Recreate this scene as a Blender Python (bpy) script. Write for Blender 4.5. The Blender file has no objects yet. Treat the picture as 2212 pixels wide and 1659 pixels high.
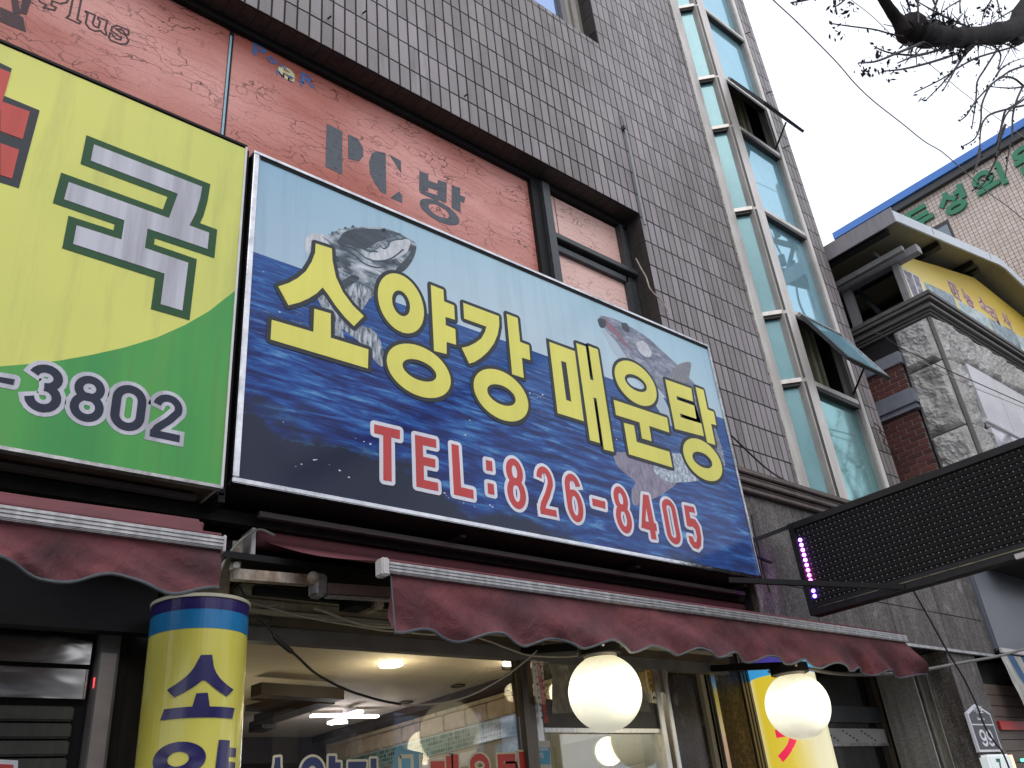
import bpy, bmesh, math, random
import numpy as np
from mathutils import Vector, Matrix, noise
random.seed(7)
S = bpy.context.scene
COL = S.collection
# ------------------------------------------------------------------ camera
# rows: camera right / down / forward in world axes (X along the facade, Y into the building, Z up)
R = np.array([[0.76410821, -0.63860601, -0.09121951],
              [0.24378095, 0.4167778, -0.87570949],
              [0.59725161, 0.64689924, 0.47414332]])
F = 1870.2; CZ = 1.5
cam = bpy.data.cameras.new('camera'); camo = bpy.data.objects.new('camera', cam); COL.objects.link(camo)
cam.sensor_width = 36; cam.lens = F / 2212 * 36; cam.clip_end = 500; cam.clip_start = 0.05
m3 = Matrix(((R[0][0], -R[1][0], -R[2][0]), (R[0][1], -R[1][1], -R[2][1]), (R[0][2], -R[1][2], -R[2][2])))
camo.matrix_world = Matrix.Translation((0, 0, CZ)) @ m3.to_4x4()
S.camera = camo
# ------------------------------------------------------------------ world, sun, exposure
W_ = bpy.data.worlds.new('World'); S.world = W_; W_.use_nodes = True
nt = W_.node_tree; nt.nodes.clear()
sky = nt.nodes.new('ShaderNodeTexSky'); sky.sky_type = 'NISHITA'; sky.sun_disc = False
sky.sun_elevation = math.radians(48); sky.sun_rotation = math.radians(200); sky.air_density = 1.0; sky.dust_density = 4.0
mx = nt.nodes.new('ShaderNodeMix'); mx.data_type = 'RGBA'; mx.inputs[0].default_value = 0.82
mx.inputs[7].default_value = (9.6, 10.0, 10.9, 1)
bg = nt.nodes.new('ShaderNodeBackground'); bg.inputs[1].default_value = 0.145
wo = nt.nodes.new('ShaderNodeOutputWorld')
nt.links.new(sky.outputs[0], mx.inputs[6]); nt.links.new(mx.outputs[2], bg.inputs[0]); nt.links.new(bg.outputs[0], wo.inputs[0])
sl = bpy.data.lights.new('sun', 'SUN'); so = bpy.data.objects.new('sun', sl); COL.objects.link(so)
sl.energy = 0.6; sl.angle = math.radians(25); sl.color = (1, 0.97, 0.93)
so.rotation_euler = Vector((0.35, 0.75, -0.95)).to_track_quat('-Z', 'Y').to_euler()
S.view_settings.view_transform = 'Standard'; S.view_settings.look = 'None'
S.view_settings.gamma = 1; S.view_settings.exposure = 0.0; S.view_settings.use_curve_mapping = False

# ------------------------------------------------------------------ pixel <-> place
def ray(p):
    c = np.array([(p[0] - 1106) / F, (p[1] - 829.5) / F, 1.0]); return R.T @ c
def PY(p, Y):
    d = ray(p); t = Y / d[1]; return Vector((d[0] * t, Y, CZ + d[2] * t))
def PX(p, X):
    d = ray(p); t = X / d[0]; return Vector((X, d[1] * t, CZ + d[2] * t))
def PZ(p, Z):
    d = ray(p); t = (Z - CZ) / d[2]; return Vector((d[0] * t, d[1] * t, Z))
def proj(v):
    c = R @ (np.array(v) - np.array([0, 0, CZ])); return 1106 + F * c[0] / c[2], 829.5 + F * c[1] / c[2], c[2]
def G(c, r, *pts):
    if not hasattr(pts[0], '__len__'): pts = (pts,)
    o = [(553 * c + x / 4., 414.75 * r + y / 4.) for x, y in pts]; return o if len(o) > 1 else o[0]
def CR(x0, y0, w):
    s = 2212 / w
    def f(*pts):
        o = [((x0 + x / s) / 1.82278, (y0 + y / s) / 1.82278) for x, y in pts]; return o if len(o) > 1 else o[0]
    return f
KA = CR(1780, 1120, 640); KB = CR(1780, 1400, 640); KC = CR(2340, 1340, 640); KD = CR(2340, 1500, 640)
KE = CR(1420, 1620, 800); KF = CR(2120, 1720, 800); KN = CR(3200, 800, 832); KH = CR(850, 1950, 800)
KL = CR(2800, 1950, 800); KM = CR(2000, 0, 1300); KP = CR(3500, 2300, 532)   # KP: 1219 px for 532 -> scale 2.2914
def KPf(*pts):
    o = [((3500 + x / 2.2914) / 1.82278, (2300 + y / 2.2914) / 1.82278) for x, y in pts]; return o if len(o) > 1 else o[0]

# ------------------------------------------------------------------ materials
def lin(c):
    return tuple((x / 12.92 if x <= .04045 else ((x + .055) / 1.055) ** 2.4) for x in c)
def setp(b, k, v):
    if k in b.inputs: b.inputs[k].default_value = v
class NT:
    def __init__(s, name):
        s.m = bpy.data.materials.new(name); s.m.use_nodes = True; s.t = s.m.node_tree; s.t.nodes.clear()
        s.out = s.n('ShaderNodeOutputMaterial'); s.b = s.n('ShaderNodeBsdfPrincipled'); s.l(s.b.outputs[0], s.out.inputs[0])
    def n(s, t, **k):
        x = s.t.nodes.new(t)
        for a, v in k.items(): setattr(x, a, v)
        return x
    def l(s, a, b): s.t.links.new(a, b)
    def pos(s, scale=(1, 1, 1), rot=(0, 0, 0), loc=(0, 0, 0)):
        g = s.n('ShaderNodeNewGeometry'); mp = s.n('ShaderNodeMapping')
        mp.inputs['Scale'].default_value = scale; mp.inputs['Rotation'].default_value = rot; mp.inputs['Location'].default_value = loc
        s.l(g.outputs['Position'], mp.inputs[0]); return mp.outputs[0]
    def noise(s, vec, scale=5, detail=4, rough=.55, dist=0):
        x = s.n('ShaderNodeTexNoise'); x.inputs['Scale'].default_value = scale; x.inputs['Detail'].default_value = detail
        x.inputs['Roughness'].default_value = rough; x.inputs['Distortion'].default_value = dist
        s.l(vec, x.inputs['Vector']); return x.outputs[0]
    def ramp(s, fac, stops, interp='LINEAR'):
        x = s.n('ShaderNodeValToRGB'); x.color_ramp.interpolation = interp
        e = x.color_ramp.elements
        while len(e) > 1: e.remove(e[0])
        e[0].position = stops[0][0]; e[0].color = (*stops[0][1][:3], 1)
        for p, c in stops[1:]:
            k = e.new(p); k.color = (*c[:3], 1)
        s.l(fac, x.inputs[0]); return x.outputs[0]
    def mix(s, fac, a, b, mode='MIX'):
        x = s.n('ShaderNodeMix', data_type='RGBA', blend_type=mode)
        for i, v in ((0, fac), (6, a), (7, b)):
            if isinstance(v, (int, float)): x.inputs[i].default_value = v
            elif isinstance(v, tuple): x.inputs[i].default_value = (*v[:3], 1)
            else: s.l(v, x.inputs[i])
        return x.outputs[2]
    def math(s, op, a, b=0.0, c=None):
        x = s.n('ShaderNodeMath', operation=op)
        for i, v in enumerate((a, b) if c is None else (a, b, c)):
            if isinstance(v, (int, float)): x.inputs[i].default_value = v
            else: s.l(v, x.inputs[i])
        return x.outputs[0]
    def bump(s, h, strength=.3, dist=.01):
        x = s.n('ShaderNodeBump'); x.inputs['Strength'].default_value = strength; x.inputs['Distance'].default_value = dist
        s.l(h, x.inputs['Height']); s.l(x.outputs[0], s.b.inputs['Normal'])
    def sep(s):
        g = s.n('ShaderNodeNewGeometry'); x = s.n('ShaderNodeSeparateXYZ'); s.l(g.outputs['Position'], x.inputs[0]); return x.outputs
    def fin(s, col=None, rough=.6, metal=0., spec=None):
        if col is not None:
            if isinstance(col, tuple): s.b.inputs['Base Color'].default_value = (*col[:3], 1)
            else: s.l(col, s.b.inputs['Base Color'])
        if isinstance(rough, (int, float)): s.b.inputs['Roughness'].default_value = rough
        else: s.l(rough, s.b.inputs['Roughness'])
        s.b.inputs['Metallic'].default_value = metal
        if spec is not None: setp(s.b, 'Specular IOR Level', spec)
        return s.m
def simple(name, c1, c2=None, scale=6., sc=(1, 1, 1), rough=.6, metal=0., bump=0., bs=60., detail=5, streak=0., spec=None):
    t = NT(name); c2 = c2 or tuple(x * .7 for x in c1)
    f = t.noise(t.pos(sc), scale, detail, .6)
    col = t.ramp(f, [(.3, c2), (.68, c1)])
    if streak:
        g = t.noise(t.pos((9, 9, .55)), 2.0, 4, .6)
        k = t.ramp(g, [(.38, (1 - streak,) * 3), (.6, (1, 1, 1))]); col = t.mix(1.0, col, k, 'MULTIPLY')
    if bump: t.bump(t.noise(t.pos(), bs, 4, .6), bump, .01)
    r = t.math('MULTIPLY_ADD', f, .25, rough - .12)
    return t.fin(col, r, metal, spec)
def emis(name, c, s):
    t = NT(name); setp(t.b, 'Emission Color', (*c, 1)); setp(t.b, 'Emission Strength', s)
    return t.fin(tuple(min(1, x) for x in c), .4)

M = {}
def tile_mat():
    t = NT('wall_tile')
    x, y, z = t.sep()
    ix = t.math('FLOOR', t.math('DIVIDE', t.math('SUBTRACT', x, .05), .1095)); iz = t.math('FLOOR', t.math('DIVIDE', t.math('SUBTRACT', z, 6.109), .3165))
    cb = t.n('ShaderNodeCombineXYZ'); t.l(ix, cb.inputs[0]); t.l(iz, cb.inputs[1])
    wn = t.n('ShaderNodeTexWhiteNoise', noise_dimensions='3D'); t.l(cb.outputs[0], wn.inputs[0])
    base = t.ramp(wn.outputs[0], [(0, (.195, .177, .170)), (.45, (.245, .224, .220)), (.85, (.30, .270, .270)), (1, (.265, .25, .225))])
    big = t.ramp(t.noise(t.pos((.5, 1, .35)), 1.1, 3), [(.35, (.78, .76, .74)), (.65, (1.2, 1.17, 1.25))])
    base = t.mix(1, base, big, 'MULTIPLY')
    sp = t.ramp(t.noise(t.pos(), 130, 2, .7), [(.35, (.82, .82, .82)), (.65, (1.14, 1.14, 1.14))])
    base = t.mix(1, base, sp, 'MULTIPLY')
    st = t.ramp(t.noise(t.pos((11, 1, .5)), 1.3, 5, .6), [(.60, (0, 0, 0)), (.74, (.5, .5, .5))])
    base = t.mix(st, base, (.36, .34, .34))
    dk = t.ramp(t.noise(t.pos((6, 1, .5), loc=(9, 0, 4)), 1.6, 5, .65), [(.55, (0, 0, 0)), (.75, (.55, .55, .55))])
    base = t.mix(dk, base, (.09, .082, .08))
    t.bump(t.noise(t.pos(), 90, 3, .7), .25, .004)
    return t.fin(base, t.math('MULTIPLY_ADD', t.noise(t.pos(), 8, 3), .3, .33), 0, .45)
M['tile'] = tile_mat()
M['grout'] = simple('grout', (.022, .02, .021), (.012, .011, .012), 12, rough=.9)
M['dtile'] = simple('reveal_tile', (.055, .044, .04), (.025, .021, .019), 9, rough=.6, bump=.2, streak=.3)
M['granite'] = None
def granite(name, c1, c2, c3, sc=70, rough=.35):
    t = NT(name); v = t.noise(t.pos(), sc, 3, .75)
    c = t.ramp(v, [(.36, c2), (.5, c1), (.62, c3)])
    st = t.ramp(t.noise(t.pos((5, 5, .6)), 1.7, 6, .65), [(.40, (.5, .48, .46)), (.62, (1.05, 1.05, 1.05))])
    c = t.mix(1, c, st, 'MULTIPLY')
    ef = t.ramp(t.noise(t.pos((2.2, 2.2, 1.3), loc=(3, 0, 8)), 2.4, 6, .7), [(.58, (0, 0, 0)), (.70, (.55, .55, .55))])
    c = t.mix(ef, c, (.34, .33, .32))
    return t.fin(c, t.math('MULTIPLY_ADD', t.noise(t.pos(), 6, 3), .3, rough - .1), 0, .35)
M['granite'] = granite('fascia_granite', (.125, .11, .105), (.06, .052, .05), (.21, .19, .185), 55, .5)
M['redgran'] = granite('red_granite', (.055, .030, .026), (.018, .011, .010), (.13, .078, .062), 34, .5)
M['dgran'] = granite('dark_granite', (.024, .018, .016), (.015, .012, .01), (.07, .05, .042), 60, .15)
M['black'] = simple('black_metal', (.012, .012, .013), (.006, .006, .007), 20, rough=.6, spec=.22)
M['darkmetal'] = simple('dark_metal', (.026, .021, .02), (.009, .008, .008), 5, rough=.7, streak=.3, spec=.25)  # near-black metal with darker vertical streaks
M['charcoal'] = simple('charcoal_frame', (.05, .055, .06), (.025, .028, .032), 14, rough=.4)
M['steel'] = simple('brushed_steel', (.72, .71, .69), (.5, .49, .47), 7, (6, 6, .6), rough=.3, metal=1.)
M['mirror'] = simple('sign_edge_steel', (.66, .66, .67), (.40, .40, .42), 9, (1, 1, 1), rough=.16, metal=1., bump=.35, bs=7)
M['alu'] = simple('aluminium', (.60, .59, .59), (.36, .35, .35), 18, (1, 1, 3), rough=.42, metal=.6, streak=.3)
M['mullion'] = simple('weathered_steel', (.74, .70, .66), (.58, .54, .50), 3, (1, 1, .6), rough=.45, metal=.4, streak=.15)
M['mulldark'] = simple('mullion_inner', (.045, .035, .032), (.025, .02, .02), 8, rough=.5)  # near-black tone for the frame reveals, their shade put into the colour
M['beigeframe'] = simple('beige_frame', (.36, .33, .29), (.2, .18, .16), 4, (1, 1, .4), rough=.5, streak=.3)
def glassmat(name, c1, c2, tint, rough, mixf, sc=3.0):
    """tinted, partly mirrored pane: a body colour under a coloured reflection"""
    t = NT(name); f = t.noise(t.pos((1, 1, .5)), sc, 6, .65, .6)
    c = t.ramp(f, [(.3, c2), (.7, c1)])
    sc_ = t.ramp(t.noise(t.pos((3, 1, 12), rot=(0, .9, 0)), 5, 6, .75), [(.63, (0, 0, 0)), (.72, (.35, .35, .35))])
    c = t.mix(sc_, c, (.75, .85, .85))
    t.fin(c, .4, 0, .4)
    g = t.n('ShaderNodeBsdfGlossy'); g.inputs[0].default_value = (*tint, 1); g.inputs['Roughness'].default_value = rough
    m = t.n('ShaderNodeMixShader'); m.inputs[0].default_value = mixf
    t.l(t.b.outputs[0], m.inputs[1]); t.l(g.outputs[0], m.inputs[2]); t.l(m.outputs[0], t.out.inputs[0]); return t.m
M['teal'] = glassmat('frosted_teal_glass', (.165, .345, .36), (.095, .235, .255), (.30, .47, .51), .22, .22)
M['bluepane'] = glassmat('sky_blue_glass', (.27, .50, .60), (.19, .40, .50), (.48, .73, .84), .02, .5)
M['upglass'] = glassmat('upper_window_glass', (.10, .15, .25), (.08, .12, .2), (.42, .55, .82), .03, .7)
# clear shop glass: mostly transparent, with a real mirror reflection
t = NT('shop_glass')
tr = t.n('ShaderNodeBsdfTransparent'); gl = t.n('ShaderNodeBsdfGlossy'); gl.inputs['Roughness'].default_value = .015
tr.inputs[0].default_value = (.86, .87, .84, 1)
fr = t.n('ShaderNodeFresnel'); fr.inputs[0].default_value = 1.5; ms = t.n('ShaderNodeMixShader')
t.l(t.math('MULTIPLY_ADD', fr.outputs[0], .6, .02), ms.inputs[0]); t.l(tr.outputs[0], ms.inputs[1]); t.l(gl.outputs[0], ms.inputs[2]); t.l(ms.outputs[0], t.out.inputs[0])
M['glass'] = t.m

def print_mat(name, c, rough=.38, dirt=.12, fade=.0):
    t = NT(name); g = t.ramp(t.noise(t.pos((7, 1, .35)), 1.6, 6, .66), [(.36, (1 - dirt,) * 3), (.60, (1, 1, 1))])
    col = t.mix(1, c, g, 'MULTIPLY')
    h = t.ramp(t.noise(t.pos((.8, 1, .8)), 1.2, 3), [(.3, (.93,) * 3), (.7, (1.04,) * 3)])
    col = t.mix(1, col, h, 'MULTIPLY')
    return t.fin(col, rough, 0, .18)
YEL = (.70, .66, .155)
M['p_yel'] = print_mat('print_yellow', (.84, .79, .18), dirt=.05)
M['p_line'] = print_mat('print_charcoal', (.048, .056, .064))
M['p_red'] = print_mat('print_red', (.60, .085, .085))
M['p_white'] = print_mat('print_white', (.80, .81, .88))
M['p_grey'] = print_mat('print_silver', (.60, .60, .67), dirt=.3)
M['p_dgreen'] = print_mat('print_dark_green', (.035, .10, .045))
M['p_navy'] = print_mat('print_navy', (.03, .035, .06))
M['p_redl'] = print_mat('print_brick_red', (.56, .10, .085))
# yellow sign face and its green swoosh
def yellow_face():
    t = NT('yellow_face'); x, y, z = t.sep()
    c = t.ramp(t.noise(t.pos((.6, 1, .8)), 1.1, 3), [(.3, (.62, .66, .155)), (.7, (.76, .75, .175))])
    d = t.ramp(t.noise(t.pos((4, 1, .35)), 1.5, 7, .66), [(.52, (0, 0, 0)), (.74, (.34, .34, .34))])
    c = t.mix(d, c, (.30, .31, .12))
    return t.fin(c, .42, 0, .35)
M['yface'] = yellow_face()
def green_face():
    t = NT('green_print'); c = t.ramp(t.noise(t.pos((2.2, 1, .5)), 1.2, 4), [(.35, (.045, .30, .075)), (.55, (.075, .36, .075)), (.7, (.13, .34, .07))])
    d = t.ramp(t.noise(t.pos((14, 1, .5)), 1.5, 6, .62), [(.5, (0, 0, 0)), (.75, (.3, .3, .3))])
    return t.fin(t.mix(d, c, (.12, .16, .05)), .42, 0, .35)
M['green'] = green_face()
# sea print
def sea_face():
    t = NT('sea_print'); x, y, z = t.sep()
    HZ = 4.78
    # sky part
    up = t.ramp(t.math('DIVIDE', t.math('SUBTRACT', z, HZ), .7), [(0, (.52, .64, .74)), (.5, (.46, .61, .72)), (1, (.40, .58, .70))])
    xg = t.ramp(t.math('DIVIDE', t.math('SUBTRACT', x, 1.6), 4.7), [(0, (.78, .86, .92)), (.45, (1.12, 1.1, 1.06)), (1, (1.02, 1.08, 1.08))])
    up = t.mix(1, up, xg, 'MULTIPLY')
    st = t.ramp(t.noise(t.pos((7, 1, .3)), 1.5, 6, .64), [(.5, (1, 1, 1)), (.70, (.86, .89, .9))])
    up = t.mix(1, up, st, 'MULTIPLY')
    # sea: wave scale grows toward the bottom
    dz = t.math('SUBTRACT', HZ, z)
    k = t.math('DIVIDE', 1.0, t.math('ADD', t.math('MULTIPLY', dz, .9), .16))
    cb = t.n('ShaderNodeCombineXYZ'); t.l(t.math('MULTIPLY', x, t.math('MULTIPLY_ADD', k, .22, .24)), cb.inputs[0])
    t.l(t.math('MULTIPLY', t.math('LOGARITHM', t.math('ADD', dz, .16), 2.718), 3.6), cb.inputs[1])
    w1 = t.noise(cb.outputs[0], 5.4, 10, .66, .45)
    c = t.ramp(w1, [(.32, (.010, .010, .05)), (.43, (.014, .028, .15)), (.51, (.018, .06, .27)), (.58, (.035, .14, .42)), (.70, (.15, .36, .62))])
    fo = t.noise(cb.outputs[0], 7.5, 10, .78, 1.2)
    band = t.ramp(dz, [(.18, (0, 0, 0)), (.32, (1, 1, 1)), (.52, (.8, .8, .8)), (.68, (0, 0, 0))])
    fm = t.mix(1, t.ramp(fo, [(.56, (0, 0, 0)), (.66, (.9, .9, .9))]), band, 'MULTIPLY')
    xm = t.ramp(t.noise(t.pos((.9, 1, 1)), 1.3, 2), [(.40, (.15, .15, .15)), (.6, (1, 1, 1))])
    fm = t.mix(1, fm, xm, 'MULTIPLY')
    c = t.mix(fm, c, (.45, .60, .74))
    far = t.ramp(dz, [(0, (1, 1, 1)), (.2, (.6, .6, .6)), (.6, (0, 0, 0))])
    c = t.mix(t.math('MULTIPLY', far, .42), c, (.05, .15, .40))
    dark = t.ramp(t.math('ADD', dz, t.math('MULTIPLY', t.noise(t.pos((.55, 1, 1), loc=(0, 0, 0)), 2.4, 7, .6), .8)), [(1.35, (0, 0, 0)), (1.39, (1, 1, 1))])
    dd = t.math('MULTIPLY_ADD', t.noise(t.pos((.5, 1, 1)), 2.2, 7, .62), .9, t.math('MULTIPLY_ADD', x, -.13, dz))
    dk = t.n('ShaderNodeMapRange'); dk.inputs[1].default_value = 1.24; dk.inputs[2].default_value = 1.34; t.l(dd, dk.inputs[0])
    c = t.mix(dk.outputs[0], c, (.022, .028, .055))
    # diluted print toward the right (paler)
    c = t.mix(t.n('ShaderNodeValue').outputs[0], c, c)
    hz = t.n('ShaderNodeMapRange'); hz.inputs[1].default_value = 2.6; hz.inputs[2].default_value = 6.2; hz.inputs[4].default_value = .16; t.l(x, hz.inputs[0])
    c = t.mix(hz.outputs[0], c, (.16, .26, .44))
    s = t.math('GREATER_THAN', z, HZ)
    return t.fin(t.mix(s, c, up), .14, 0, .22)
M['sea'] = sea_face()
# crackled red film
def film(name, a, b, crack, scale=1.0, lw=.035):
    t = NT(name)
    base = t.ramp(t.noise(t.pos((.45, 1, .8)), 1.25, 3), [(.36, b), (.62, a)])
    wp = t.noise(t.pos(), 2.2, 3)
    p = t.pos((.62 * scale, 1, 4.6 * scale)); ad = t.n('ShaderNodeVectorMath', operation='ADD')
    t.l(p, ad.inputs[0])
    nv = t.n('ShaderNodeTexNoise'); nv.inputs['Scale'].default_value = 3.2; nv.inputs['Detail'].default_value = 5; t.l(t.pos((1, 1, 1)), nv.inputs['Vector'])
    sc = t.n('ShaderNodeVectorMath', operation='SCALE'); sc.inputs['Scale'].default_value = .95; t.l(nv.outputs[1], sc.inputs[0]); t.l(sc.outputs[0], ad.inputs[1])
    v = t.n('ShaderNodeTexVoronoi', feature='DISTANCE_TO_EDGE', voronoi_dimensions='3D'); v.inputs['Scale'].default_value = 3.0
    t.l(ad.outputs[0], v.inputs['Vector'])
    msk = t.ramp(t.noise(t.pos((1, 1, 1.5), loc=(5, 0, 2)), 2.1, 4), [(.36, (.15, .15, .15)), (.62, (1, 1, 1))])
    ln = t.ramp(v.outputs['Distance'], [(0, (1, 1, 1)), (lw * .45, (.75, .75, .75)), (lw, (0, 0, 0))])
    v2 = t.n('ShaderNodeTexVoronoi', feature='DISTANCE_TO_EDGE', voronoi_dimensions='3D'); v2.inputs['Scale'].default_value = 8.0
    t.l(ad.outputs[0], v2.inputs['Vector'])
    ln2 = t.ramp(v2.outputs['Distance'], [(0, (.4, .4, .4)), (lw, (0, 0, 0))])
    c = t.mix(t.mix(1, ln, msk, 'MULTIPLY'), base, crack)
    c = t.mix(t.mix(1, ln2, msk, 'MULTIPLY'), c, crack)
    c = t.mix(1, c, t.ramp(t.noise(t.pos(), 55, 3), [(.3, (.94,) * 3), (.7, (1.05,) * 3)]), 'MULTIPLY')
    return t.fin(c, .42, 0, .3)
M['redfilm'] = film('red_window_film', (.70, .335, .295), (.44, .13, .095), (.10, .025, .022))
M['pinkfilm'] = film('pale_window_film', (.84, .60, .55), (.76, .46, .40), (.28, .12, .09), 1.3)
M['p_slate'] = None
t = NT('slate_letters'); v = t.noise(t.pos((3, 1, 9)), 7, 6, .7)
M['p_slate'] = t.fin(t.ramp(v, [(.36, (.018, .02, .025)), (.43, (.06, .07, .09)), (.7, (.085, .098, .12))]), .5)
M['p_bluel'] = simple('blue_letters', (.10, .20, .48), (.07, .13, .33), 20, rough=.5)
M['p_cream'] = simple('cream_letter', (.75, .73, .42), (.6, .58, .33), 20, rough=.5)
M['awn'] = None
def awning(name, a, b, str_=.5):
    t = NT(name); f = t.noise(t.pos((1.2, 1.2, 2.2), rot=(0, .5, 0)), 2.2, 5, .6)
    c = t.ramp(f, [(.32, b), (.66, a)])
    d = t.ramp(t.noise(t.pos((1.6, 1.6, 1.5), rot=(0, -.5, 0)), 2.2, 7, .62), [(.44, (0, 0, 0)), (.72, (.6, .6, .6))])
    c = t.mix(d, c, (.045, .036, .042))
    t.bump(t.noise(t.pos((1.6, 1.6, 1.1), rot=(0, -.6, 0)), 4.5, 5, .6, .6), .55, .05)
    return t.fin(c, .75, 0, .2)
M['awn'] = awning('maroon_canvas', (.215, .066, .072), (.105, .042, .048))
M['awnu'] = simple('maroon_canvas_back', (.165, .045, .055), (.10, .03, .036), 4, rough=.8)
M['piping'] = simple('grey_piping', (.11, .12, .135), (.07, .08, .09), 30, rough=.7)
M['white'] = simple('white_plastic', (.72, .72, .72), (.6, .6, .6), 8, rough=.5)
M['rusty'] = simple('rusty_white_steel', (.55, .50, .43), (.28, .17, .10), 14, (1, 1, 1), rough=.6, streak=.4)
M['pinkbar'] = simple('faded_bar', (.085, .066, .064), (.05, .04, .04), 10, rough=.5)
M['cream'] = simple('cream_header', (.42, .39, .29), (.26, .23, .16), 5, (.4, 1, 3), rough=.55, streak=.25)
M['brownh'] = simple('brown_header', (.12, .09, .06), (.06, .045, .03), 6, rough=.6)
M['greyh'] = simple('grey_header', (.16, .155, .15), (.11, .1, .1), 6, rough=.5)
M['cable_w'] = simple('white_cable', (.50, .47, .38), (.35, .32, .26), 20, rough=.5)
M['cable_b'] = simple('black_cable', (.02, .018, .017), (.01, .01, .01), 20, rough=.6)
M['cable_g'] = simple('grey_cable', (.22, .22, .2), (.14, .14, .13), 20, rough=.5)

# ------------------------------------------------------------------ objects
def link(o, parent=None):
    COL.objects.link(o)
    if parent: o.parent = parent
    return o
def tag(o, label=None, cat=None, group=None, kind=None):
    if label: o['label'] = label
    if cat: o['category'] = cat
    if group: o['group'] = group
    if kind: o['kind'] = kind
    return o
def thing(name, label, cat, group=None, loc=(0, 0, 0)):
    o = bpy.data.objects.new(name, None); o.empty_display_size = .2; o.location = loc
    link(o); return tag(o, label, cat, group)
def rel(o, parent):
    # keep world coordinates of a mesh whose parent sits away from the origin
    o.parent = parent
    o.location = Vector(o.location) - Vector(parent.location) if parent and parent.type == 'EMPTY' else o.location
class MB:
    def __init__(s): s.v = []; s.f = []; s.sm = False
    def quad(s, a, b, c, d): return s.poly([a, b, c, d])
    def poly(s, pts):
        n = len(s.v); s.v += [tuple(p) for p in pts]; s.f.append(tuple(range(n, n + len(pts)))); return s
    def prism(s, pts, d):
        n = len(s.v); k = len(pts); d = Vector(d)
        s.v += [tuple(Vector(p)) for p in pts] + [tuple(Vector(p) + d) for p in pts]
        s.f.append(tuple(range(n, n + k))); s.f.append(tuple(range(n + 2 * k - 1, n + k - 1, -1)))
        for i in range(k):
            j = (i + 1) % k; s.f.append((n + j, n + i, n + k + i, n + k + j))
        return s
    def box(s, x0, x1, y0, y1, z0, z1):
        return s.prism([(x0, y0, z0), (x1, y0, z0), (x1, y0, z1), (x0, y0, z1)], (0, y1 - y0, 0))
    def bar(s, a, b, w, h, up=(0, 0, 1)):
        a = Vector(a); b = Vector(b); d = (b - a).normalized(); u = Vector(up); sd = d.cross(u).normalized() * w / 2; uu = sd.cross(d).normalized() * h / 2
        return s.prism([a - sd - uu, a + sd - uu, a + sd + uu, a - sd + uu], b - a)
    def tube(s, pts, r, n=8, cap=True):
        pts = [Vector(p) for p in pts]; N = len(pts); base = len(s.v); u = None
        for i, p in enumerate(pts):
            d = (pts[min(i + 1, N - 1)] - pts[max(i - 1, 0)]).normalized()
            if u is None: u = d.orthogonal().normalized()
            else: u = (u - d * u.dot(d)).normalized()
            w = d.cross(u); rr = r[i] if hasattr(r, '__len__') else r
            for k in range(n):
                a = 2 * math.pi * k / n; s.v.append(tuple(p + (u * math.cos(a) + w * math.sin(a)) * rr))
        for i in range(N - 1):
            for k in range(n):
                a = base + i * n + k; b = base + i * n + (k + 1) % n; s.f.append((a, b, b + n, a + n))
        if cap:
            s.f.append(tuple(base + k for k in range(n))[::-1]); s.f.append(tuple(base + (N - 1) * n + k for k in range(n)))
        s.sm = True; return s
    def sphere(s, c, r, nu=24, nv=14, sc=(1, 1, 1)):
        base = len(s.v); c = Vector(c)
        for j in range(nv + 1):
            th = math.pi * j / nv
            for i in range(nu):
                ph = 2 * math.pi * i / nu
                s.v.append((c.x + r * sc[0] * math.sin(th) * math.cos(ph), c.y + r * sc[1] * math.sin(th) * math.sin(ph), c.z + r * sc[2] * math.cos(th)))
        for j in range(nv):
            for i in range(nu):
                a = base + j * nu + i; b = base + j * nu + (i + 1) % nu; s.f.append((a, b, b + nu, a + nu))
        s.sm = True; return s
    def build(s, name, mat, parent=None, smooth=None, kind=None, bevel=0):
        me = bpy.data.meshes.new(name); me.from_pydata(s.v, [], s.f); me.validate()
        bm = bmesh.new(); bm.from_mesh(me); bmesh.ops.recalc_face_normals(bm, faces=bm.faces)
        if bevel: bmesh.ops.bevel(bm, geom=list(bm.edges), offset=bevel, segments=2, affect='EDGES', clamp_overlap=True)
        bm.to_mesh(me); bm.free()
        if smooth if smooth is not None else s.sm:
            me.polygons.foreach_set('use_smooth', [True] * len(me.polygons))
            if smooth is None:
                try: me.set_sharp_from_angle(angle=math.radians(40))
                except Exception: pass
        me.materials.append(mat if not isinstance(mat, str) else M[mat])
        o = bpy.data.objects.new(name, me); link(o)
        if parent: rel(o, parent)
        if kind: o['kind'] = kind
        return o
def instance(o, name, loc, parent=None):
    c = o.copy(); c.name = name; c.location = loc; c.parent = None; COL.objects.link(c)
    if parent: rel(c, parent)
    return c
def catmull(pts, n=8):
    P = [Vector(p) for p in pts]; P = [P[0] * 2 - P[1]] + P + [P[-1] * 2 - P[-2]]; out = []
    for i in range(1, len(P) - 2):
        for k in range(n):
            t = k / n; a, b, c, d = P[i - 1:i + 3]
            out.append(.5 * ((2 * b) + (c - a) * t + (2 * a - 5 * b + 4 * c - d) * t * t + (3 * b - a - 3 * c + d) * t ** 3))
    out.append(P[-2]); return out

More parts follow.
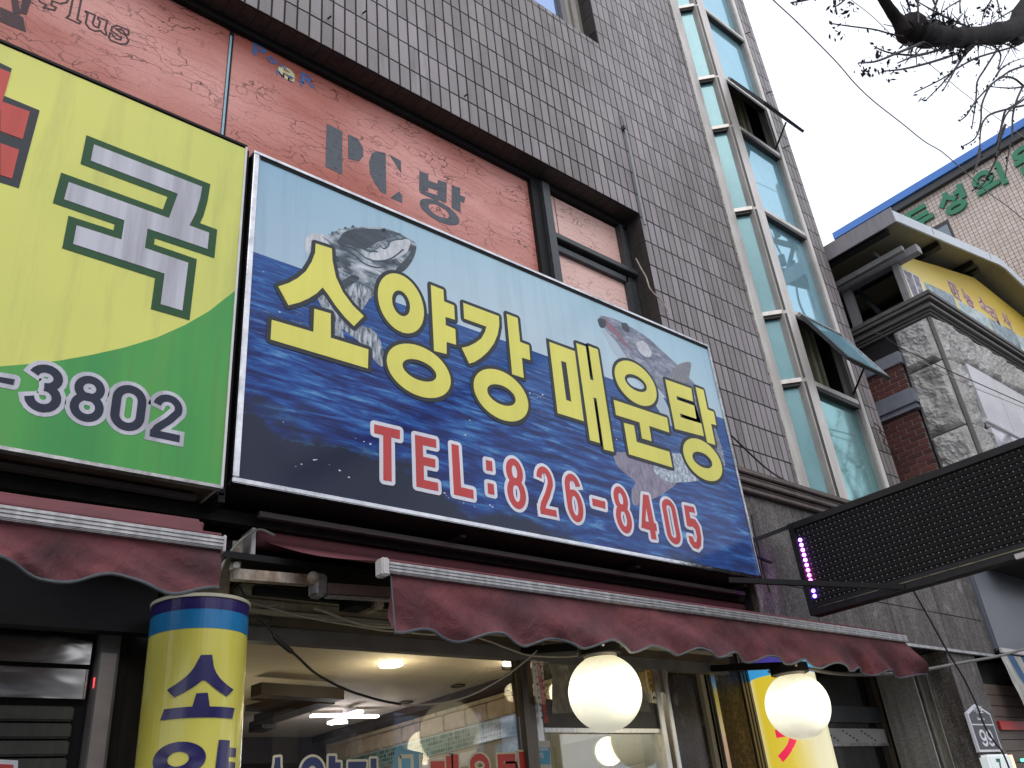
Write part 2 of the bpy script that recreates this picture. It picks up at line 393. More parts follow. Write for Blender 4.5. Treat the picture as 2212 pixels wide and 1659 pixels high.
# ---- flat print made of thin plates on a plane: mapping (u, v) -> world
class Sheet:
    """u = X, v = Z on the plane Y (kind 'Y') or u = -Y, v = Z on the plane X (kind 'X'); the sheet is built outward"""
    def __init__(s, kind, val): s.k = kind; s.val = val
    def uv(s, p):
        q = PY(p, s.val) if s.k == 'Y' else PX(p, s.val)
        return (q.x, q.z) if s.k == 'Y' else (-q.y, q.z)
    def w(s, u, v, d): return Vector((u, s.val - d, v)) if s.k == 'Y' else Vector((s.val - d, -u, v))
def area(p): return .5 * sum(p[i][0] * p[(i + 1) % len(p)][1] - p[(i + 1) % len(p)][0] * p[i][1] for i in range(len(p)))
def ccw(p): return p if area(p) > 0 else p[::-1]
def grow(p, d, rnd=True):
    p = ccw([tuple(q) for q in p]); n = len(p); out = []
    for i in range(n):
        a = Vector(p[i - 1]); b = Vector(p[i]); c = Vector(p[(i + 1) % n])
        e1 = (b - a); e2 = (c - b)
        if e1.length < 1e-6 or e2.length < 1e-6: continue
        e1.normalize(); e2.normalize(); n1 = Vector((e1.y, -e1.x)); n2 = Vector((e2.y, -e2.x))
        cr = e1.x * e2.y - e1.y * e2.x; dt = max(-1, min(1, e1.dot(e2)))
        if cr > .25 and rnd and d > 0:
            ang = math.acos(dt); k = 4; a0 = math.atan2(n1.y, n1.x)
            for j in range(k + 1):
                t = a0 + ang * j / k; out.append((b.x + d * math.cos(t), b.y + d * math.sin(t)))
        else:
            m = (n1 + n2); m = m / max(.35, m.length_squared) * 2 if m.length > 1e-6 else n1
            out.append((b.x + m.x * d, b.y + m.y * d))
    return out
def ell_fit(pts):
    P = np.array(pts); A = np.stack([P[:, 0] ** 2, P[:, 1] ** 2, P[:, 0], P[:, 1]], 1)
    c0 = P.mean(0); Q = P - c0; A = np.stack([Q[:, 0] ** 2, Q[:, 1] ** 2, Q[:, 0], Q[:, 1]], 1)
    a, c, d, e = np.linalg.lstsq(A, np.ones(len(P)), rcond=None)[0]
    cx = -d / (2 * a); cy = -e / (2 * c); k = 1 + a * cx * cx + c * cy * cy
    return (cx + c0[0], cy + c0[1], math.sqrt(k / a), math.sqrt(k / c))
def ell(e, g=0, n=40): return [(e[0] + (e[2] + g) * math.cos(2 * math.pi * i / n), e[1] + (e[3] + g) * math.sin(2 * math.pi * i / n)) for i in range(n)]
def plate(mb, sh, poly, d0, d1):
    pts = [sh.w(u, v, d1) for u, v in ccw(poly)]; mb.prism(pts, sh.w(0, 0, d0) - sh.w(0, 0, d1))
def ring_plate(mb, sh, outer, inner, d0, d1):
    n = len(outer)
    for i in range(n):
        j = (i + 1) % n; plate(mb, sh, [outer[i], outer[j], inner[j], inner[i]], d0, d1)
def stroke_poly(path, w, ext=0.):
    P = [Vector(p) for p in path]
    if ext:
        P[0] = P[0] + (P[0] - P[1]).normalized() * ext; P[-1] = P[-1] + (P[-1] - P[-2]).normalized() * ext
    L = []; Rr = []
    for i, p in enumerate(P):
        e1 = (p - P[i - 1]).normalized() if i else None; e2 = (P[i + 1] - p).normalized() if i < len(P) - 1 else None
        e1 = e1 or e2; e2 = e2 or e1; n1 = Vector((-e1.y, e1.x)); n2 = Vector((-e2.y, e2.x)); m = n1 + n2; m = m / max(.4, m.length_squared) * 2
        L.append(tuple(p + m * w / 2)); Rr.append(tuple(p - m * w / 2))
    return L, Rr
def strokes(mb, sh, segs, w, d0, d1, g=0, step=.0003):
    """segs: list of ('s', path) or ('e', cx, cy, rx, ry): constant-width strokes; g grows them"""
    k = 0
    for sg in segs:
        dd = d1 + k * step; k += 1
        if sg[0] == 'e':
            _, cx, cy, rx, ry = sg
            ring_plate(mb, sh, ell((cx, cy, rx + w / 2 + g, ry + w / 2 + g)), ell((cx, cy, max(.001, rx - w / 2 - g), max(.001, ry - w / 2 - g))), d0, dd)
        elif sg[0] == 'c':
            P = [Vector(q) for q in sg[1]]; n = len(P); h = w / 2 + g; L = []; Rr = []
            for i in range(n):
                e1 = (P[i] - P[i - 1]).normalized(); e2 = (P[(i + 1) % n] - P[i]).normalized(); m = Vector((-e1.y, e1.x)) + Vector((-e2.y, e2.x)); m = m / max(.4, m.length_squared) * 2
                L.append(tuple(P[i] + m * h)); Rr.append(tuple(P[i] - m * h))
            ring_plate(mb, sh, L, Rr, d0, dd)
        else:
            L, Rr = stroke_poly(sg[1], w + 2 * g, g)
            for i in range(len(L) - 1): plate(mb, sh, [L[i], L[i + 1], Rr[i + 1], Rr[i]], d0, dd)
def arc(cx, cy, rx, ry, a0, a1, n=14):
    return [(cx + rx * math.cos(math.radians(a0 + (a1 - a0) * i / n)), cy + ry * math.sin(math.radians(a0 + (a1 - a0) * i / n))) for i in range(n + 1)]
def digit(ch, x0, x1, z0, z1, w):
    a, b, c, d = x0 + w / 2, x1 - w / 2, z0 + w / 2, z1 - w / 2; W = b - a; H = d - c; mx_ = (a + b) / 2
    if ch == '8': return [('e', mx_, c + H * .765, W * .44, H * .235), ('e', mx_, c + H * .275, W * .5, H * .275)]
    if ch == '0': 
        r = W / 2; p = [(a, c + r), (a, d - r)] + arc(mx_, d - r, r, r, 180, 0)[1:] + [(b, c + r)] + arc(mx_, c + r, r, r, 0, -180)[1:]
        return [('c', p[:-1])]
    if ch == '6': return [('e', mx_, c + H * .31, W / 2, H * .31), ('s', [(a, c + H * .31), (a, c + H * .7)] + arc(mx_, d - H * .25, W / 2, H * .25, 170, 10))]
    if ch == '2': return [('s', arc(mx_, d - H * .25, W / 2, H * .25, 172, -20) + [(a + W * .62, c + H * .42), (a + W * .12, c + H * .16), (a + W * .02, c + w * .3)]), ('s', [(x0, c), (x1, c)])]
    if ch == '3': return [('s', arc(mx_ - W * .02, d - H * .235, W * .46, H * .235, 165, -90)), ('s', arc(mx_, c + H * .27, W * .5, H * .27, 90, -172))]
    if ch == '4': return [('s', [(b - W * .2, z0), (b - W * .2, z1)]), ('s', [(b - W * .25, d), (a, c + H * .22)]), ('s', [(x0, c + H * .22), (x1, c + H * .22)])]
    if ch == '9': return [('e', mx_, d - H * .31, W / 2, H * .31), ('s', [(b, d - H * .31), (b, c + H * .3)] + arc(mx_, c + H * .25, W / 2, H * .25, -10, -170))]
def text_mesh(body, name, mat, parent, sh, u, v, size, sx=1., off=0., ex=.002, d=.002, rot=0., align='LEFT', skew=0.):
    cu = bpy.data.curves.new('t', 'FONT'); cu.body = body; cu.size = size; cu.offset = off; cu.extrude = ex; cu.align_x = align; cu.resolution_u = 3
    o = bpy.data.objects.new('t', cu); COL.objects.link(o); bpy.context.view_layer.update()
    me = bpy.data.meshes.new_from_object(o.evaluated_get(bpy.context.evaluated_depsgraph_get()))
    bpy.data.objects.remove(o); me.name = name
    cr, sr = math.cos(rot), math.sin(rot)
    for vt in me.vertices:
        x, y, z = vt.co.x * sx, vt.co.y, vt.co.z; y += x * skew
        x, y = x * cr - y * sr, x * sr + y * cr
        vt.co = sh.w(u + x, v + y, d + z)
    me.materials.clear(); me.materials.append(M[mat] if isinstance(mat, str) else mat)
    ob = bpy.data.objects.new(name, me); link(ob)
    if parent: rel(ob, parent)
    return ob
M['armpink'] = simple('faded_pink_arm', (.20, .14, .13), (.13, .09, .085), 10, rough=.5)
M['blockyel'] = simple('yellow_stone_block', (.42, .38, .20), (.27, .25, .13), 5, rough=.8, bump=.6, bs=18)
M['ybox'] = simple('yellow_sign_underside', (.13, .085, .065), (.06, .04, .03), 6, rough=.6, streak=.2)
M['whitep'] = simple('aged_white_plastic', (.62, .58, .58), (.48, .45, .45), 12, rough=.45)
M['creaml'] = simple('cream_trim', (.58, .55, .43), (.42, .39, .3), 9, (.5, 1, 2), rough=.5)
M['bronze'] = simple('bronze_aluminium', (.20, .17, .14), (.10, .085, .07), 7, (5, 5, .6), rough=.32, metal=.7)
M['darkbox'] = simple('dark_header_box', (.07, .06, .052), (.04, .035, .03), 8, rough=.4)
M['paper_w'] = simple('white_paper', (.66, .62, .56), (.58, .54, .48), 12, rough=.8)
M['paper_y'] = simple('yellow_paper', (.72, .48, .09), (.6, .38, .06), 20, rough=.8)
M['paper_b'] = simple('beige_paper', (.52, .47, .36), (.44, .40, .30), 10, rough=.8)
M['p_creamw'] = simple('cream_vinyl', (.80, .74, .56), (.74, .68, .5), 14, rough=.5)
M['p_navyw'] = simple('navy_vinyl', (.055, .07, .20), (.04, .05, .16), 14, rough=.4)
M['p_redw'] = simple('red_vinyl', (.72, .065, .05), (.6, .05, .04), 14, rough=.4)
M['p_skyw'] = simple('sky_vinyl', (.16, .42, .56), (.12, .34, .48), 5, rough=.4)
M['ceil'] = simple('cream_ceiling', (.56, .50, .42), (.48, .43, .36), 1.2, rough=.8)
M['intwall'] = simple('beige_interior_wall', (.38, .34, .24), (.30, .27, .19), 2, rough=.8)
M['sand'] = simple('sandstone_block', (.55, .45, .30), (.36, .27, .17), 8, rough=.8, bump=.8, bs=22)
M['darkwood'] = simple('dark_timber', (.032, .022, .02), (.016, .011, .01), 8, (1, 6, 1), rough=.6)
def drum_mat(lit):
    t = NT('drum_vinyl' + ('_lit' if lit else '')); x, y, z = t.sep()
    c = t.ramp(t.noise(t.pos((1, 1, .6)), 2.5, 3), [(.3, (.72, .64, .10)), (.7, (.82, .77, .17))])
    if lit:
        k = t.n('ShaderNodeMapRange'); k.inputs[1].default_value = 6.55; k.inputs[2].default_value = 6.68; t.l(x, k.inputs[0])
        c = t.mix(k.outputs[0], (.86, .66, .035), (1.0, .93, .62)); t.l(c, t.b.inputs['Emission Color']); t.b.inputs['Emission Strength'].default_value = .72
        return t.fin((.3, .27, .15), .3)
    return t.fin(c, .20, 0, .5)
M['drum'] = drum_mat(False); M['drum_lit'] = drum_mat(True)
M['band1'] = simple('cyan_band', (.02, .22, .50), (.015, .18, .42), 8, rough=.3); M['band2'] = simple('navy_band', (.03, .02, .13), (.02, .015, .1), 8, rough=.3)
M['band1_lit'] = emis('cyan_band_lit', (.05, .35, .7), .8); M['band2_lit'] = emis('navy_band_lit', (.08, .06, .4), .6)
M['p_navyp'] = simple('navy_letter_vinyl', (.028, .022, .13), (.02, .016, .1), 14, rough=.22)
M['p_redlit'] = emis('red_letter_lit', (.85, .03, .10), .75)
M['dbrown'] = granite('dark_brown_granite', (.06, .048, .04), (.03, .024, .02), (.10, .085, .07), 50, .2)
M['dglass'] = simple('dark_door_glass', (.012, .012, .013), (.008, .008, .009), 4, rough=.12)
M['papgrey'] = simple('protective_film_white', (.42, .41, .40), (.34, .33, .32), 5, rough=.5)
M['slateplate'] = simple('slate_plate', (.085, .08, .10), (.06, .058, .075), 12, rough=.4)
M['whitelit'] = emis('white_light_box', (.62, .66, .68), .55)
M['ledframe'] = simple('black_plastic_frame', (.018, .017, .022), (.01, .01, .012), 16, rough=.4)
M['matte'] = simple('matt_black', (.008, .008, .009), (.005, .005, .006), 12, rough=.8)
M['matte2'] = simple('dark_purlin', (.035, .033, .035), (.02, .02, .02), 9, rough=.6)
M['ledlens'] = simple('clear_led_lens', (.34, .34, .36), (.25, .25, .27), 60, rough=.25)
def dented():
    t = NT('dented_steel'); t.bump(t.noise(t.pos((1.2, 1, 3)), 2.2, 2, .5, .4), .35, .03)
    return t.fin((.62, .60, .57), .2, 1.0)
M['dented'] = dented()
M['shut'] = simple('shutter_grey', (.075, .072, .058), (.04, .04, .034), 4, (1, 1, 1), rough=.45, streak=.3)
M['blackbrown'] = simple('black_brown_column', (.022, .017, .015), (.012, .01, .009), 7, (3, 3, .5), rough=.45)
M['posterm'] = simple('faded_poster', (.36, .31, .30), (.26, .24, .24), 5, (1, 1, 2), rough=.5)
def rockm():
    t = NT('rough_granite'); v = t.noise(t.pos(), 3.2, 8, .68, .4)
    c = t.ramp(v, [(.30, (.26, .25, .235)), (.44, (.50, .485, .465)), (.62, (.66, .65, .63)), (.78, (.56, .52, .47))])
    c = t.mix(1, c, t.ramp(t.noise(t.pos(), 60, 3, .7), [(.35, (.82, .82, .82)), (.65, (1.1, 1.1, 1.1))]), 'MULTIPLY')
    t.bump(t.noise(t.pos(), 14, 8, .72, .5), 1.0, .035); return t.fin(c, .9)
M['rock'] = rockm()
M['rockmargin'] = simple('corner_margin_stone', (.24, .23, .215), (.17, .16, .15), 20, rough=.85, bump=.5)
M['clad'] = simple('white_cladding', (.78, .78, .82), (.70, .70, .74), 1.5, rough=.25)
M['cornice'] = simple('cornice_stone', (.16, .15, .14), (.10, .095, .09), 8, (1, 1, 3), rough=.6, bump=.2)
M['mortar'] = simple('pale_mortar', (.42, .38, .36), (.3, .27, .25), 20, rough=.9)
def brickm():
    t = NT('red_brick'); oi = t.n('ShaderNodeObjectInfo')
    c = t.ramp(oi.outputs['Random'], [(0, (.10, .035, .03)), (.5, (.145, .045, .037)), (1, (.19, .065, .052))])
    c = t.mix(1, c, t.ramp(t.noise(t.pos(), 40, 4, .7), [(.3, (.75,) * 3), (.7, (1.15,) * 3)]), 'MULTIPLY'); t.bump(t.noise(t.pos(), 90, 3), .4, .004); return t.fin(c, .85)
M['brick'] = brickm()
M['bluegrey'] = simple('blue_grey_metal', (.27, .28, .33), (.21, .22, .26), 6, rough=.4)
M['steelgrey'] = simple('grey_steel', (.33, .325, .32), (.22, .22, .21), 5, rough=.5)
M['purplegrey'] = simple('purple_grey_steel', (.36, .34, .36), (.28, .265, .285), 3, (1, 9, 1), rough=.5)
M['soffit'] = simple('beige_soffit', (.40, .375, .25), (.31, .29, .19), 1.5, rough=.6)
M['fascia_w'] = simple('pale_fascia', (.68, .74, .80), (.58, .64, .70), 3, rough=.4)
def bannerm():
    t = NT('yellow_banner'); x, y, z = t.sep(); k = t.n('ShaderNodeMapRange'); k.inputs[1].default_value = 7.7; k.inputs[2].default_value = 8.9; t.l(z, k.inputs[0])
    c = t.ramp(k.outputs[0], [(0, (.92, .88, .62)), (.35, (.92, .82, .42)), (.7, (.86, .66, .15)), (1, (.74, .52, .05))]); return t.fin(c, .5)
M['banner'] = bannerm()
def photom(name, a, b, c):
    t = NT(name); v = t.noise(t.pos((1, 1, 1.3)), 5, 8, .7, .8); return t.fin(t.ramp(v, [(.38, a), (.5, b), (.64, c)]), .5)
M['photo1'] = photom('printed_photo_dark', (.17, .15, .19), (.21, .19, .24), (.55, .52, .55)); M['photo2'] = photom('printed_photo_blue', (.20, .27, .30), (.29, .38, .43), (.55, .66, .72)); M['photo3'] = photom('printed_photo_pale', (.33, .45, .48), (.5, .62, .66), (.75, .8, .82))
M['p_redb'] = simple('banner_red', (.42, .07, .10), (.34, .05, .08), 14, rough=.5)
M['greysign'] = simple('blue_grey_panel', (.16, .175, .20), (.12, .13, .155), .8, rough=.35)
def stripe(name, a, b): return simple(name, a, b, 5, (1, 1, 1), rough=.7, streak=.35)
M['strw'] = stripe('white_stripe', (.58, .57, .52), (.40, .39, .35)); M['strb'] = stripe('blue_stripe', (.05, .14, .30), (.03, .09, .20))
M['siding'] = simple('brown_boards', (.17, .13, .11), (.11, .085, .075), 3, (.3, 1, 6), rough=.6)
M['redstrip'] = simple('red_strip', (.52, .03, .025), (.4, .025, .02), 8, rough=.4)
M['btgrout'] = simple('brown_grout', (.22, .17, .15), (.17, .13, .11), 9, rough=.9)
def btile():
    t = NT('beige_tile'); x, y, z = t.sep(); cb = t.n('ShaderNodeCombineXYZ'); t.l(t.math('FLOOR', t.math('DIVIDE', t.math('SUBTRACT', y, .06), .1)), cb.inputs[0]); t.l(t.math('FLOOR', t.math('DIVIDE', t.math('SUBTRACT', z, .02), .1)), cb.inputs[1])
    wn = t.n('ShaderNodeTexWhiteNoise'); t.l(cb.outputs[0], wn.inputs[0]); c = t.ramp(wn.outputs[0], [(0, (.62, .50, .43)), (.5, (.68, .57, .50)), (1, (.72, .61, .55))]); return t.fin(c, .4)
M['btile'] = btile()
M['bluemetal'] = simple('blue_roof_edge', (.08, .24, .68), (.06, .2, .6), 3, rough=.4)
M['greyglass'] = simple('grey_blue_glass', (.24, .30, .35), (.2, .25, .3), 2, rough=.15)
M['greenlet'] = simple('green_acrylic', (.035, .24, .13), (.025, .19, .10), 4, rough=.4)

KQ = CR(2800, 1300, 800); KC_ = CR(2400, 700, 1000)
M['p_line2'] = print_mat('thin_dark_print', (.075, .045, .05))
M['teal2'] = glassmat('teal_glass_low', (.15, .32, .33), (.09, .22, .23), (.42, .72, .72), .05, .5)
M['mullshade'] = simple('mullion_shaded', (.36, .34, .32), (.25, .23, .21), 3, (1, 1, .6), rough=.5, metal=.3)  # darker copy of the mullion steel, jamb shade put into the colour
M['ledge'] = simple('ledge_stone', (.17, .125, .11), (.07, .05, .045), 5, (.6, 1, 3), rough=.6, streak=.35)
# ================================================================== SETTING: ground, street
def ground():
    t = NT('asphalt'); c = t.ramp(t.noise(t.pos(), 3, 6), [(.3, (.045, .045, .047)), (.7, (.07, .07, .072))]); t.bump(t.noise(t.pos(), 80, 3), .4, .01)
    t.fin(c, .85)
    MB().quad((-150, -150, 0), (150, -150, 0), (150, 150, 0), (-150, 150, 0)).build('road', t.m, kind='structure')
    pm = simple('pavement_blocks', (.15, .142, .135), (.10, .095, .09), 2.5, rough=.85, bump=.3)
    MB().box(-60, 60, -.6, 4.7, .004, .13).build('pavement', pm, kind='structure')
    MB().box(-60, 60, -.78, -.604, .004, .14).build('kerb', simple('kerb_stone', (.33, .32, .31), (.25, .24, .23), 5, rough=.8), kind='structure')
    lm = simple('road_paint', (.7, .7, .68), (.55, .55, .52), 9, rough=.7)
    mb = MB()
    for i in range(-10, 11): mb.box(i * 5, i * 5 + 2.4, -5.1, -4.98, .0045, .0075)
    mb.build('lane_marking', lm, kind='structure')
ground()

# ================================================================== TILED BUILDING
TW, TH = .1095, .3165; X0G, Z0G = .05, 6.109; YW = 4.4
bld = thing('tiled_building', 'grey tiled building with a glazed stair bay and shops below', 'building', loc=(0, 4.4, 0))
LINT = 7.42; JX = 6.19
BX = 10.47
openings = [(-6, JX, 4.4, LINT), (4.3, 6.06, 9.99, 11.9), (0.0, 2.2, 9.99, 11.9), (7.97, 9.70, 4.3, 30)]
def in_open(x, z):
    for a, b, c, d in openings:
        if a < x < b and c < z < d: return (a, b, c, d)
def tiles():
    g = .0165; gz = .0155
    cells = []
    i0 = int(math.floor((-3 - X0G) / TW)); i1 = int(math.ceil((BX - X0G) / TW))
    k0 = int(math.floor((4.55 - Z0G) / TH)); k1 = int(math.ceil((14.3 - Z0G) / TH))
    for k in range(k0, k1):
        z0 = Z0G + k * TH; z1 = z0 + TH
        if z0 < 4.5: z0 = 4.52
        for i in range(i0, i1):
            x0 = X0G + i * TW; x1 = x0 + TW
            a, b, c, d = x0 + g / 2, x1 - g / 2, z0 + gz / 2, z1 - gz / 2
            b = min(b, BX)
            if b - a < .015: continue
            skip = False
            for (p, q, r, s_) in openings:
                if b > p and a < q and d > r and c < s_:
                    # clip against the opening edge if mostly outside
                    if a < p and p - a > .02: b = p - .002
                    elif b > q and b - q > .02: a = q + .002
                    elif d > s_ and d - s_ > .02: c = s_ + .002
                    elif c < r and r - c > .02: d = r - .002
                    else: skip = True; break
            if skip or b - a < .012 or d - c < .012: continue
            px, py, dz = proj(((a + b) / 2, YW, (c + d) / 2))
            vis = dz > 0 and -20 < px < 2232 and -30 < py < 1100
            ar = abs((b - a) * (d - c)) / (dz * dz) if vis else 0
            cells.append((ar, a, b, c, d))
    cells.sort(reverse=True)
    protos = {}
    for n, (ar, a, b, c, d) in enumerate(cells[:300]):
        key = (round(b - a, 3), round(d - c, 3)); dy = random.uniform(-.0012, .0012)
        if key not in protos:
            o = MB().box(-(b - a) / 2, (b - a) / 2, 0, .0075, -(d - c) / 2, (d - c) / 2).build('tile', 'tile', bevel=.0015); protos[key] = o
            o.location = ((a + b) / 2, YW + dy, (c + d) / 2); o.location -= Vector(bld.location); o.parent = bld
        else: instance(protos[key], 'tile', ((a + b) / 2, YW + dy, (c + d) / 2), bld)
    mb = MB()
    for ar, a, b, c, d in cells[300:]:
        dy = random.uniform(-.0012, .0012); tl = random.uniform(-.0008, .0008); n = len(mb.v); y = YW + dy
        mb.v += [(a, y + tl, c), (b, y - tl, c), (b, y - tl, d), (a, y + tl, d), (a, y + .0075, c), (b, y + .0075, c), (b, y + .0075, d), (a, y + .0075, d)]
        mb.f += [(n, n + 1, n + 2, n + 3), (n, n + 4, n + 5, n + 1), (n + 1, n + 5, n + 6, n + 2), (n + 2, n + 6, n + 7, n + 3), (n + 3, n + 7, n + 4, n)]
    mb.build('tile_field', 'tile', bld, kind='stuff')
tiles()
def wall_core():
    mb = MB(); y0, y1 = YW + .0055, YW + .32
    T = 16
    mb.box(-12, 0.0, y0, y1, LINT, T); mb.box(0, 2.2, y0, y1, LINT, 9.99); mb.box(0, 2.2, y0, y1, 11.9, T)
    mb.box(2.2, 4.3, y0, y1, LINT, T)
    mb.box(4.3, 6.06, y0, y1, LINT, 9.99); mb.box(4.3, 6.06, y0, y1, 11.9, T)
    mb.box(6.06, JX, y0, y1, LINT, T); mb.box(JX, 7.97, y0, y1, 4.3, T)
    mb.box(9.70, BX - .012, y0, y1, 4.3, T)
    mb.box(BX - .3, BX - .012, y1, 14, 4.3, T); mb.box(-12, -11.7, y1, 14, 0, T); mb.box(-12, BX - .012, 13.7, 14, 0, T)
    mb.box(-12, BX - .012, y0, 14, T, T + .3)
    mb.build('wall_core', 'grout', bld)
    MB().box(-12, 7.6, 4.95, 13.6, 4.2, 4.4).build('floor_slab', 'darkmetal', bld)
wall_core()
# reveal tiles: right jamb and head of the window band, jamb of the upper window
def reveals():
    n = 0
    z = 4.9
    proto = None
    for k in range(-4, 5):
        z0 = Z0G + k * TH; z1 = z0 + TH - .008
        if z1 > LINT: z1 = LINT - .003
        if z0 > LINT - .05: break
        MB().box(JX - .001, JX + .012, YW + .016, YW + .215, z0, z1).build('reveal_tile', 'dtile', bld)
    x = -3.0
    while x < JX - .05:
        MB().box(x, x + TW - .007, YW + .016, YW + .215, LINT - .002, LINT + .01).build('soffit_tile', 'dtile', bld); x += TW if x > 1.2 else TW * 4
    for k in range(13, 19):
        z0 = Z0G + k * TH; a = max(z0, 9.995); b = min(z0 + TH - .008, 11.9)
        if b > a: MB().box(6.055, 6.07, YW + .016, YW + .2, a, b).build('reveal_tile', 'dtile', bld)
reveals()
# ---- window band on the first floor (red film, then a two-part window)
YF = 4.645
wb = thing('window_band', 'long dark window band filled with crackled red film advertising a PC room', 'window band', loc=(0, YF, 0))
Z_LO = 4.7

wb_ = wb
MB().box(-6, 1.688, YF, YF + .006, Z_LO, LINT).build('film_panel', 'redfilm', wb)
MB().box(1.722, 4.775, YF, YF + .006, Z_LO, LINT).build('film_panel', 'redfilm', wb)
MB().box(1.688, 1.722, YF - .006, YF + .02, Z_LO, LINT).build('joint_bar', 'black', wb)
MB().box(1.690, 1.705, YF - .012, YF - .0065, Z_LO, 7.28).build('edge_strip', simple('pale_blue_strip', (.32, .52, .62), (.22, .4, .5), 14, rough=.4), wb)
MB().box(-6, 6.19, YF - .05, YF + .05, 7.345, LINT - .001).build('head_frame', 'black', wb)
MB().box(-6, 6.19, YF + .052, YF + .4, Z_LO, LINT).build('backing_wall', 'black', wb)
# flat lettering on the film
sh = Sheet('Y', YF); n_ = [0]
def flat(polys, mat, name, parent, d1, sheet, rings=()):
    mb = MB()
    for i, p in enumerate(polys): plate(mb, sheet, [sheet.uv(q) for q in p], .0005, d1 + i * .0002)
    for o_, i_ in rings: ring_plate(mb, sheet, ell(ell_fit([sheet.uv(q) for q in o_])), ell(ell_fit([sheet.uv(q) for q in i_])), .0005, d1 + .0007)
    return mb.build(name, mat, parent)
pc = [G(1, 0, (610, 1068), (745, 1135), (745, 1510), (600, 1440)), G(1, 0, (795, 1160), (880, 1200), (925, 1280), (925, 1350), (890, 1395), (795, 1370))]
flat(pc, 'p_slate', 'letter_p', wb, .002, sh)
cc = [G(1, 0, (1040, 1305), (1120, 1325), (1125, 1659), (1125, 1680), (1080, 1659), (1030, 1590), (985, 1500), (975, 1400), (1000, 1330)),
      G(1, 0, (1150, 1335), (1250, 1390), (1255, 1500), (1205, 1420)), G(1, 0, (1160, 1709), (1235, 1655), (1262, 1690), (1262, 1754))]
flat(cc, 'p_slate', 'letter_c', wb, .002, sh)
bb = [G(1, 0, (1412, 1478), (1488, 1505), (1488, 1655), (1408, 1640)), G(1, 0, (1488, 1560), (1572, 1590), (1572, 1648), (1488, 1622)),
      G(1, 0, (1570, 1555), (1648, 1580), (1644, 1754), (1568, 1725)), G(1, 0, (1408, 1638), (1572, 1690), (1570, 1740), (1420, 1668)),
      G(1, 0, (1690, 1600), (1762, 1625), (1768, 1834), (1690, 1795)), G(1, 0, (1762, 1688), (1808, 1705), (1797, 1752), (1762, 1738))]
flat(bb, 'p_slate', 'letter_bang', wb, .002, sh, [(G(1, 1, (1420, 80), (1500, 58), (1640, 120), (1750, 230), (1740, 285), (1620, 270), (1480, 190)), G(1, 1, (1490, 120), (1560, 110), (1660, 190), (1670, 220), (1590, 215), (1500, 150)))])
# small broken logo, blue with a cream e
u0, v0 = sh.uv(G(1, 0, (0, 480))); 
for c_, p_, z_, m_, o_ in (('P', (-45, 455), .20, 'p_bluel', .004), ('o', (88, 520), .13, 'p_bluel', .004), ('e', (178, 640), .27, 'p_cream', .005), ('w', (190, 575), .085, 'p_bluel', .0), ('R', (375, 702), .17, 'p_bluel', .004),
                       ('N', (170, 640), .08, 'p_bluel', .002), ('E', (268, 690), .08, 'p_bluel', .002), ('T', (362, 735), .08, 'p_bluel', .002)):
    text_mesh(c_, 'logo_letter', m_, wb, sh, *sh.uv(G(1, 0, p_)), z_, 1.25, o_, .001, .0035 if c_ == 'w' else .002)
# Plus, thin dark outline letters, and the dark fragment at the far left
for c_, pl_ in (('P', [(300, -60), (330, -10), (352, 20), (400, 42), (378, 66), (470, 90), (484, 64), (442, 45), (452, 8), (520, 32), (575, 22), (596, -20), (590, -70)]),
                ('l', [(600, -90), (640, -60), (600, 130), (575, 155), (685, 205), (697, 185), (667, 170), (712, -60)]),
                ('u', [(735, 95), (758, 118), (740, 200), (770, 245), (820, 270), (868, 265), (905, 300), (920, 300), (915, 270), (907, 258), (926, 180), (850, 148), (845, 165), (866, 182), (850, 240), (812, 225), (800, 200), (822, 132), (735, 95)]),
                ('s', [(1112, 262), (1085, 250), (1010, 220), (968, 235), (960, 265), (1010, 300), (1048, 328), (1040, 345), (1000, 335), (966, 290), (950, 285), (940, 325), (955, 347), (1040, 382), (1092, 380), (1111, 350), (1090, 310), (1040, 280), (1002, 252), (1050, 252), (1088, 300), (1110, 300), (1112, 262)])):
    mb = MB(); strokes(mb, sh, [('s', [sh.uv(G(0, 0, q)) for q in pl_])], .013, .0005, .002); mb.build('plus_outline', 'p_line2', wb)
fr_ = [G(0, 0, (0, 60), (200, 150), (210, 200), (225, 280), (60, 215), (0, 130)), G(0, 0, (90, -60), (150, -40), (180, 130), (110, 110)), G(0, 0, (200, -60), (280, -30), (230, 130), (170, 110)), G(0, 0, (-60, 120), (60, 170), (120, 240), (-60, 160))]
flat(fr_, 'p_line2', 'logo_fragment', wb, .002, sh)
# mullion and the right hand two-part window
MB().box(4.775, 4.885, YF - .05, YF + .05, Z_LO, LINT - .075).build('window_mullion', 'black', wb)
MB().box(4.888, 4.985, YF - .095, YF + .05, Z_LO, LINT - .075).build('window_mullion', 'charcoal', wb)
MB().box(4.985, 6.10, YF + .012, YF + .018, 6.76, 7.33).build('pane', 'pinkfilm', wb)
MB().box(5.06, 6.02, YF + .012, YF + .018, Z_LO, 6.60).build('pane', 'pinkfilm', wb)
mb = MB(); mb.box(4.988, 6.19, YF - .075, YF + .02, 6.70, 6.765); mb.build('transom_bar', 'charcoal', wb, bevel=.006)
mb = MB(); mb.box(5.045, 6.06, YF - .03, YF + .02, 6.585, 6.66); mb.box(4.99, 5.06, YF - .03, YF + .02, Z_LO, 6.66); mb.box(6.02, 6.09, YF - .03, YF + .02, Z_LO, 6.66)
mb.build('sash_frame', 'charcoal', wb, bevel=.005)
mb = MB(); mb.box(6.045, 6.10, YF - .055, YF + .03, 6.768, 7.343); mb.box(6.10, 6.188, YF - .02, YF + .03, Z_LO, 7.343); mb.build('jamb_frame', 'charcoal', wb)
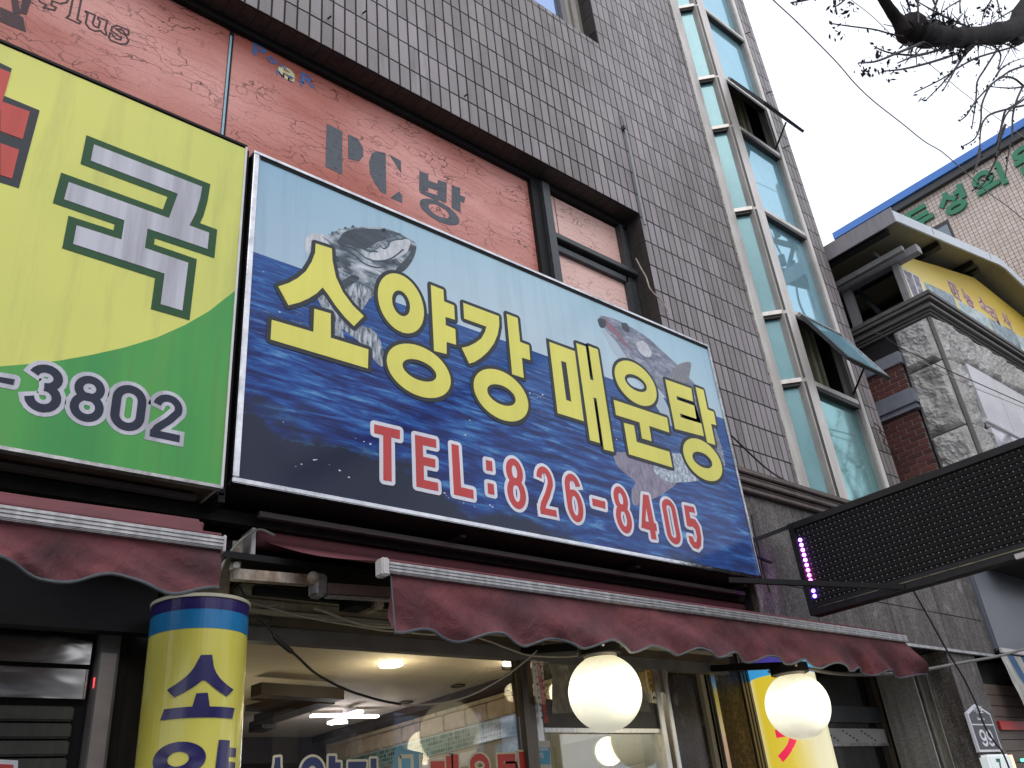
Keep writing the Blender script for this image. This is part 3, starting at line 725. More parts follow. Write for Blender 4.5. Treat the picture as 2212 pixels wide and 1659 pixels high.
MB().box(5.14, 5.146, YF + .008, YF + .012, 6.77, 7.34).build('film_seam', 'brownh', wb)
tag(wb)

# ---- upper window
uw = thing('upper_window', 'upper floor window with beige frame reflecting blue sky, at the top edge of the wall', 'window', loc=(5, 4.5, 10))
MB().box(4.3, 5.66, 4.60, 4.61, 9.99, 11.9).build('pane', 'upglass', uw)
MB().box(5.665, 5.75, 4.55, 4.62, 9.99, 11.9).build('frame', 'greyh', uw)
MB().box(5.752, 5.85, 4.57, 4.64, 9.99, 11.9).build('frame', 'beigeframe', uw)
MB().box(5.852, 5.95, 4.54, 4.64, 9.99, 11.9).build('frame', 'beigeframe', uw)
MB().box(5.952, 6.055, 4.58, 4.64, 9.99, 11.9).build('frame', 'beigeframe', uw)
MB().box(4.3, 6.055, 4.645, 4.8, 9.99, 11.9).build('backing', 'black', uw)
uw2 = thing('upper_window', 'second upper floor window, left of the one at the top edge of the wall', 'window', loc=(1, 4.5, 10))
MB().box(0.0, 2.2, 4.60, 4.61, 9.99, 11.9).build('pane', 'upglass', uw2); MB().box(0, 2.2, 4.62, 4.8, 9.99, 11.9).build('backing', 'black', uw2)
for b_ in ((0, .08), (2.12, 2.2), (1.05, 1.15)): MB().box(b_[0], b_[1], 4.54, 4.62, 9.99, 11.9).build('frame', 'beigeframe', uw2)

# ================================================================== STAIR BAY (splayed glazed bay, part of the tiled building)
bay = thing('glazed_stair_bay', 'tall glazed stair bay with pale steel mullions and teal panes, two vents open', 'glazed bay', loc=(8.8, 4.3, 4))
ZB = 4.30; ZT = 15.9
A_ = Vector((8.175, 4.392)); B0 = Vector((8.345, 4.205)); B1 = Vector((8.60, 4.205)); C0 = Vector((9.60, 4.215)); C1 = Vector((9.69, 4.215))
# flush left plate with ragged sealant edge
mb = MB(); mb.box(7.975, 8.175, 4.385, 4.42, ZB, ZT); mb.build('left_mullion', 'mullion', bay)
mb = MB(); pts = []
zz = ZB
while zz < 14:
    mb.box(7.965 + random.uniform(-.006, .004), 7.98, 4.384, 4.398, zz, zz + random.uniform(.04, .16)); zz += random.uniform(.05, .2)
mb.build('sealant_edge', simple('old_sealant', (.52, .48, .43), (.3, .28, .25), 20, rough=.8), bay, kind='stuff')
mb = MB(); mb.prism([(B0.x - .02, B0.y, ZB), (B1.x, B1.y, ZB), (B1.x + .035, B1.y + .16, ZB), (B0.x + .03, B0.y + .16, ZB)], (0, 0, ZT - ZB)); mb.build('corner_mullion', 'mullion', bay, bevel=.006)
mb = MB(); mb.box(C0.x, C1.x, C0.y, C0.y + .15, ZB, ZT); mb.build('right_mullion', 'mullion', bay, bevel=.006)
MB().box(C1.x + .001, C1.x + .018, C0.y + .02, 4.40, ZB, ZT).build('return_plate', 'mullion', bay)
def nz(p): # height on the splayed face (near its middle)
    return PY(p, 4.30).z
def wz(p): return PY(p, 4.215).z
Nb = [KM((1180, 25)), KM((1315, 505)), KM((1410, 838)), KM((1580, 1400)), KC_((1420, 1175)), KQ((900, 560))]
nb = [nz(p) for p in Nb]
dirn = (B0 - A_).normalized(); nrm = Vector((-dirn.y, dirn.x))  # points inward
if nrm.y < 0: nrm = -nrm
def spl(s, off): q = A_ + dirn * s + nrm * off; return (q.x, q.y)
Ls = (B0 - A_).length
zs = [ZB] + sorted(nb) + [ZT]
for i, z in enumerate(sorted(nb)):
    a, b = spl(.0, -.004), spl(Ls - .01, -.004); c, d = spl(Ls - .01, .07), spl(0, .07)
    MB().prism([(a[0], a[1], z - .026), (b[0], b[1], z - .026), (c[0], c[1], z - .026), (d[0], d[1], z - .026)], (0, 0, .052)).build('transom', 'mullion', bay)
for i in range(len(zs) - 1):
    a, b = spl(.0, .07), spl(Ls + .06, .07); c, d = spl(Ls + .06, .08), spl(0, .08)
    MB().prism([(a[0], a[1], zs[i] + .02), (b[0], b[1], zs[i] + .02), (c[0], c[1], zs[i] + .02), (d[0], d[1], zs[i] + .02)], (0, 0, zs[i + 1] - zs[i] - .04)).build('side_pane', 'teal', bay)
    # dark strips paint the reveal shade at right and top of each narrow pane
    a, b, c, d = spl(Ls - .012, .0), spl(Ls + .03, .0), spl(Ls + .03, .069), spl(Ls - .012, .069)
    MB().prism([(q[0], q[1], zs[i] + .03) for q in (a, b, c, d)], (0, 0, zs[i + 1] - zs[i] - .06)).build('reveal_shade', 'mulldark', bay)
    a, b, c, d = spl(.005, .02), spl(Ls - .02, .02), spl(Ls - .02, .0695), spl(.005, .0695)
    MB().prism([(q[0], q[1], zs[i + 1] - .06) for q in (a, b, c, d)], (0, 0, .032)).build('reveal_shade', 'mulldark', bay)
# wide face
Wb = [KM((1470, 170)), KM((1460, 515)), KM((1560, 850)), KM((1740, 1410)), KC_((1625, 1172)), KQ((1200, 600))]
wbz = [wz(p) for p in Wb]
wbz_s = sorted(wbz); print('narrow', [round(v, 2) for v in sorted(nb)], 'wide', [round(v, 2) for v in wbz_s])
open_rng = [(wz(KM((1560, 850))), wz(KM((1460, 515)))), (wz(KQ((1200, 600))), wz(KC_((1625, 1172))))]
GY = 4.30
for z in wbz_s:
    MB().box(B1.x + .036, C0.x - .001, 4.225, GY + .01, z - .03, z + .03).build('transom', 'mullion', bay)
    MB().box(B1.x + .036, C0.x - .001, 4.2275, GY + .008, z - .085, z - .0305).build('reveal_shade', 'mulldark', bay)
wzs = [ZB] + wbz_s + [ZT]
for i in range(len(wzs) - 1):
    lo, hi = wzs[i], wzs[i + 1]
    if any(abs(lo - a) < .02 for a, b in open_rng): continue
    MB().box(B1.x + .04, C0.x - .002, GY, GY + .012, lo + .031, hi - .031).build('front_pane', 'bluepane' if lo > 4.6 else 'teal2', bay)
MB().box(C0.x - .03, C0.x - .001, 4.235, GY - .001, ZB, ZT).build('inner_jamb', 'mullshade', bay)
MB().box(8.0, 9.69, 4.75, 4.8, ZB, ZT).build('stair_back', simple('dim_stairwell', (.10, .105, .085), (.05, .05, .04), 2, rough=.8), bay)
MB().box(9.20, 9.28, 4.44, 4.52, ZB, ZT).build('interior_post', simple('pale_post', (.5, .47, .3), (.35, .33, .2), 5, rough=.6), bay)
MB().box(9.36, 9.42, 4.44, 4.52, ZB, ZT).build('interior_post', simple('pale_post_b', (.5, .47, .3), (.35, .33, .2), 5, rough=.6), bay)
# open vents: sash hinged at its top edge, swung outward
def vent(lo, hi, deg, lab):
    L = hi - lo - .05; a = math.radians(deg); x0, x1 = B1.x + .045, C0.x - .006; hy, hz_ = 4.205, hi - .04
    sash = bpy.data.objects.new('vent_sash', None); link(sash); sash.location = (x0, hy, hz_); rel(sash, bay); 
    def q(u, w, o):  # u along x, w down the sash, o thickness outward
        return Vector((u, hy - math.sin(a) * w - math.cos(a) * o, hz_ - math.cos(a) * w + math.sin(a) * o))
    def part(u0, u1, w0, w1, o0, o1, name, mat):
        mb = MB(); mb.prism([q(u0, w0, o0), q(u1, w0, o0), q(u1, w1, o0), q(u0, w1, o0)], q(u0, w0, o1) - q(u0, w0, o0))
        o = mb.build(name, mat); o.location = -(Vector((x0, hy, hz_))); o.parent = sash
    fw = .055
    part(x0, x1, 0, fw, 0, .04, 'sash_rail', 'alu'); part(x0, x1, L - fw, L, 0, .04, 'sash_rail', 'charcoal')
    part(x0, x0 + fw, fw, L - fw, 0, .04, 'sash_stile', 'charcoal'); part(x1 - fw, x1, fw, L - fw, 0, .04, 'sash_stile', 'alu')
    part(x0 + fw, x1 - fw, fw, L - fw, .014, .022, 'sash_pane', 'bluepane')
    MB().bar(q(x1 - .05, L * .62, -.01), (x1 - .05, 4.24, lo + .1), .018, .018).build('stay_arm', 'black', bay)
for (lo, hi), dg in zip(open_rng, (25, 26)): vent(lo, hi, dg, '')
tag(bay)
# ---- moulded ledge, granite fascia
FX1 = 10.72
gf = thing('granite_fascia', 'grey granite fascia band with a moulded ledge above the shop entrance', 'fascia', loc=(8, 4.1, 3))
zc = PY(G(2, 3, 460, 1105) if 0 else KL((1300, 150)), 4.08).z
lz = [PY(KL((1450, 90)), 4.06).z, PY(KL((1200, 185)), 4.10).z]
zt_, zb_ = max(lz), min(lz); print('ledge', lz)
zt_ = 4.36; 
for k, (dy, hh, zz) in enumerate([(-.10, .055, 4.285), (-.075, .03, 4.255), (-.085, .05, 4.205), (-.05, .03, 4.175), (-.055, .045, 4.13)]):
    MB().box(6.3, 9.9 if k else 9.9, 4.1 + dy, 4.42, zz, zz + hh - .003).build('moulding', 'ledge', gf, bevel=.008)
xj = [6.3, 7.18, 8.55, 9.65, FX1]
zj = [2.95, 3.38, 4.128]
zjoint = 3.33
for i in range(4):
    for a, b in ((2.95, zjoint), (zjoint, 4.128)):
        MB().box(xj[i] + .003, xj[i + 1] - .003, 4.1, 4.16, a + .003, b - .003).build('granite_panel', 'granite', gf, bevel=.003)
MB().box(6.3, FX1 - .02, 4.161, 4.5, 2.96, 4.128).build('backing', 'grout', gf)
MB().box(6.6, FX1, 4.085, 4.12, 2.925, 2.952).build('drip_edge', 'alu', gf)
MB().box(1.0, FX1, 4.16, 5.6, 2.955, 2.99).build('soffit', 'black', gf)
# pale streaks are in the material; loose black wires on the fascia
cb1 = tag(MB().tube(catmull([PY(p, 4.05) for p in KL((440, 215), (470, 400), (520, 600), (570, 830), (640, 1060))]), .008, 6).build('cable', 'cable_b'), 'thin black cable running down the granite fascia beside the blue sign', 'cable')
cb2 = tag(MB().tube(catmull([Vector((6.30, 3.99, 4.62)), PY(G(2, 2, 2212, 740), 4.1), PY(G(3, 2, 250, 880), 4.15), PY(G(3, 2, 600, 1000), 4.19), PY(G(3, 2, 700, 1040), 4.3)], 6), .009, 6).build('cable', 'cable_b'), 'black cable sloping from the right edge of the blue sign to the stair bay foot', 'cable')

rq = random.Random(5); q0_ = PY(KQ((1850, 1150)), 4.36); pts_ = [q0_ + Vector((rq.uniform(-.05, .05), rq.uniform(-.03, .0), .12 - .03 * i)) for i in range(9)]
tag(MB().tube(catmull([PY(KQ((1775, 1010)), 4.37)] + pts_ + [PY(KQ((1960, 1300)), 4.37), PY(KQ((2080, 1500)), 4.37)], 4), .007, 6).build('cable_tangle', 'cable_b'), 'tangled black cable on the narrow tile strip right of the stair bay', 'cable')
for k_, p_ in enumerate(KM((1735, 630), (1590, 232), (1850, 995))):
    v = PY(p_, 4.39); tag(MB().bar(v + Vector((-.03, 0, -.01)), v + Vector((.05, -.07, .03)), .012, .012).build('wall_hook', 'black'), ['middle one of three black hooks on the tile strip right of the stair bay', 'topmost of three black hooks on the tile strip right of the stair bay', 'lowest of three black hooks on the tile strip right of the stair bay'][k_], 'hook')
# ---- conduit and stray wire on the tiles
a_, b_ = PY(KM((785, 860)), 4.37), PY(KM((918, 1505)), 4.37)
cd = thing('grey_conduit', 'thin grey conduit fixed upright on the tiles above the window corner', 'conduit', loc=tuple(b_))
MB().tube([a_, b_], .014, 8).build('tube', simple('conduit_grey', (.33, .35, .36), (.25, .26, .27), 9, rough=.45), cd)
MB().box(a_.x - .03, a_.x + .03, 4.355, 4.4, a_.z - .02, a_.z + .03).build('clip', 'charcoal', cd)
MB().tube([a_, PY(KM((765, 790)), 4.37), PY(KM((757, 775)), 4.385)], .009, 6).build('wire_end', 'cable_g', cd)
tag(MB().tube(catmull([PY(p, 4.37) for p in KC_((228, 700), (275, 790), (320, 870), (350, 960), (400, 1020), (450, 1070), (510, 1160), (520, 1195))]), .008, 6).build('wire', 'cable_w'), 'pale loose wire hanging beside the small pink window', 'wire')
for k_, p_ in enumerate(G(1, 0, (625, 165), (925, 120), (1805, 835))):
    v = PY(p_, 4.39)
    o = MB().bar(v + Vector((-.008, 0, -.004)), v + Vector((.012, -.028, .018)), .011, .011).build('wall_hook', 'black')
    tag(o, ['small black hook in the lowest tile joint at the far left', 'small black hook one tile row above its neighbour', 'small black hook above the PC room lettering'][k_], 'hook')

# ================================================================== BLUE SIGN
YS = 4.0
bs = thing('blue_restaurant_sign', 'big blue sea photo sign with yellow Korean lettering, two fish and TEL:826-8405', 'sign', loc=(3.95, YS, 3.3))
bx0, bx1, bz0, bz1 = 1.672, 6.262, 3.292, 5.56
MB().box(bx0 + .03, bx1 - .03, YS, YS + .30, bz0 + .02, bz1 - .02).build('cabinet', 'darkmetal', bs)
MB().box(bx0 + .03, bx1 - .025, YS - .004, YS - .0005, bz0 + .03, bz1 - .028).build('face', 'sea', bs)
mb = MB(); mb.box(bx0, bx1, YS - .02, YS + .3, bz1 - .026, bz1); mb.build('frame_top', 'mirror', bs, bevel=.003)
MB().box(bx0 + .05, bx1 - .03, YS - .012, YS - .0045, bz1 - .045, bz1 - .0265).build('gap_shade', 'black', bs)  # black strip painting in the shaded gap under the top frame
MB().box(bx0, bx1, YS - .018, YS + .02, bz0, bz0 + .028).build('frame_bottom', 'mirror', bs, bevel=.004)
MB().box(bx0, bx0 + .034, YS - .022, YS + .01, bz0 + .029, bz1 - .027).build('frame_left', 'mirror', bs, bevel=.004)
MB().box(bx1 - .026, bx1, YS - .02, YS + .3, bz0 + .037, bz1 - .027).build('frame_right', 'mirror', bs, bevel=.003)
MB().box(bx0, bx1, YS + .021, YS + .3, bz0 - .006, bz0 + .019).build('underside', 'darkmetal', bs)
SB = Sheet('Y', YS)
D0 = .0045
# --- fish prints (built as thin prints under the lettering)
def fmat(name, stops, scale, sc=(1, 1, 1), dist=.6):
    t = NT(name); v = t.noise(t.pos(sc, rot=(0, .5, 0)), scale, 8, .68, dist); return t.fin(t.ramp(v, stops), .35, 0, .4)
fm1 = fmat('fish_print_head', [(.38, (.03, .045, .065)), (.47, (.10, .14, .18)), (.56, (.36, .41, .46)), (.68, (.66, .69, .74))], 5, (1, 1, 2.2))
fm2 = fmat('fish_print_dark', [(.35, (.02, .028, .04)), (.58, (.055, .075, .10)), (.74, (.20, .25, .31))], 6, (1, 1, 2.4))
fm3 = fmat('fish_print_pale', [(.35, (.40, .43, .47)), (.6, (.66, .68, .72))], 9, (4, 1, 1))
fm4 = fmat('fish_print_fin', [(.40, (.06, .075, .095)), (.5, (.28, .32, .37)), (.62, (.58, .62, .67))], 8, (5, 1, 1.2), .3)
fm5 = fmat('fish_print_silver', [(.36, (.10, .12, .18)), (.5, (.21, .24, .32)), (.68, (.46, .48, .57))], 5, (1.2, 1, 3))
fm6 = fmat('fish_print_mauve', [(.36, (.17, .15, .22)), (.6, (.32, .29, .38)), (.72, (.45, .42, .5))], 6, (5, 1, 1.5))
fm7 = fmat('fish_print_belly', [(.3, (.38, .48, .58)), (.7, (.52, .62, .70))], 3)
def pf(polys, mat, name, d):
    mb = MB()
    for i, p in enumerate(polys): plate(mb, SB, [SB.uv(q) for q in p], D0 - .004, D0 + d + .00015 * i)
    mb.build(name, mat, fish)
fish = bpy.data.objects.new('printed_fish', None); link(fish); rel(fish, bs)
sm = lambda pts, n=5: [tuple(q)[:2] for q in catmull([Vector((x, y, 0)) for x, y in pts + [pts[0]]], n)[:-1]]
def pf(polys, mat, name, d, par=None, smooth=True):
    mb = MB()
    for i, p in enumerate(polys): plate(mb, SB, [SB.uv(q) for q in (sm(p) if smooth else p)], D0 - .004, D0 + d + .00015 * i)
    o = mb.build(name, mat); o.parent = par or fish
pf([G(1, 1, (415, 470), (430, 400), (500, 360), (560, 365), (640, 420), (740, 470), (770, 560), (690, 600), (520, 600), (440, 530))], fm3, 'pectoral_fin', .0002)
pf([G(1, 1, (560, 380), (650, 430), (740, 480), (775, 600), (680, 600), (600, 540), (640, 470))], fm6, 'pectoral_fin_root', .0005)
pf([G(1, 1, (600, 385), (720, 330), (900, 305), (1080, 310), (1230, 360), (1320, 410), (1370, 440), (1382, 490), (1350, 590), (1270, 690), (1180, 680), (1080, 720), (1040, 780), (1030, 870), (960, 950), (900, 1030), (800, 960), (700, 800), (660, 620), (640, 460))], fm1, 'body', .0008)
pf([G(1, 1, (700, 430), (760, 350), (880, 318), (1010, 322), (1100, 330), (1250, 365), (1180, 390), (1100, 420), (1040, 440), (960, 490), (880, 490), (800, 460), (740, 470))], fm2, 'head_back', .0012)
pf([G(1, 1, (1370, 480), (1378, 500), (1345, 600), (1265, 690), (1200, 680), (1280, 590), (1330, 530))], fm2, 'lower_jaw', .0012)
pf([G(1, 1, (1085, 470), (1130, 480), (1170, 430), (1270, 410), (1330, 430), (1300, 520), (1220, 570), (1100, 600), (1000, 590), (980, 540), (1050, 500))], fm3, 'jaw', .0014)
for ln in ([(905, 370), (890, 430), (920, 490), (980, 515), (1050, 520)], [(1065, 465), (1100, 492), (1135, 475), (1160, 430), (1210, 415), (1270, 410)], [(740, 460), (850, 500), (940, 570), (1040, 600), (1160, 580), (1270, 500)], [(720, 480), (850, 550), (930, 620), (1030, 655), (1120, 650)]):
    L_ = catmull([Vector((x, y, 0)) for x, y in ln], 6); P_ = [SB.uv(G(1, 1, (q.x, q.y))) for q in L_]
    mb = MB(); l_, r_ = stroke_poly(P_, .011)
    for i in range(len(l_) - 1): plate(mb, SB, [l_[i], l_[i + 1], r_[i + 1], r_[i]], .001, D0 + .0019)
    o = mb.build('gill_line', fm2); o.parent = fish
pf([G(1, 1, (1080, 322), (1110, 318), (1115, 345), (1085, 348))], 'p_navy', 'eye', .002)
pf([G(1, 1, (670, 620), (770, 600), (820, 640), (760, 650), (690, 660))] + [G(1, 1, (730, 780), (830, 720), (890, 745), (860, 780), (760, 830))], fm2, 'body_stripe', .0014)
pf([G(1, 1, (760, 850), (880, 800), (990, 860), (970, 930), (900, 1025), (820, 960))], fm4, 'pelvic_fin', .0016)
pf([G(1, 1, (520, 900), (620, 900), (700, 1060), (880, 1150), (1000, 1190), (1075, 1300), (1100, 1420), (1100, 1510), (1040, 1480), (960, 1370), (880, 1290), (700, 1150), (590, 1040))], fm4, 'tail_fin', .0008)
pf([G(1, 1, (640, 1060), (720, 1130), (750, 1230), (755, 1270), (640, 1250))], fm4, 'anal_fin', .001)
for sp in ((625, 375), (655, 352), (715, 330), (765, 312), (830, 298)):
    pf([G(1, 1, (sp[0] - 14, sp[1] + 14), (sp[0], sp[1] - 8), (sp[0] + 16, sp[1] - 2), (sp[0] + 14, sp[1] + 14))], fm2, 'dorsal_spine', .0006)
fish2 = bpy.data.objects.new('printed_fish', None); link(fish2); rel(fish2, bs)
pf([G(2, 1, (735, 1110), (765, 1072), (840, 1085), (930, 1120), (1060, 1190), (1180, 1270), (1300, 1380), (1430, 1500), (1560, 1640), (1640, 1760), (1700, 1900), (1790, 2150), (1840, 2360), (1780, 2330), (1700, 2250), (1500, 1990), (1400, 1900), (1330, 1790), (1240, 1680), (1100, 1560), (980, 1420), (900, 1300), (800, 1190))], fm5, 'body', .0006, fish2)
pf([G(2, 1, (900, 1290), (1000, 1440), (1120, 1580), (1250, 1700), (1340, 1850), (1400, 2020), (1330, 1990), (1240, 1850), (1100, 1660), (960, 1500), (850, 1330), (780, 1190))], fm7, 'belly', .0004, fish2)
pf([G(2, 1, (735, 1105), (765, 1090), (810, 1120), (800, 1170), (760, 1170))], fm2, 'mouth', .0012, fish2)
pf([G(2, 1, (790, 1085), (900, 1190), (960, 1280), (1040, 1370), (990, 1340), (880, 1230), (800, 1150))], simple('fish_lip', (.34, .18, .24), (.25, .13, .18), 20), 'lip', .0011, fish2)
pf([G(2, 1, (940, 1130), (990, 1140), (1010, 1200), (990, 1215), (950, 1180))], fm2, 'eye', .0012, fish2)
pf([G(2, 1, (1060, 1310), (1130, 1290), (1200, 1380), (1180, 1430), (1110, 1400))], fm3, 'gill_cover', .0012, fish2)
pf([G(2, 1, (1350, 1590), (1420, 1500), (1530, 1470), (1540, 1530), (1500, 1650), (1400, 1640))], simple('fish_fin_brown', (.32, .33, .36), (.16, .17, .2), 30, (4, 1, 1)), 'dorsal_fin', .0012, fish2)
pf([G(2, 1, (760, 1190), (800, 1240), (880, 1390), (1000, 1480), (930, 1360), (850, 1270))], fm7, 'whisker_shadow', .0003, fish2)
pf([G(2, 2, (1440, 600), (1370, 610), (1220, 700), (1260, 800), (1360, 850), (1450, 850), (1620, 830), (1560, 740), (1500, 640))], fmat('fish_scales', [(.42, (.22, .28, .38)), (.5, (.40, .47, .55)), (.6, (.66, .71, .76))], 30, (1, 1, 1), 0), 'tail_root', .0008, fish2)
pf([G(2, 2, (1000, 590), (880, 600), (900, 700), (980, 780), (1060, 850), (1030, 920), (1050, 1050), (1180, 1010), (1300, 950), (1420, 850), (1300, 800), (1220, 700), (1100, 640))], fm6, 'tail_fin', .0007, fish2)
mb = MB(); rs = random.Random(4)
for q in G(1, 2, (235, 332), (855, 473), (800, 808), (500, 658), (520, 655), (630, 700), (1625, 945), (1640, 965), (1660, 985), (1790, 1030), (1885, 1060), (2020, 1050), (2040, 1065), (1845, 317), (1805, 443), (340, 715), (390, 695), (720, 750), (930, 500), (985, 520)) + G(2, 2, (150, 80), (215, 120), (260, 95), (900, 480), (1745, 430), (1750, 460)) + G(1, 1, (40, 540), (1280, 1025), (200, 1040), (60, 690)):
    u, v = SB.uv(q); k = rs.uniform(.003, .010)
    plate(mb, SB, [(u + k * rs.uniform(.6, 1.3) * math.cos(a), v + k * .55 * rs.uniform(.6, 1.3) * math.sin(a)) for a in [i * 1.05 for i in range(6)]], .001, D0 + .0002)
mb.build('spray_specks', 'p_white', bs, kind='stuff')
# --- main lettering
chars = [
 [('p', G(1, 1, (510, 450), (650, 495), (655, 600), (685, 740), (745, 870), (830, 985), (925, 1078), (840, 1165), (760, 1085), (680, 985), (620, 895), (570, 830), (520, 880), (450, 925), (370, 960), (275, 985), (187, 822), (275, 793), (355, 750), (425, 690), (475, 610), (505, 530))),
  ('p', G(1, 1, (497, 1015), (640, 1055), (640, 1265), (965, 1365), (960, 1530), (120, 1280), (130, 1110), (490, 1215)))],
 [('r', G(1, 1, (1042, 880), (1100, 740), (1180, 710), (1350, 800), (1440, 1010), (1420, 1160), (1300, 1235), (1150, 1130)), G(1, 1, (1165, 930), (1215, 855), (1300, 920), (1325, 1010), (1280, 1085), (1205, 1020))),
  ('p', G(1, 1, (1505, 808), (1612, 850), (1618, 950), (1705, 985), (1712, 1108), (1630, 1085), (1632, 1155), (1715, 1190), (1722, 1325), (1640, 1300), (1640, 1405), (1532, 1378))),
  ('r', G(1, 1, (1130, 1400), (1230, 1315), (1400, 1340), (1550, 1420), (1650, 1540), (1672, 1640), (1600, 1770), (1500, 1789), (1350, 1750), (1240, 1659)), G(1, 1, (1262, 1480), (1320, 1447), (1450, 1480), (1550, 1580), (1500, 1645), (1400, 1630), (1300, 1570)))],
 [('p', KA((143, 258), (628, 440), (632, 560), (610, 690), (560, 810), (480, 920), (380, 1010), (300, 1060), (225, 1085), (122, 870), (210, 850), (310, 800), (390, 740), (440, 650), (458, 582), (155, 472))),
  ('p', KA((733, 408), (882, 465), (915, 790), (1037, 835), (1053, 1037), (938, 1003), (965, 1280), (808, 1228))),
  ('r', KB((280, 420), (330, 260), (480, 180), (700, 240), (880, 380), (1000, 560), (1025, 700), (960, 860), (830, 915), (640, 860), (440, 720), (320, 560)), KB((460, 455), (510, 400), (620, 400), (760, 480), (850, 590), (830, 680), (740, 698), (600, 640), (500, 540)))],
 [('f', KA((1312, 788), (1660, 915)) + KB((1782, 900), (1427, 790)), KA((1472, 1045), (1543, 1070), (1613, 1603), (1543, 1578))),
  ('p', KA((1680, 805), (1808, 852), (1870, 1300), (1915, 1315), (1848, 843), (1972, 890)) + KB((2190, 1317), (2057, 1283), (1955, 590), (1912, 575), (2000, 1198), (1867, 1158)))],
 [('r', KC((262, 420), (300, 310), (400, 272), (560, 330), (700, 460), (810, 620), (845, 760), (800, 870), (700, 905), (540, 850), (380, 690), (290, 540)), KC((402, 500), (450, 458), (540, 480), (650, 570), (708, 660), (690, 710), (600, 705), (490, 640), (420, 560))),
  ('p', KC((253, 815), (980, 1060), (1010, 1260), (735, 1170), (770, 1380), (640, 1340), (605, 1122), (285, 1022))),
  ('p', KC((390, 1128), (530, 1165), (565, 1388), (1010, 1522)) + KD((1053, 1183), (462, 1003)))],
 [('p', KC((955, 535), (1310, 660), (1335, 838), (1105, 762), (1118, 815), (1350, 895), (1380, 1075), (1155, 1000), (1165, 1053), (1447, 1138), (1482, 1312), (1090, 1210))),
  ('p', KC((1368, 640), (1475, 680), (1530, 945), (1615, 980), (1650, 1162), (1578, 1140), (1637, 1430), (1527, 1395))),
  ('r', KD((1190, 930), (1230, 830), (1340, 785), (1480, 830), (1620, 960), (1710, 1120), (1728, 1250), (1680, 1350), (1590, 1378), (1440, 1310), (1290, 1160), (1205, 1010)), KD((1322, 1010), (1370, 965), (1470, 990), (1570, 1080), (1598, 1150), (1560, 1195), (1470, 1180), (1360, 1100)))]]
GLY = []
for ch in chars:
    g = []
    for c in ch:
        if c[0] == 'r': g.append(('r', ell_fit([SB.uv(q) for q in c[1]]), ell_fit([SB.uv(q) for q in c[2]])))
        elif c[0] == 'f': g.append(('f', [SB.uv(q) for q in c[1]], [SB.uv(q) for q in c[2]]))
        else: g.append(('p', [SB.uv(q) for q in c[1]]))
    GLY.append(g)
def glyph_plates(mb, sh, g, grow_, d0, d1, f=lambda q: q, ks=1.):
    for i, c in enumerate(g):
        dd = d1 + .0003 * i
        if c[0] == 'p': plate(mb, sh, grow([f(q) for q in c[1]], grow_) if grow_ else [f(q) for q in c[1]], d0, dd)
        elif c[0] == 'r':
            o_ = [f(q) for q in ell(c[1])]; i_ = [f(q) for q in ell(c[2])]
            if grow_: o_ = grow(o_, grow_, False); i_ = grow(i_, -grow_, False)
            ring_plate(mb, sh, o_, i_[:len(o_)], d0, dd)
        else:
            o_ = ccw([f(q) for q in c[1]]); i_ = ccw([f(q) for q in c[2]])
            if grow_: o_ = grow(o_, grow_, False); i_ = grow(i_, -grow_, False)
            k = min(range(4), key=lambda j: (o_[0][0] - i_[j][0]) ** 2 + (o_[0][1] - i_[j][1]) ** 2); i_ = i_[k:] + i_[:k]
            for a in range(4):
                b = (a + 1) % 4; plate(mb, sh, [o_[a], o_[b], i_[b], i_[a]], d0, dd)
for g in GLY:
    mb = MB(); glyph_plates(mb, SB, g, .028, .001, D0 + .0028); mb.build('letter_outline', 'p_line', bs)
    mb = MB(); glyph_plates(mb, SB, g, 0, .001, D0 + .0045); mb.build('letter', 'p_yel', bs)
# --- telephone line
tel = [('p', KE((140, 145), (420, 210), (420, 308), (325, 285), (330, 768), (240, 752), (238, 262), (140, 240))),
       ('p', KE((583, 258), (812, 312), (815, 402), (668, 370), (672, 497), (805, 527), (806, 618), (678, 590), (682, 750), (833, 782), (837, 873), (600, 822))),
       ('p', KE((980, 357), (1058, 377), (1085, 830), (1218, 860), (1222, 955), (1008, 908))),
       ('p', KE((1355, 533), (1422, 548), (1430, 657), (1360, 642))), ('p', KE((1373, 782), (1440, 797), (1448, 913), (1380, 898))),
       ('p', KF((575, 672), (718, 710), (722, 788), (583, 750))),
       ('p', KF((1130, 630), (1190, 640), (1250, 940), (1272, 950), (1283, 1030), (1262, 1025), (1278, 1122), (1222, 1115), (1207, 1018), (1112, 990), (1115, 960))),
       ('p', KF((1575, 745), (1683, 768), (1698, 832), (1632, 820), (1645, 885), (1700, 905), (1745, 980), (1765, 1090), (1762, 1190), (1730, 1227), (1680, 1210), (1640, 1150), (1625, 1080), (1668, 1090), (1690, 1145), (1712, 1150), (1718, 1090), (1700, 1010), (1665, 975), (1650, 985), (1610, 970)))]
def boxof(l, r, t, b): return SB.uv(l)[0], SB.uv(r)[0], SB.uv(b)[1], SB.uv(t)[1]
digs = [('8', boxof(*KE((1590, 880), (1793, 960), (1650, 517), (1740, 1073)))), ('2', boxof(*KE((1905, 700), (2125, 1130), (1970, 602), (2030, 1132)))),
        ('6', boxof(*KF((283, 560), (478, 780), (350, 408), (430, 935)))), ('8', boxof(*KF((838, 870), (1013, 960), (870, 545), (970, 1057)))),
        ('0', boxof(*KF((1345, 800), (1537, 1080), (1385, 680), (1490, 1172))))]
for c in tel:
    pl = [SB.uv(q) for q in c[1]]
    mb = MB(); plate(mb, SB, grow(pl, .026), .001, D0 + .0028); mb.build('telephone_outline', 'p_white', bs)
    mb = MB(); plate(mb, SB, pl, .001, D0 + .0045); mb.build('telephone_letter', 'p_red', bs)
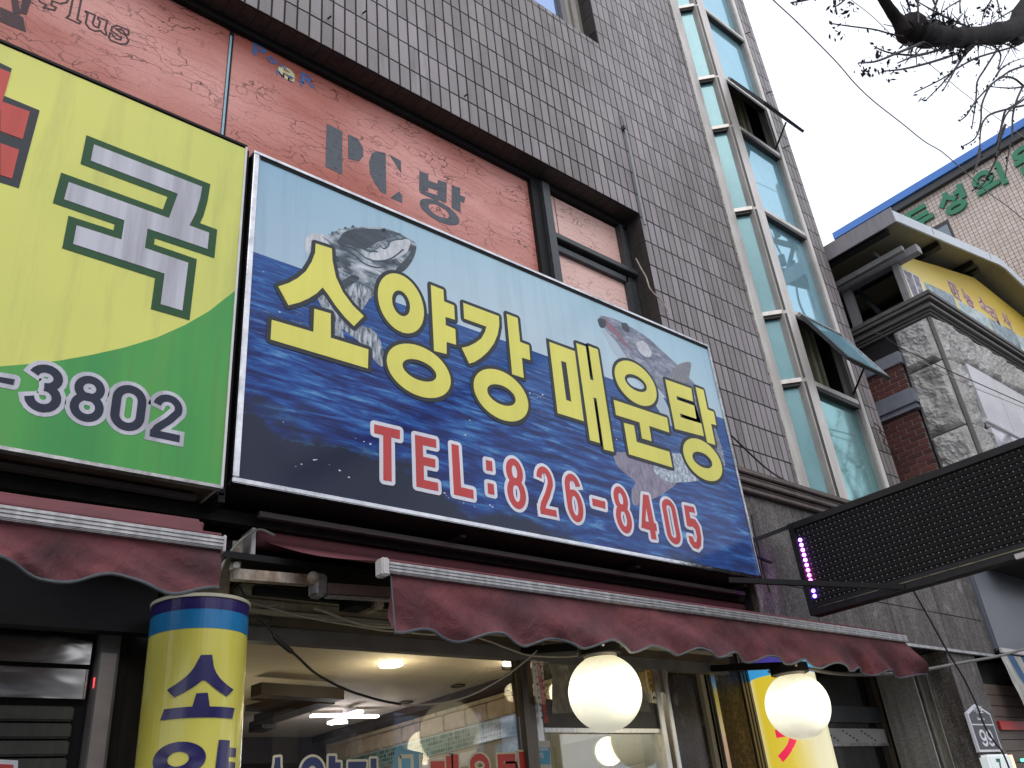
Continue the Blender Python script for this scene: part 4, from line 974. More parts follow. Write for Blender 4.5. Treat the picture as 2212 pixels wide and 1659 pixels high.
mb = MB(); plate(mb, SB, [SB.uv(q) for q in KF((1163, 785), (1190, 932), (1157, 920))], .001, D0 + .0055); mb.build('telephone_outline', 'p_white', bs)
for ch, (a, b, c, d) in digs:
    w = (b - a) * .31
    mb = MB(); strokes(mb, SB, digit(ch, a, b, c, d, w), w, .001, D0 + .0028, .024); mb.build('telephone_outline', 'p_white', bs)
    mb = MB(); strokes(mb, SB, digit(ch, a, b, c, d, w), w, .001, D0 + .0048); mb.build('telephone_letter', 'p_red', bs)

# ================================================================== YELLOW AND GREEN SIGN
ys = thing('yellow_green_sign', 'yellow and green pharmacy sign with grey Korean letter and number ending 3802', 'sign', loc=(0, YS, 3.25))
yx0, yx1, yz0, yz1 = -3.2, 1.628, 3.255, 5.56
MB().box(yx0, yx1 - .012, YS, YS + .34, yz0 + .01, yz1).build('cabinet', 'ybox', ys)
MB().box(yx0, yx1 - .012, YS - .004, YS - .0005, yz0 + .012, yz1 - .01).build('face', 'yface', ys)
MB().box(yx1 - .012, yx1, YS - .014, YS + .34, yz0, yz1).build('frame_right', 'white', ys)
MB().box(yx0, yx1, YS - .012, YS + .03, yz0 - .008, yz0 + .009).build('frame_bottom', 'alu', ys)
MB().box(yx0, yx1, YS - .012, YS + .03, yz1 + .001, yz1 + .018).build('frame_top', 'black', ys)
pts = [SB.uv(q) for q in G(0, 1, (2025, 858), (1800, 1035), (1600, 1150), (1350, 1262), (1070, 1348), (780, 1412), (500, 1462), (250, 1490), (0, 1510))]
pts = [(yx1 - .0125, pts[0][1])] + pts + [(pts[-1][0] - .5, pts[-1][1] + .02), (yx0, pts[-1][1] + .3), (yx0, yz0 + .013), (yx1 - .0125, yz0 + .013)]
mb = MB(); plate(mb, SB, pts, .001, D0 + .0005); mb.build('green_swoosh', 'green', ys)
arcp = [SB.uv(q) for q in G(0, 1, (1350, 950), (1000, 1060), (600, 1170), (0, 1260), (0, 1300), (600, 1260), (1000, 1170), (1350, 1080))]
guk = G(0, 0, (808, 1255), (1742, 1620)) + G(0, 1, (1725, 60), (1690, 180), (1632, 295), (1803, 358), (1788, 498), (1270, 322), (1247, 490), (1622, 617), (1570, 1030), (1383, 975), (1418, 712), (628, 455), (658, 295), (1045, 418), (1072, 252), (550, 70)) + G(0, 0, (590, 1580)) if 0 else \
    G(0, 0, (808, 1255), (1742, 1620)) + G(0, 1, (1725, 60), (1690, 180), (1632, 295), (1803, 358), (1788, 498), (1270, 322), (1247, 490), (1622, 617), (1570, 1030), (1383, 975), (1418, 712), (628, 455), (658, 295), (1045, 418), (1072, 252), (550, 70)) + [G(0, 0, (590, 1580))] + G(0, 1, (1455, 232), (1532, 22)) + [G(0, 0, (780, 1395))]
gp = [SB.uv(q) for q in guk]
mb = MB(); plate(mb, SB, grow(gp, .045, False), .001, D0 + .002); mb.build('letter_outline', 'p_dgreen', ys)
mb = MB(); plate(mb, SB, gp, .001, D0 + .004); mb.build('letter', 'p_grey', ys)
# red letter cut by the frame at the left (stem, two arms, ring)
e0 = SB.uv(G(0, 0, (0, 900))); 
arm1 = [SB.uv(q) for q in G(0, 0, (0, 880), (255, 972), (192, 1212), (0, 1140))]; arm2 = [SB.uv(q) for q in G(0, 0, (0, 1245), (162, 1302), (100, 1552), (0, 1520))]
dk = [SB.uv(q) for q in G(0, 0, (0, 550), (100, 598), (30, 832), (340, 960), (160, 1630), (0, 1580))]
dk += [(dk[-1][0] - .28, dk[-1][1] - .25), (dk[-1][0] - .28, dk[0][1] + .05)]
mb = MB(); plate(mb, SB, dk, .001, D0 + .002); mb.build('letter_outline', 'p_line', ys)
stem = [(e0[0] - .22, SB.uv(G(0, 0, (0, 1640)))[1] - .12), (e0[0] + .0, SB.uv(G(0, 0, (0, 1640)))[1] + .02), (e0[0] + .01, SB.uv(G(0, 0, (0, 600)))[1]), (e0[0] - .22, SB.uv(G(0, 0, (0, 600)))[1])]
mb = MB()
for i, p in enumerate((arm1, arm2, stem)): plate(mb, SB, p, .001, D0 + .004 + i * .0003)
ring_plate(mb, SB, ell((e0[0] - .75, e0[1] + .05, .36, .33)), ell((e0[0] - .75, e0[1] + .05, .18, .15)), .001, D0 + .004)
mb.build('letter', 'p_redl', ys)
def bx2(l, r, t, b): return boxof(l, r, t, b)
ydg = [('3', boxof(G(0, 2, (205, 90)), G(0, 2, (528, 130)), G(0, 1, (420, 1503)), G(0, 2, (390, 256)))), ('8', boxof(G(0, 2, (597, 190)), G(0, 2, (897, 190)), G(0, 1, (775, 1595)), G(0, 2, (760, 335)))),
       ('0', boxof(G(0, 2, (950, 240)), G(0, 2, (1262, 160)), G(0, 2, (1130, 18)), G(0, 2, (1110, 412)))), ('2', boxof(G(0, 2, (1290, 430)), G(0, 2, (1572, 230)), G(0, 2, (1450, 98)), G(0, 2, (1400, 478))))]
for ch, (a, b, c, d) in ydg:
    w = (b - a) * .26
    mb = MB(); strokes(mb, SB, digit(ch, a, b, c, d, w), w, .001, D0 + .002, .022); mb.build('number_outline', 'p_grey', ys)
    mb = MB(); strokes(mb, SB, digit(ch, a, b, c, d, w), w, .001, D0 + .0042); mb.build('number', 'p_navy', ys)
ds = [SB.uv(q) for q in G(0, 1, (0, 1605), (125, 1625), (112, 1672), (0, 1649))]; ds += [(ds[0][0] - .1, ds[-1][1] + .0), (ds[0][0] - .1, ds[0][1])]
mb = MB(); plate(mb, SB, grow(ds, .024), .001, D0 + .002); mb.build('number_outline', 'p_grey', ys)
mb = MB(); plate(mb, SB, ds, .001, D0 + .0042); mb.build('number', 'p_navy', ys)

# ================================================================== BELOW THE SIGNS: carrier rails and header
rl = thing('sign_carrier_rails', 'dark steel rails carrying the two big signs over the awnings', 'rails', loc=(3, 4.2, 3.2))
MB().box(-3.2, 6.3, 4.22, 4.30, 3.165, 3.235).build('rail', 'darkmetal', rl)
MB().box(-3.2, 6.3, 4.34, 4.39, 3.06, 3.12).build('rail', 'darkmetal', rl)
MB().box(-3.2, 1.55, 4.12, 4.16, 3.22, 3.245).build('rail', 'pinkbar', rl)
MB().box(1.9, 6.2, 4.14, 4.17, 3.195, 3.225).build('rail', 'pinkbar', rl)
for x in (-1.5, 0, 1.64, 3.2, 4.8, 6.1): MB().box(x - .02, x + .02, 4.05, 4.42, 3.236, 3.25).build('cross_bracket', 'darkmetal', rl)
MB().box(1.632, 1.668, 4.05, 4.42, 3.2, 5.6).build('gap_plate', 'black', rl)
fw = thing('shop_header_wall', 'dark wall strip behind the awnings above both shopfronts', 'wall', loc=(3, 4.5, 2.7))
MB().box(-6, 6.3, 4.41, 4.52, 2.99, 4.75).build('wall_panel', 'black', fw)
MB().box(-6, 1.52, 4.46, 4.54, 2.62, 2.985).build('wall_panel', 'black', fw)
MB().box(1.96, 6.3, 4.47, 4.56, 2.93, 2.985).build('trim', 'brownh', fw)
MB().box(1.96, 6.3, 4.44, 4.56, 2.86, 2.925).build('trim', 'cream', fw, bevel=.006)
MB().box(1.96, 6.3, 4.475, 4.56, 2.80, 2.855).build('trim', 'cream', fw, bevel=.006)
MB().box(1.96, 6.3, 4.46, 4.56, 2.775, 2.795).build('trim', 'creaml', fw)
MB().box(1.96, 6.3, 4.50, 4.57, 2.725, 2.77).build('trim', 'brownh', fw)
MB().box(1.96, 6.3, 4.53, 4.60, 2.64, 2.722).build('trim', 'greyh', fw)

# ================================================================== AWNINGS
def valance(x0, x1, y, ztop, zb, n, amp, nx=160, seed=0, leanx=0.):
    mb = MB(); nz_ = 7; rnd = random.Random(seed); ph = rnd.random() * 6
    edge = []
    for i in range(nx + 1):
        u = i / nx; x = x0 + (x1 - x0) * u
        sc = amp * (.5 - .5 * math.cos(2 * math.pi * n * u)) + .012 * math.sin(7 * u + ph) 
        zb_ = (zb(u) if callable(zb) else zb) + sc
        for j in range(nz_ + 1):
            v = j / nz_; z = ztop + (zb_ - ztop) * v
            yy = y + .010 * v * v * math.sin(2 * math.pi * n * u + 1.5 * v) + .11 * v * noise.noise(Vector((x * 2.3 - v * 1.1, v * .6 + seed, 3.1))) + .055 * v * noise.noise(Vector((x * 7 - v * 2.5, v + seed, 8.1))) - .015 * v
            xx = x + leanx * v * (u > .97) * (u - .97) / .03 
            mb.v.append((xx, yy, z))
            if j == nz_: edge.append((xx, yy, z))
    for i in range(nx):
        for j in range(nz_):
            a = i * (nz_ + 1) + j; b = a + nz_ + 1; mb.f.append((a, b, b + 1, a + 1))
    mb.sm = True
    return mb, edge
def awning_set(nm, label, x0, x1, y, zbar, zval, n, amp, xr0, xr1, zr, seed, ry=4.28):
    t = thing('awning', label, 'awning', 'maroon roll-out shop awnings', loc=((x0 + x1) / 2, y, zbar))
    hb = .058
    MB().box(x0, x1, y - .005, y + .045, zbar - hb / 2, zbar + hb / 2).build('front_bar', 'alu', t, bevel=.004)
    for k in range(3): MB().box(x0, x1, y - .010, y - .0055, zbar - hb / 2 + .009 + k * .0165, zbar - hb / 2 + .017 + k * .0165).build('bar_rib', 'alu', t)
    MB().tube([(x0, y + .03, zbar + hb / 2 + .012), (x1, y + .03, zbar + hb / 2 + .012)], .012, 8).build('bar_bead', 'awnu', t)
    mb, edge = valance(x0 + .02, x1 - .0, y + .02, zbar - hb / 2 + .004, zval, n, amp, seed=seed, leanx=.22 if seed == 5 else 0)
    o = mb.build('valance', 'awn', t, smooth=True)
    MB().tube(edge[::1], .0075, 6).build('piping', 'piping', t)
    MB().tube([(x0 + .021, y + .02, zbar - .02), edge[0]], .004, 5).build('seam', 'piping', t)
    # cloth from the roller to the bar, sagging slightly
    mb = MB(); nx = 30; ny = 8
    for i in range(nx + 1):
        for j in range(ny + 1):
            u = i / nx; v = j / ny; x = (xr0 + (xr1 - xr0) * u) * (1 - v) + (x0 + .02 + (x1 - x0 - .04) * u) * v
            z = zr * (1 - v) + (zbar + hb / 2 + .01) * v - .035 * math.sin(math.pi * v) + .01 * noise.noise(Vector((x, v * 3, seed)))
            mb.v.append((x, ry * (1 - v) + (y + .03) * v, z + (.0)))
    for i in range(nx):
        for j in range(ny):
            a = i * (ny + 1) + j; mb.f.append((a, a + ny + 1, a + ny + 2, a + 1))
    mb.build('cloth', 'awnu', t, smooth=True)
    MB().tube([(xr0 - .02, ry + .01, zr - (.0 if ry > 4 else .03)), (xr1 + .02, ry + .01, zr - (.0 if ry > 4 else .03))], .055 if ry > 4 else .028, 14).build('roller', 'awnu', t)
    return t
aw2 = awning_set('awning', 'long maroon awning with scalloped valance under the blue sign', 2.29, 7.44, 3.5, 2.78, lambda u: 2.47 + .0 * u, 12.5, .045, 1.96, 7.6, 3.12, 5)
aw1 = awning_set('awning', 'maroon awning with grey piping under the yellow and green sign', -2.6, 1.445, 3.5, 2.785, 2.545, 9.5, .05, -2.6, 1.445, 2.985, 9, ry=3.80)
MB().box(2.245, 2.292, 3.49, 3.56, 2.735, 2.825).build('end_cap', 'whitep', aw2, bevel=.008)
MB().box(1.445, 1.458, 3.49, 3.56, 2.745, 2.82).build('end_cap', 'whitep', aw1, bevel=.004)
# folding arms and brackets of the long awning
p0 = PY(KH((185, 860)), 4.2); p1 = PY(KH((1000, 930)), 4.2)
MB().bar(PY(KH((175, 865)), 4.2), p1, .05, .055).build('folding_arm', 'rusty', aw2)
MB().bar(PY(KH((245, 520)), 4.25), PY(KH((205, 830)), 4.2), .05, .04).build('arm_bracket', 'rusty', aw2)
MB().tube([PY(KH((222, 760)), 4.17), PY(KH((222, 760)), 4.12)], .016, 10).build('bolt', 'alu', aw2)
MB().box(1.90, 1.925, 4.22, 4.36, 3.0, 3.16).build('arm_bracket', 'whitep', aw2, bevel=.004)
a0, a1 = PY(KH((1200, 1020)), 4.12), PY(KH((2300, 1090)), 4.12)
MB().bar(a0, a1, .03, .06).build('folding_arm', 'armpink', aw2)
MB().bar(a0 + Vector((0, 0, -.042)), a1 + Vector((0, 0, -.042)), .04, .012).build('arm_edge', 'alu', aw2)
q = PY(KH((1130, 960)), 4.13); MB().box(q.x - .035, q.x + .035, 4.1, 4.2, q.z - .07, q.z + .05).build('arm_joint', 'alu', aw2, bevel=.012)
q = PY(KH((1060, 900)), 4.13); MB().sphere(q, .035).build('arm_joint', 'rusty', aw2)
sb0, sb1 = PY(KH((230, 1090)), 4.3), PY(KH((2400, 1230)), 4.3)
MB().bar(Vector((1.96, 4.3, 2.845)), Vector((6.2, 4.3, 2.845)), .04, .045).build('square_bar', 'black', aw2)
q = PY(KH((1545, 1170)), 4.2); MB().box(q.x - .06, q.x + .06, 4.16, 4.3, q.z - .03, q.z + .03).build('bar_clamp', 'black', aw2)
q = PY(KH((1740, 1190)), 4.2); MB().box(q.x - .03, q.x + .03, 4.15, 4.3, q.z - .03, q.z + .03).build('bar_clamp', 'rusty', aw2, bevel=.01)

# ================================================================== SHOPFRONT
YG = 4.585
sf = thing('restaurant_shopfront', 'lit restaurant shopfront with big glass pane, steel door and warm interior', 'shopfront', loc=(3.8, YG, 0.13))
MB().box(1.98, 3.99, YG, YG + .008, .6, 2.73).build('window_pane', 'glass', sf)
MB().box(1.98, 3.99, YG - .03, YG + .04, .13, .6).build('stall_riser', 'redgran', sf)
MB().box(1.93, 1.98, YG - .04, YG + .05, .13, 2.73).build('frame_post', 'charcoal', sf)
MB().box(3.995, 4.06, YG - .04, YG + .05, .13, 2.73).build('frame_post', 'bronze', sf, bevel=.006)
MB().box(4.065, 4.12, YG - .02, YG + .05, .13, 2.73).build('frame_post', 'bronze', sf, bevel=.006)
MB().box(4.125, 4.19, YG - .01, YG + .05, .13, 2.42).build('door_stile', 'steel', sf, bevel=.006)
MB().box(5.36, 5.42, YG - .03, YG + .05, .13, 2.73).build('frame_post', 'steel', sf, bevel=.006)
MB().box(5.45, 5.50, YG - .05, YG + .05, .13, 2.73).build('frame_post', 'steel', sf, bevel=.006)
MB().box(4.19, 5.36, YG - .01, YG + .04, 2.185, 2.215).build('door_top_rail', 'steel', sf, bevel=.004)
MB().box(4.19, 5.36, YG, YG + .05, 2.217, 2.40).build('door_header_box', 'darkbox', sf, bevel=.004)
MB().box(4.19, 5.36, YG + .02, YG + .028, 2.402, 2.73).build('fanlight', 'glass', sf)
MB().box(4.19, 5.36, YG + .02, YG + .028, .2, 2.184).build('door_pane', 'glass', sf)
# crumpled plastic sheet behind the fanlight
pm_ = NT('plastic_sheet'); v_ = pm_.noise(pm_.pos((1, 1, .6)), 9, 7, .7, 1.5); pm_.bump(v_, .8, .03)
M['plastic'] = pm_.fin(pm_.ramp(v_, [(.35, (.16, .14, .11)), (.6, (.30, .27, .21)), (.72, (.6, .57, .5))]), .25, 0, .6)
pl = [PY(q, YG - .004) for q in G(2, 3, (270, 580), (1000, 640), (1215, 1185), (1090, 1165), (900, 1160), (345, 1190), (350, 860))]
o = MB().prism(pl, (0, .003, 0)).build('plastic_sheet', 'plastic'); tag(o, 'crumpled clear plastic sheet taped behind the left globe lamp', 'plastic sheet')
def paper(pts, mat, lab, y=YG - .008, name='paper_strip', cat='paper strip', texts=()):
    t = thing(name, lab, cat, loc=tuple(PY(pts[0], y))); s_ = Sheet('Y', y)
    mb = MB(); plate(mb, s_, [s_.uv(q) for q in pts], 0, .0015); mb.build('paper', mat, t)
    for (body, pt, size, m_, st) in texts:
        u, v = s_.uv(pt)
        for k, c in enumerate(body): text_mesh(c, 'character', m_, t, s_, u + k * st[0], v - k * st[1], size * .92, .85, .0004, .0004, .002)
    return t
paper(G(2, 3, (153, 585), (252, 590), (290, 1108), (222, 1105), (190, 1000)), 'paper_w', 'white paper charm with red vertical Chinese characters on the shop window post', y=YG - .052,
      texts=[('泰大吉萬事如意亨通', G(2, 3, (198, 730)), .062, 'p_red', (.0025, .050)), ('又時千年春子孫萬代榮', G(2, 3, (180, 720)), .022, 'p_line', (.0022, .043)), ('國泰民安家給人足', G(2, 3, (232, 735)), .024, 'p_line', (.0024, .046))])
paper(G(2, 3, (1108, 652), (1170, 650), (1226, 1000), (1190, 990)), 'paper_y', 'yellow paper charm strip beside the beige notice over the door',
      texts=[('立春大吉建陽多慶', G(2, 3, (1135, 710)), .035, 'p_line', (.0045, .044))])
paper(G(2, 3, (1172, 652), (1270, 655), (1335, 705), (1350, 1010), (1228, 1004)), 'paper_b', 'blank beige notice sheet above the restaurant door', name='notice', cat='notice')
paper(G(2, 3, (225, 1425), (325, 1425), (345, 1700), (225, 1700)), 'paper_w', 'white and blue 100% sticker at the bottom edge of the shop window', name='sticker', cat='sticker', y=YG - .012)
so_ = Sheet('Y', YG - .0145); mb = MB(); plate(mb, so_, [so_.uv(q) for q in G(2, 3, (222, 1480), (325, 1480), (333, 1628), (228, 1628))], 0, .001)
st_ = [o for o in bpy.data.objects if o.name.startswith('sticker')][0]; mb.build('blue_panel', simple('sticker_blue', (.13, .42, .62), (.1, .35, .55), 9), st_)
text_mesh('100%', 'figures', 'p_white', st_, so_, *so_.uv(G(2, 3, (225, 1510))), .05, .8, .001, .0004, .002)
text_mesh('1%', 'figures', 'p_white', st_, so_, *so_.uv(G(2, 3, (232, 1572))), .045, .8, .001, .0004, .002)
# lettering on the big pane, built from the same letter shapes as the sign
SG = Sheet('Y', YG - .001)
def win_letter(gl, px0, px1, ptop, hgt, mat):
    allp = [q for c in gl for q in (c[1] if c[0] in 'pf' else ell(c[1]))]
    u0, u1 = min(q[0] for q in allp), max(q[0] for q in allp); v0, v1 = min(q[1] for q in allp), max(q[1] for q in allp)
    a = SG.uv(px0); b = SG.uv(px1); top = SG.uv(ptop)[1]
    f = lambda q: (a[0] + (q[0] - u0) / (u1 - u0) * (b[0] - a[0]), top - (v1 - q[1]) / (v1 - v0) * hgt)
    mb = MB(); glyph_plates(mb, SG, gl, .013, 0, .0012, f); mb.build('letter_outline', 'p_creamw', sf)
    mb = MB(); glyph_plates(mb, SG, gl, 0, 0, .0026, f); mb.build('letter', mat, sf)
win_letter(GLY[0], G(1, 3, (50, 1640)), G(1, 3, (310, 1640)), G(1, 3, (165, 1565)), .30, 'p_navyw')
win_letter(GLY[1], G(1, 3, (385, 1640)), G(1, 3, (730, 1640)), G(1, 3, (640, 1555)), .30, 'p_navyw')
win_letter(GLY[2], G(1, 3, (775, 1640)), G(1, 3, (1080, 1640)), G(1, 3, (900, 1580)), .28, 'p_navyw')
win_letter(GLY[3], G(1, 3, (1505, 1640)), G(1, 3, (1750, 1640)), G(1, 3, (1700, 1545)), .30, 'p_redw')
win_letter(GLY[4], G(1, 3, (1825, 1640)), G(1, 3, (2040, 1640)), G(1, 3, (1930, 1535)), .30, 'p_redw')
win_letter(GLY[5], G(1, 3, (2090, 1640)), G(2, 3, (150, 1640)), G(2, 3, (50, 1520)), .30, 'p_redw')
mb = MB(); plate(mb, SG, [SG.uv(q) for q in G(1, 3, (1205, 1475), (1445, 1530), (1425, 1720), (1170, 1700))], 0, .001); mb.build('blue_square', 'p_skyw', sf)
mb = MB()
s1 = SG.uv(G(1, 3, (1240, 1560))); strokes(mb, SG, [('s', [(s1[0], s1[1]), (s1[0] + .085, s1[1]), (s1[0] + .085, s1[1] - .085), (s1[0], s1[1] - .085), (s1[0], s1[1] + .006)]), ('s', [(s1[0] + .145, s1[1] + .012), (s1[0] + .145, s1[1] - .13)]), ('s', [(s1[0], s1[1] - .15), (s1[0] + .15, s1[1] - .15)])], .022, 0, .0024); mb.build('letter', 'p_creamw', sf)

# ---- interior
rm = thing('restaurant_interior', 'cream ceiling and stone clad wall seen through the restaurant window', 'interior', loc=(3, 6, 0))
IX0, IX1, IY1, IZ = 1.75, 6.02, 12.5, 3.02
MB().box(IX0, IX1, 4.62, IY1, IZ, IZ + .06).build('ceiling', 'ceil', rm)
MB().box(IX0 - .1, IX0, 4.74, IY1, 0, IZ).build('wall', 'intwall', rm); MB().box(IX0, IX1, IY1, IY1 + .1, 0, IZ).build('wall', 'intwall', rm)
MB().box(IX0, IX1, 4.62, IY1, 0.14, .16).build('floor', 'brownh', rm)
MB().box(IX1, IX1 + .1, 4.62, IY1, 0, IZ).build('wall', 'intwall', rm)
MB().box(1.98, IX1, 4.6, 4.66, 2.74, 3.0).build('lintel', 'greyh', rm)
# stone band: individual blocks, ragged faces
y = 4.9; k = 0
while y < 12.2:
    w = random.uniform(.34, .46)
    MB().box(IX1 - .05 - random.uniform(0, .012), IX1 - .002, y, y + w - .008, 2.72, 2.885).build('stone_block', 'sand', rm, bevel=.012)
    MB().box(IX1 - .085, IX1 - .002, y + .1, y + .1 + w - .008, 2.89, 2.93).build('stone_cap', 'sand', rm, bevel=.008)
    y += w
# mosaic below the stone band, tiny pieces joined
mb = MB(); rc = random.Random(3)
mosm = NT('green_mosaic'); xx, yy, zz = mosm.sep(); cbm = mosm.n('ShaderNodeCombineXYZ')
mosm.l(mosm.math('FLOOR', mosm.math('DIVIDE', yy, .045)), cbm.inputs[0]); mosm.l(mosm.math('FLOOR', mosm.math('DIVIDE', zz, .045)), cbm.inputs[1])
wnm = mosm.n('ShaderNodeTexWhiteNoise'); mosm.l(cbm.outputs[0], wnm.inputs[0])
M['mosaic'] = mosm.fin(mosm.ramp(wnm.outputs[0], [(0, (.035, .085, .065)), (.5, (.09, .19, .145)), (1, (.22, .34, .27))]), .15)
yy_ = 108
while yy_ * .045 < 12.2:
    for kz in range(56, 60):
        a, c = yy_ * .045, kz * .045; mb.v += [(IX1 - .03, a + .003, c + .003), (IX1 - .03, a + .042, c + .003), (IX1 - .03, a + .042, c + .042), (IX1 - .03, a + .003, c + .042)]; n = len(mb.v); mb.f.append((n - 4, n - 3, n - 2, n - 1))
    yy_ += 1
mb.build('mosaic_tiles', 'mosaic', rm, kind='stuff'); MB().box(IX1 - .027, IX1 - .001, 4.9, 12.3, 2.515, 2.715).build('mosaic_grout', simple('pale_grout', (.42, .46, .42), (.3, .33, .3), 12), rm)
for k in range(5):
    z = .9 + k * .29; y = 4.72 - (k % 2) * .25
    while y < 8.2:
        MB().box(IX1 - .05, IX1 - .002, max(y, 4.72), y + .55, z, z + .275).build('wall_block', 'blockyel', rm, bevel=.012); y += .565
MB().box(5.84, IX1 - .051, 5.45, 5.62, 1.55, 1.95).build('meter_box', 'black', rm, bevel=.01); MB().box(5.80, 5.839, 5.48, 5.57, 1.65, 1.88).build('meter_face', 'whitep', rm)
MB().tube(catmull([Vector((5.86, 5.5, 1.95)), Vector((5.86, 5.5, 2.1)), Vector((5.88, 5.62, 2.12)), Vector((5.9, 5.66, 1.9))]), .012, 6).build('meter_cable', 'cable_b', rm)
for k, (a, b) in enumerate(((5.2, 6.3), (6.5, 7.3), (7.6, 9.0), (9.2, 10.4))):
    MB().box(IX1 - .03, IX1 - .004, a, b, 1.72, 2.47).build('wall_poster', ('paper_w', 'photo2', 'paper_w', 'photo3')[k], rm)
# ceiling beams (dark timber lattice) and cove
for a, b in ((G(1, 3, (0, 985)), G(1, 3, (715, 1030))), (G(1, 3, (0, 1310)), G(1, 3, (115, 1270)))):
    p, q = PZ(a, 2.9), PZ(b, 2.9); MB().bar(p, q, .16, .10).build('ceiling_beam', 'darkwood', rm)
p, q = PZ(G(1, 3, (60, 1240)), 2.9), PZ(G(1, 3, (600, 1060)), 2.9); MB().bar(p, q, .20, .09).build('ceiling_beam', 'darkwood', rm)
p, q = PZ(G(1, 3, (0, 1150)), 2.93), PZ(G(1, 3, (420, 1040)), 2.93); MB().bar(p, q, .25, .05).build('ceiling_beam', 'darkwood', rm)
p = PZ(G(1, 3, (0, 1440)), 2.95); MB().box(IX0 + .01, IX1 - .1, 10.6, 11.2, 2.72, 3.015).build('ceiling_beam', 'darkwood', rm)
p, q = PX(G(1, 3, (2212, 930)), 5.9), PX(G(1, 3, (900, 1290)), 5.9); MB().box(5.72, IX1 - .001, 4.9, 12.4, 2.94, 3.018).build('edge_beam', 'darkwood', rm)
for c in (G(1, 3, (1300, 1090)), G(1, 3, (1745, 950)), G(1, 3, (2190, 795))):
    v = PZ(c, 3.0); 
    ring = catmull([v + Vector((.07 * math.cos(a), .07 * math.sin(a), 0)) for a in [i * math.pi / 4 for i in range(9)]], 2)
    MB().tube(ring, .008, 6).build('ceiling_speaker_ring', 'darkwood', rm)
dl = PZ(G(1, 3, (1165, 765)), 3.0)
t = thing('downlight', 'round warm downlight in the cream ceiling nearest the window', 'downlight', loc=tuple(dl))
MB().tube([dl + Vector((0, 0, .015)), dl + Vector((0, 0, -.012))], .10, 24).build('lamp_disc', emis('warm_disc', (1, .93, .75), 9), t)
dl2 = PZ(G(1, 3, (2212, 755)), 3.0)
t = thing('downlight', 'second warm downlight, half hidden behind the window post', 'downlight', loc=tuple(dl2))
MB().tube([dl2 + Vector((0, 0, .015)), dl2 + Vector((0, 0, -.012))], .085, 24).build('lamp_disc', emis('warm_disc_b', (1, .93, .75), 6), t)
# LED star light: four arms
star = PZ(G(1, 3, (760, 1215)), 2.93)
t = thing('led_ceiling_light', 'violet white LED ceiling light with four arms inside the restaurant', 'ceiling light', loc=tuple(star))
em = emis('violet_white', (.95, .88, 1.0), 14)
for a, b in (((475, 1210), (735, 1205)), ((790, 1215), (1050, 1215)), ((765, 1215), (905, 1170)), ((640, 1275), (740, 1240)), ((640, 1275), (790, 1262))):
    p, q = PZ(G(1, 3, a), 2.93), PZ(G(1, 3, b), 2.93)
    MB().bar(p, q, .07, .02).build('light_arm', em, t)
    MB().bar(p + Vector((0, 0, .03)), q + Vector((0, 0, .03)), .10, .03).build('arm_housing', 'whitep', t)
def plight(name, loc, e, c, r=.08):
    l = bpy.data.lights.new(name, 'POINT'); l.energy = e; l.color = c; l.shadow_soft_size = r; o = bpy.data.objects.new(name, l); COL.objects.link(o); o.location = loc
plight('downlight_lamp', dl + Vector((0, 0, -.25)), 13, (1, .82, .55)); plight('downlight_lamp', dl2 + Vector((0, 0, -.25)), 7, (1, .82, .55)); plight('star_lamp', star + Vector((0, 0, -.3)), 17, (.92, .88, 1), .2)
plight('entrance_lamp', (5.1, 5.3, 2.6), 7, (1, .9, .65), .1)
plight('dining_lamp', (3.2, 7.6, 2.2), 17, (1, .85, .6), .25)
# hanging cable across the window
tag(MB().tube(catmull([PY(q, 4.34) for q in G(1, 3, (20, 370), (100, 430), (170, 530), (240, 600), (350, 690), (500, 830), (650, 920), (800, 990), (950, 1040), (1100, 1080), (1250, 1108))]), [.007 + .006 * (1 if 14 < i < 30 else 0) for i in range(81)], 6).build('hanging_cable', 'cable_b'), 'dark cable drooping across the restaurant window from the yellow pillar', 'cable')
tag(MB().tube(catmull([PY(q, 4.34) for q in G(1, 3, (1250, 1108), (1350, 1115), (1500, 1108), (1700, 1080), (1900, 1010), (2100, 900)) + G(2, 3, (0, 825), (120, 730), (200, 660), (275, 585))]), .0055, 6).build('hanging_cable', 'cable_w'), 'pale cable rising across the window to behind the left globe lamp', 'cable')
tag(MB().tube(catmull([PY(q, 4.40) for q in KH((380, 1160), (600, 1230), (900, 1310), (1200, 1370), (1500, 1420), (1800, 1470), (2060, 1490))] + [PY(q, 4.4) for q in G(1, 3, (1500, 505), (1800, 505), (2000, 560)) + G(2, 3, (0, 640), (150, 685), (400, 700), (590, 690))]), .006, 6).build('header_cable', 'cable_w'), 'long cream cable along the shop header running to the left globe lamp', 'cable')
tag(MB().tube(catmull([PY(q, 4.38) for q in KH((1060, 1225), (1200, 1270), (1400, 1350), (1600, 1410), (1800, 1435), (2030, 1440))] + [PY(q, 4.38) for q in G(1, 3, (1600, 470), (1800, 490))]), .009, 6).build('header_cable', 'cable_w'), 'thick short cream cable on the shop header left of the awning edge', 'cable')
tag(MB().tube(catmull([PY(q, 4.42) for q in KH((385, 1160), (500, 1185), (600, 1200), (665, 1185))]), .006, 6).build('cable_stub', 'cable_w'), 'short cut cable end beside the top of the yellow pillar', 'cable')
tag(MB().tube(catmull([PY(q, 4.30) for q in KH((240, 960), (290, 1040), (330, 1130))]), .005, 5).build('thin_wire', 'cable_b'), 'thin wire dropping onto the rim of the yellow pillar', 'wire')
tag(MB().tube(catmull([PY(q, 4.18) for q in KH((30, 860), (100, 700), (250, 510), (400, 400), (500, 378), (640, 440))]), .008, 6).build('looped_wire', 'cable_g'), 'grey wire looping from the awning bracket up to the roller', 'wire')
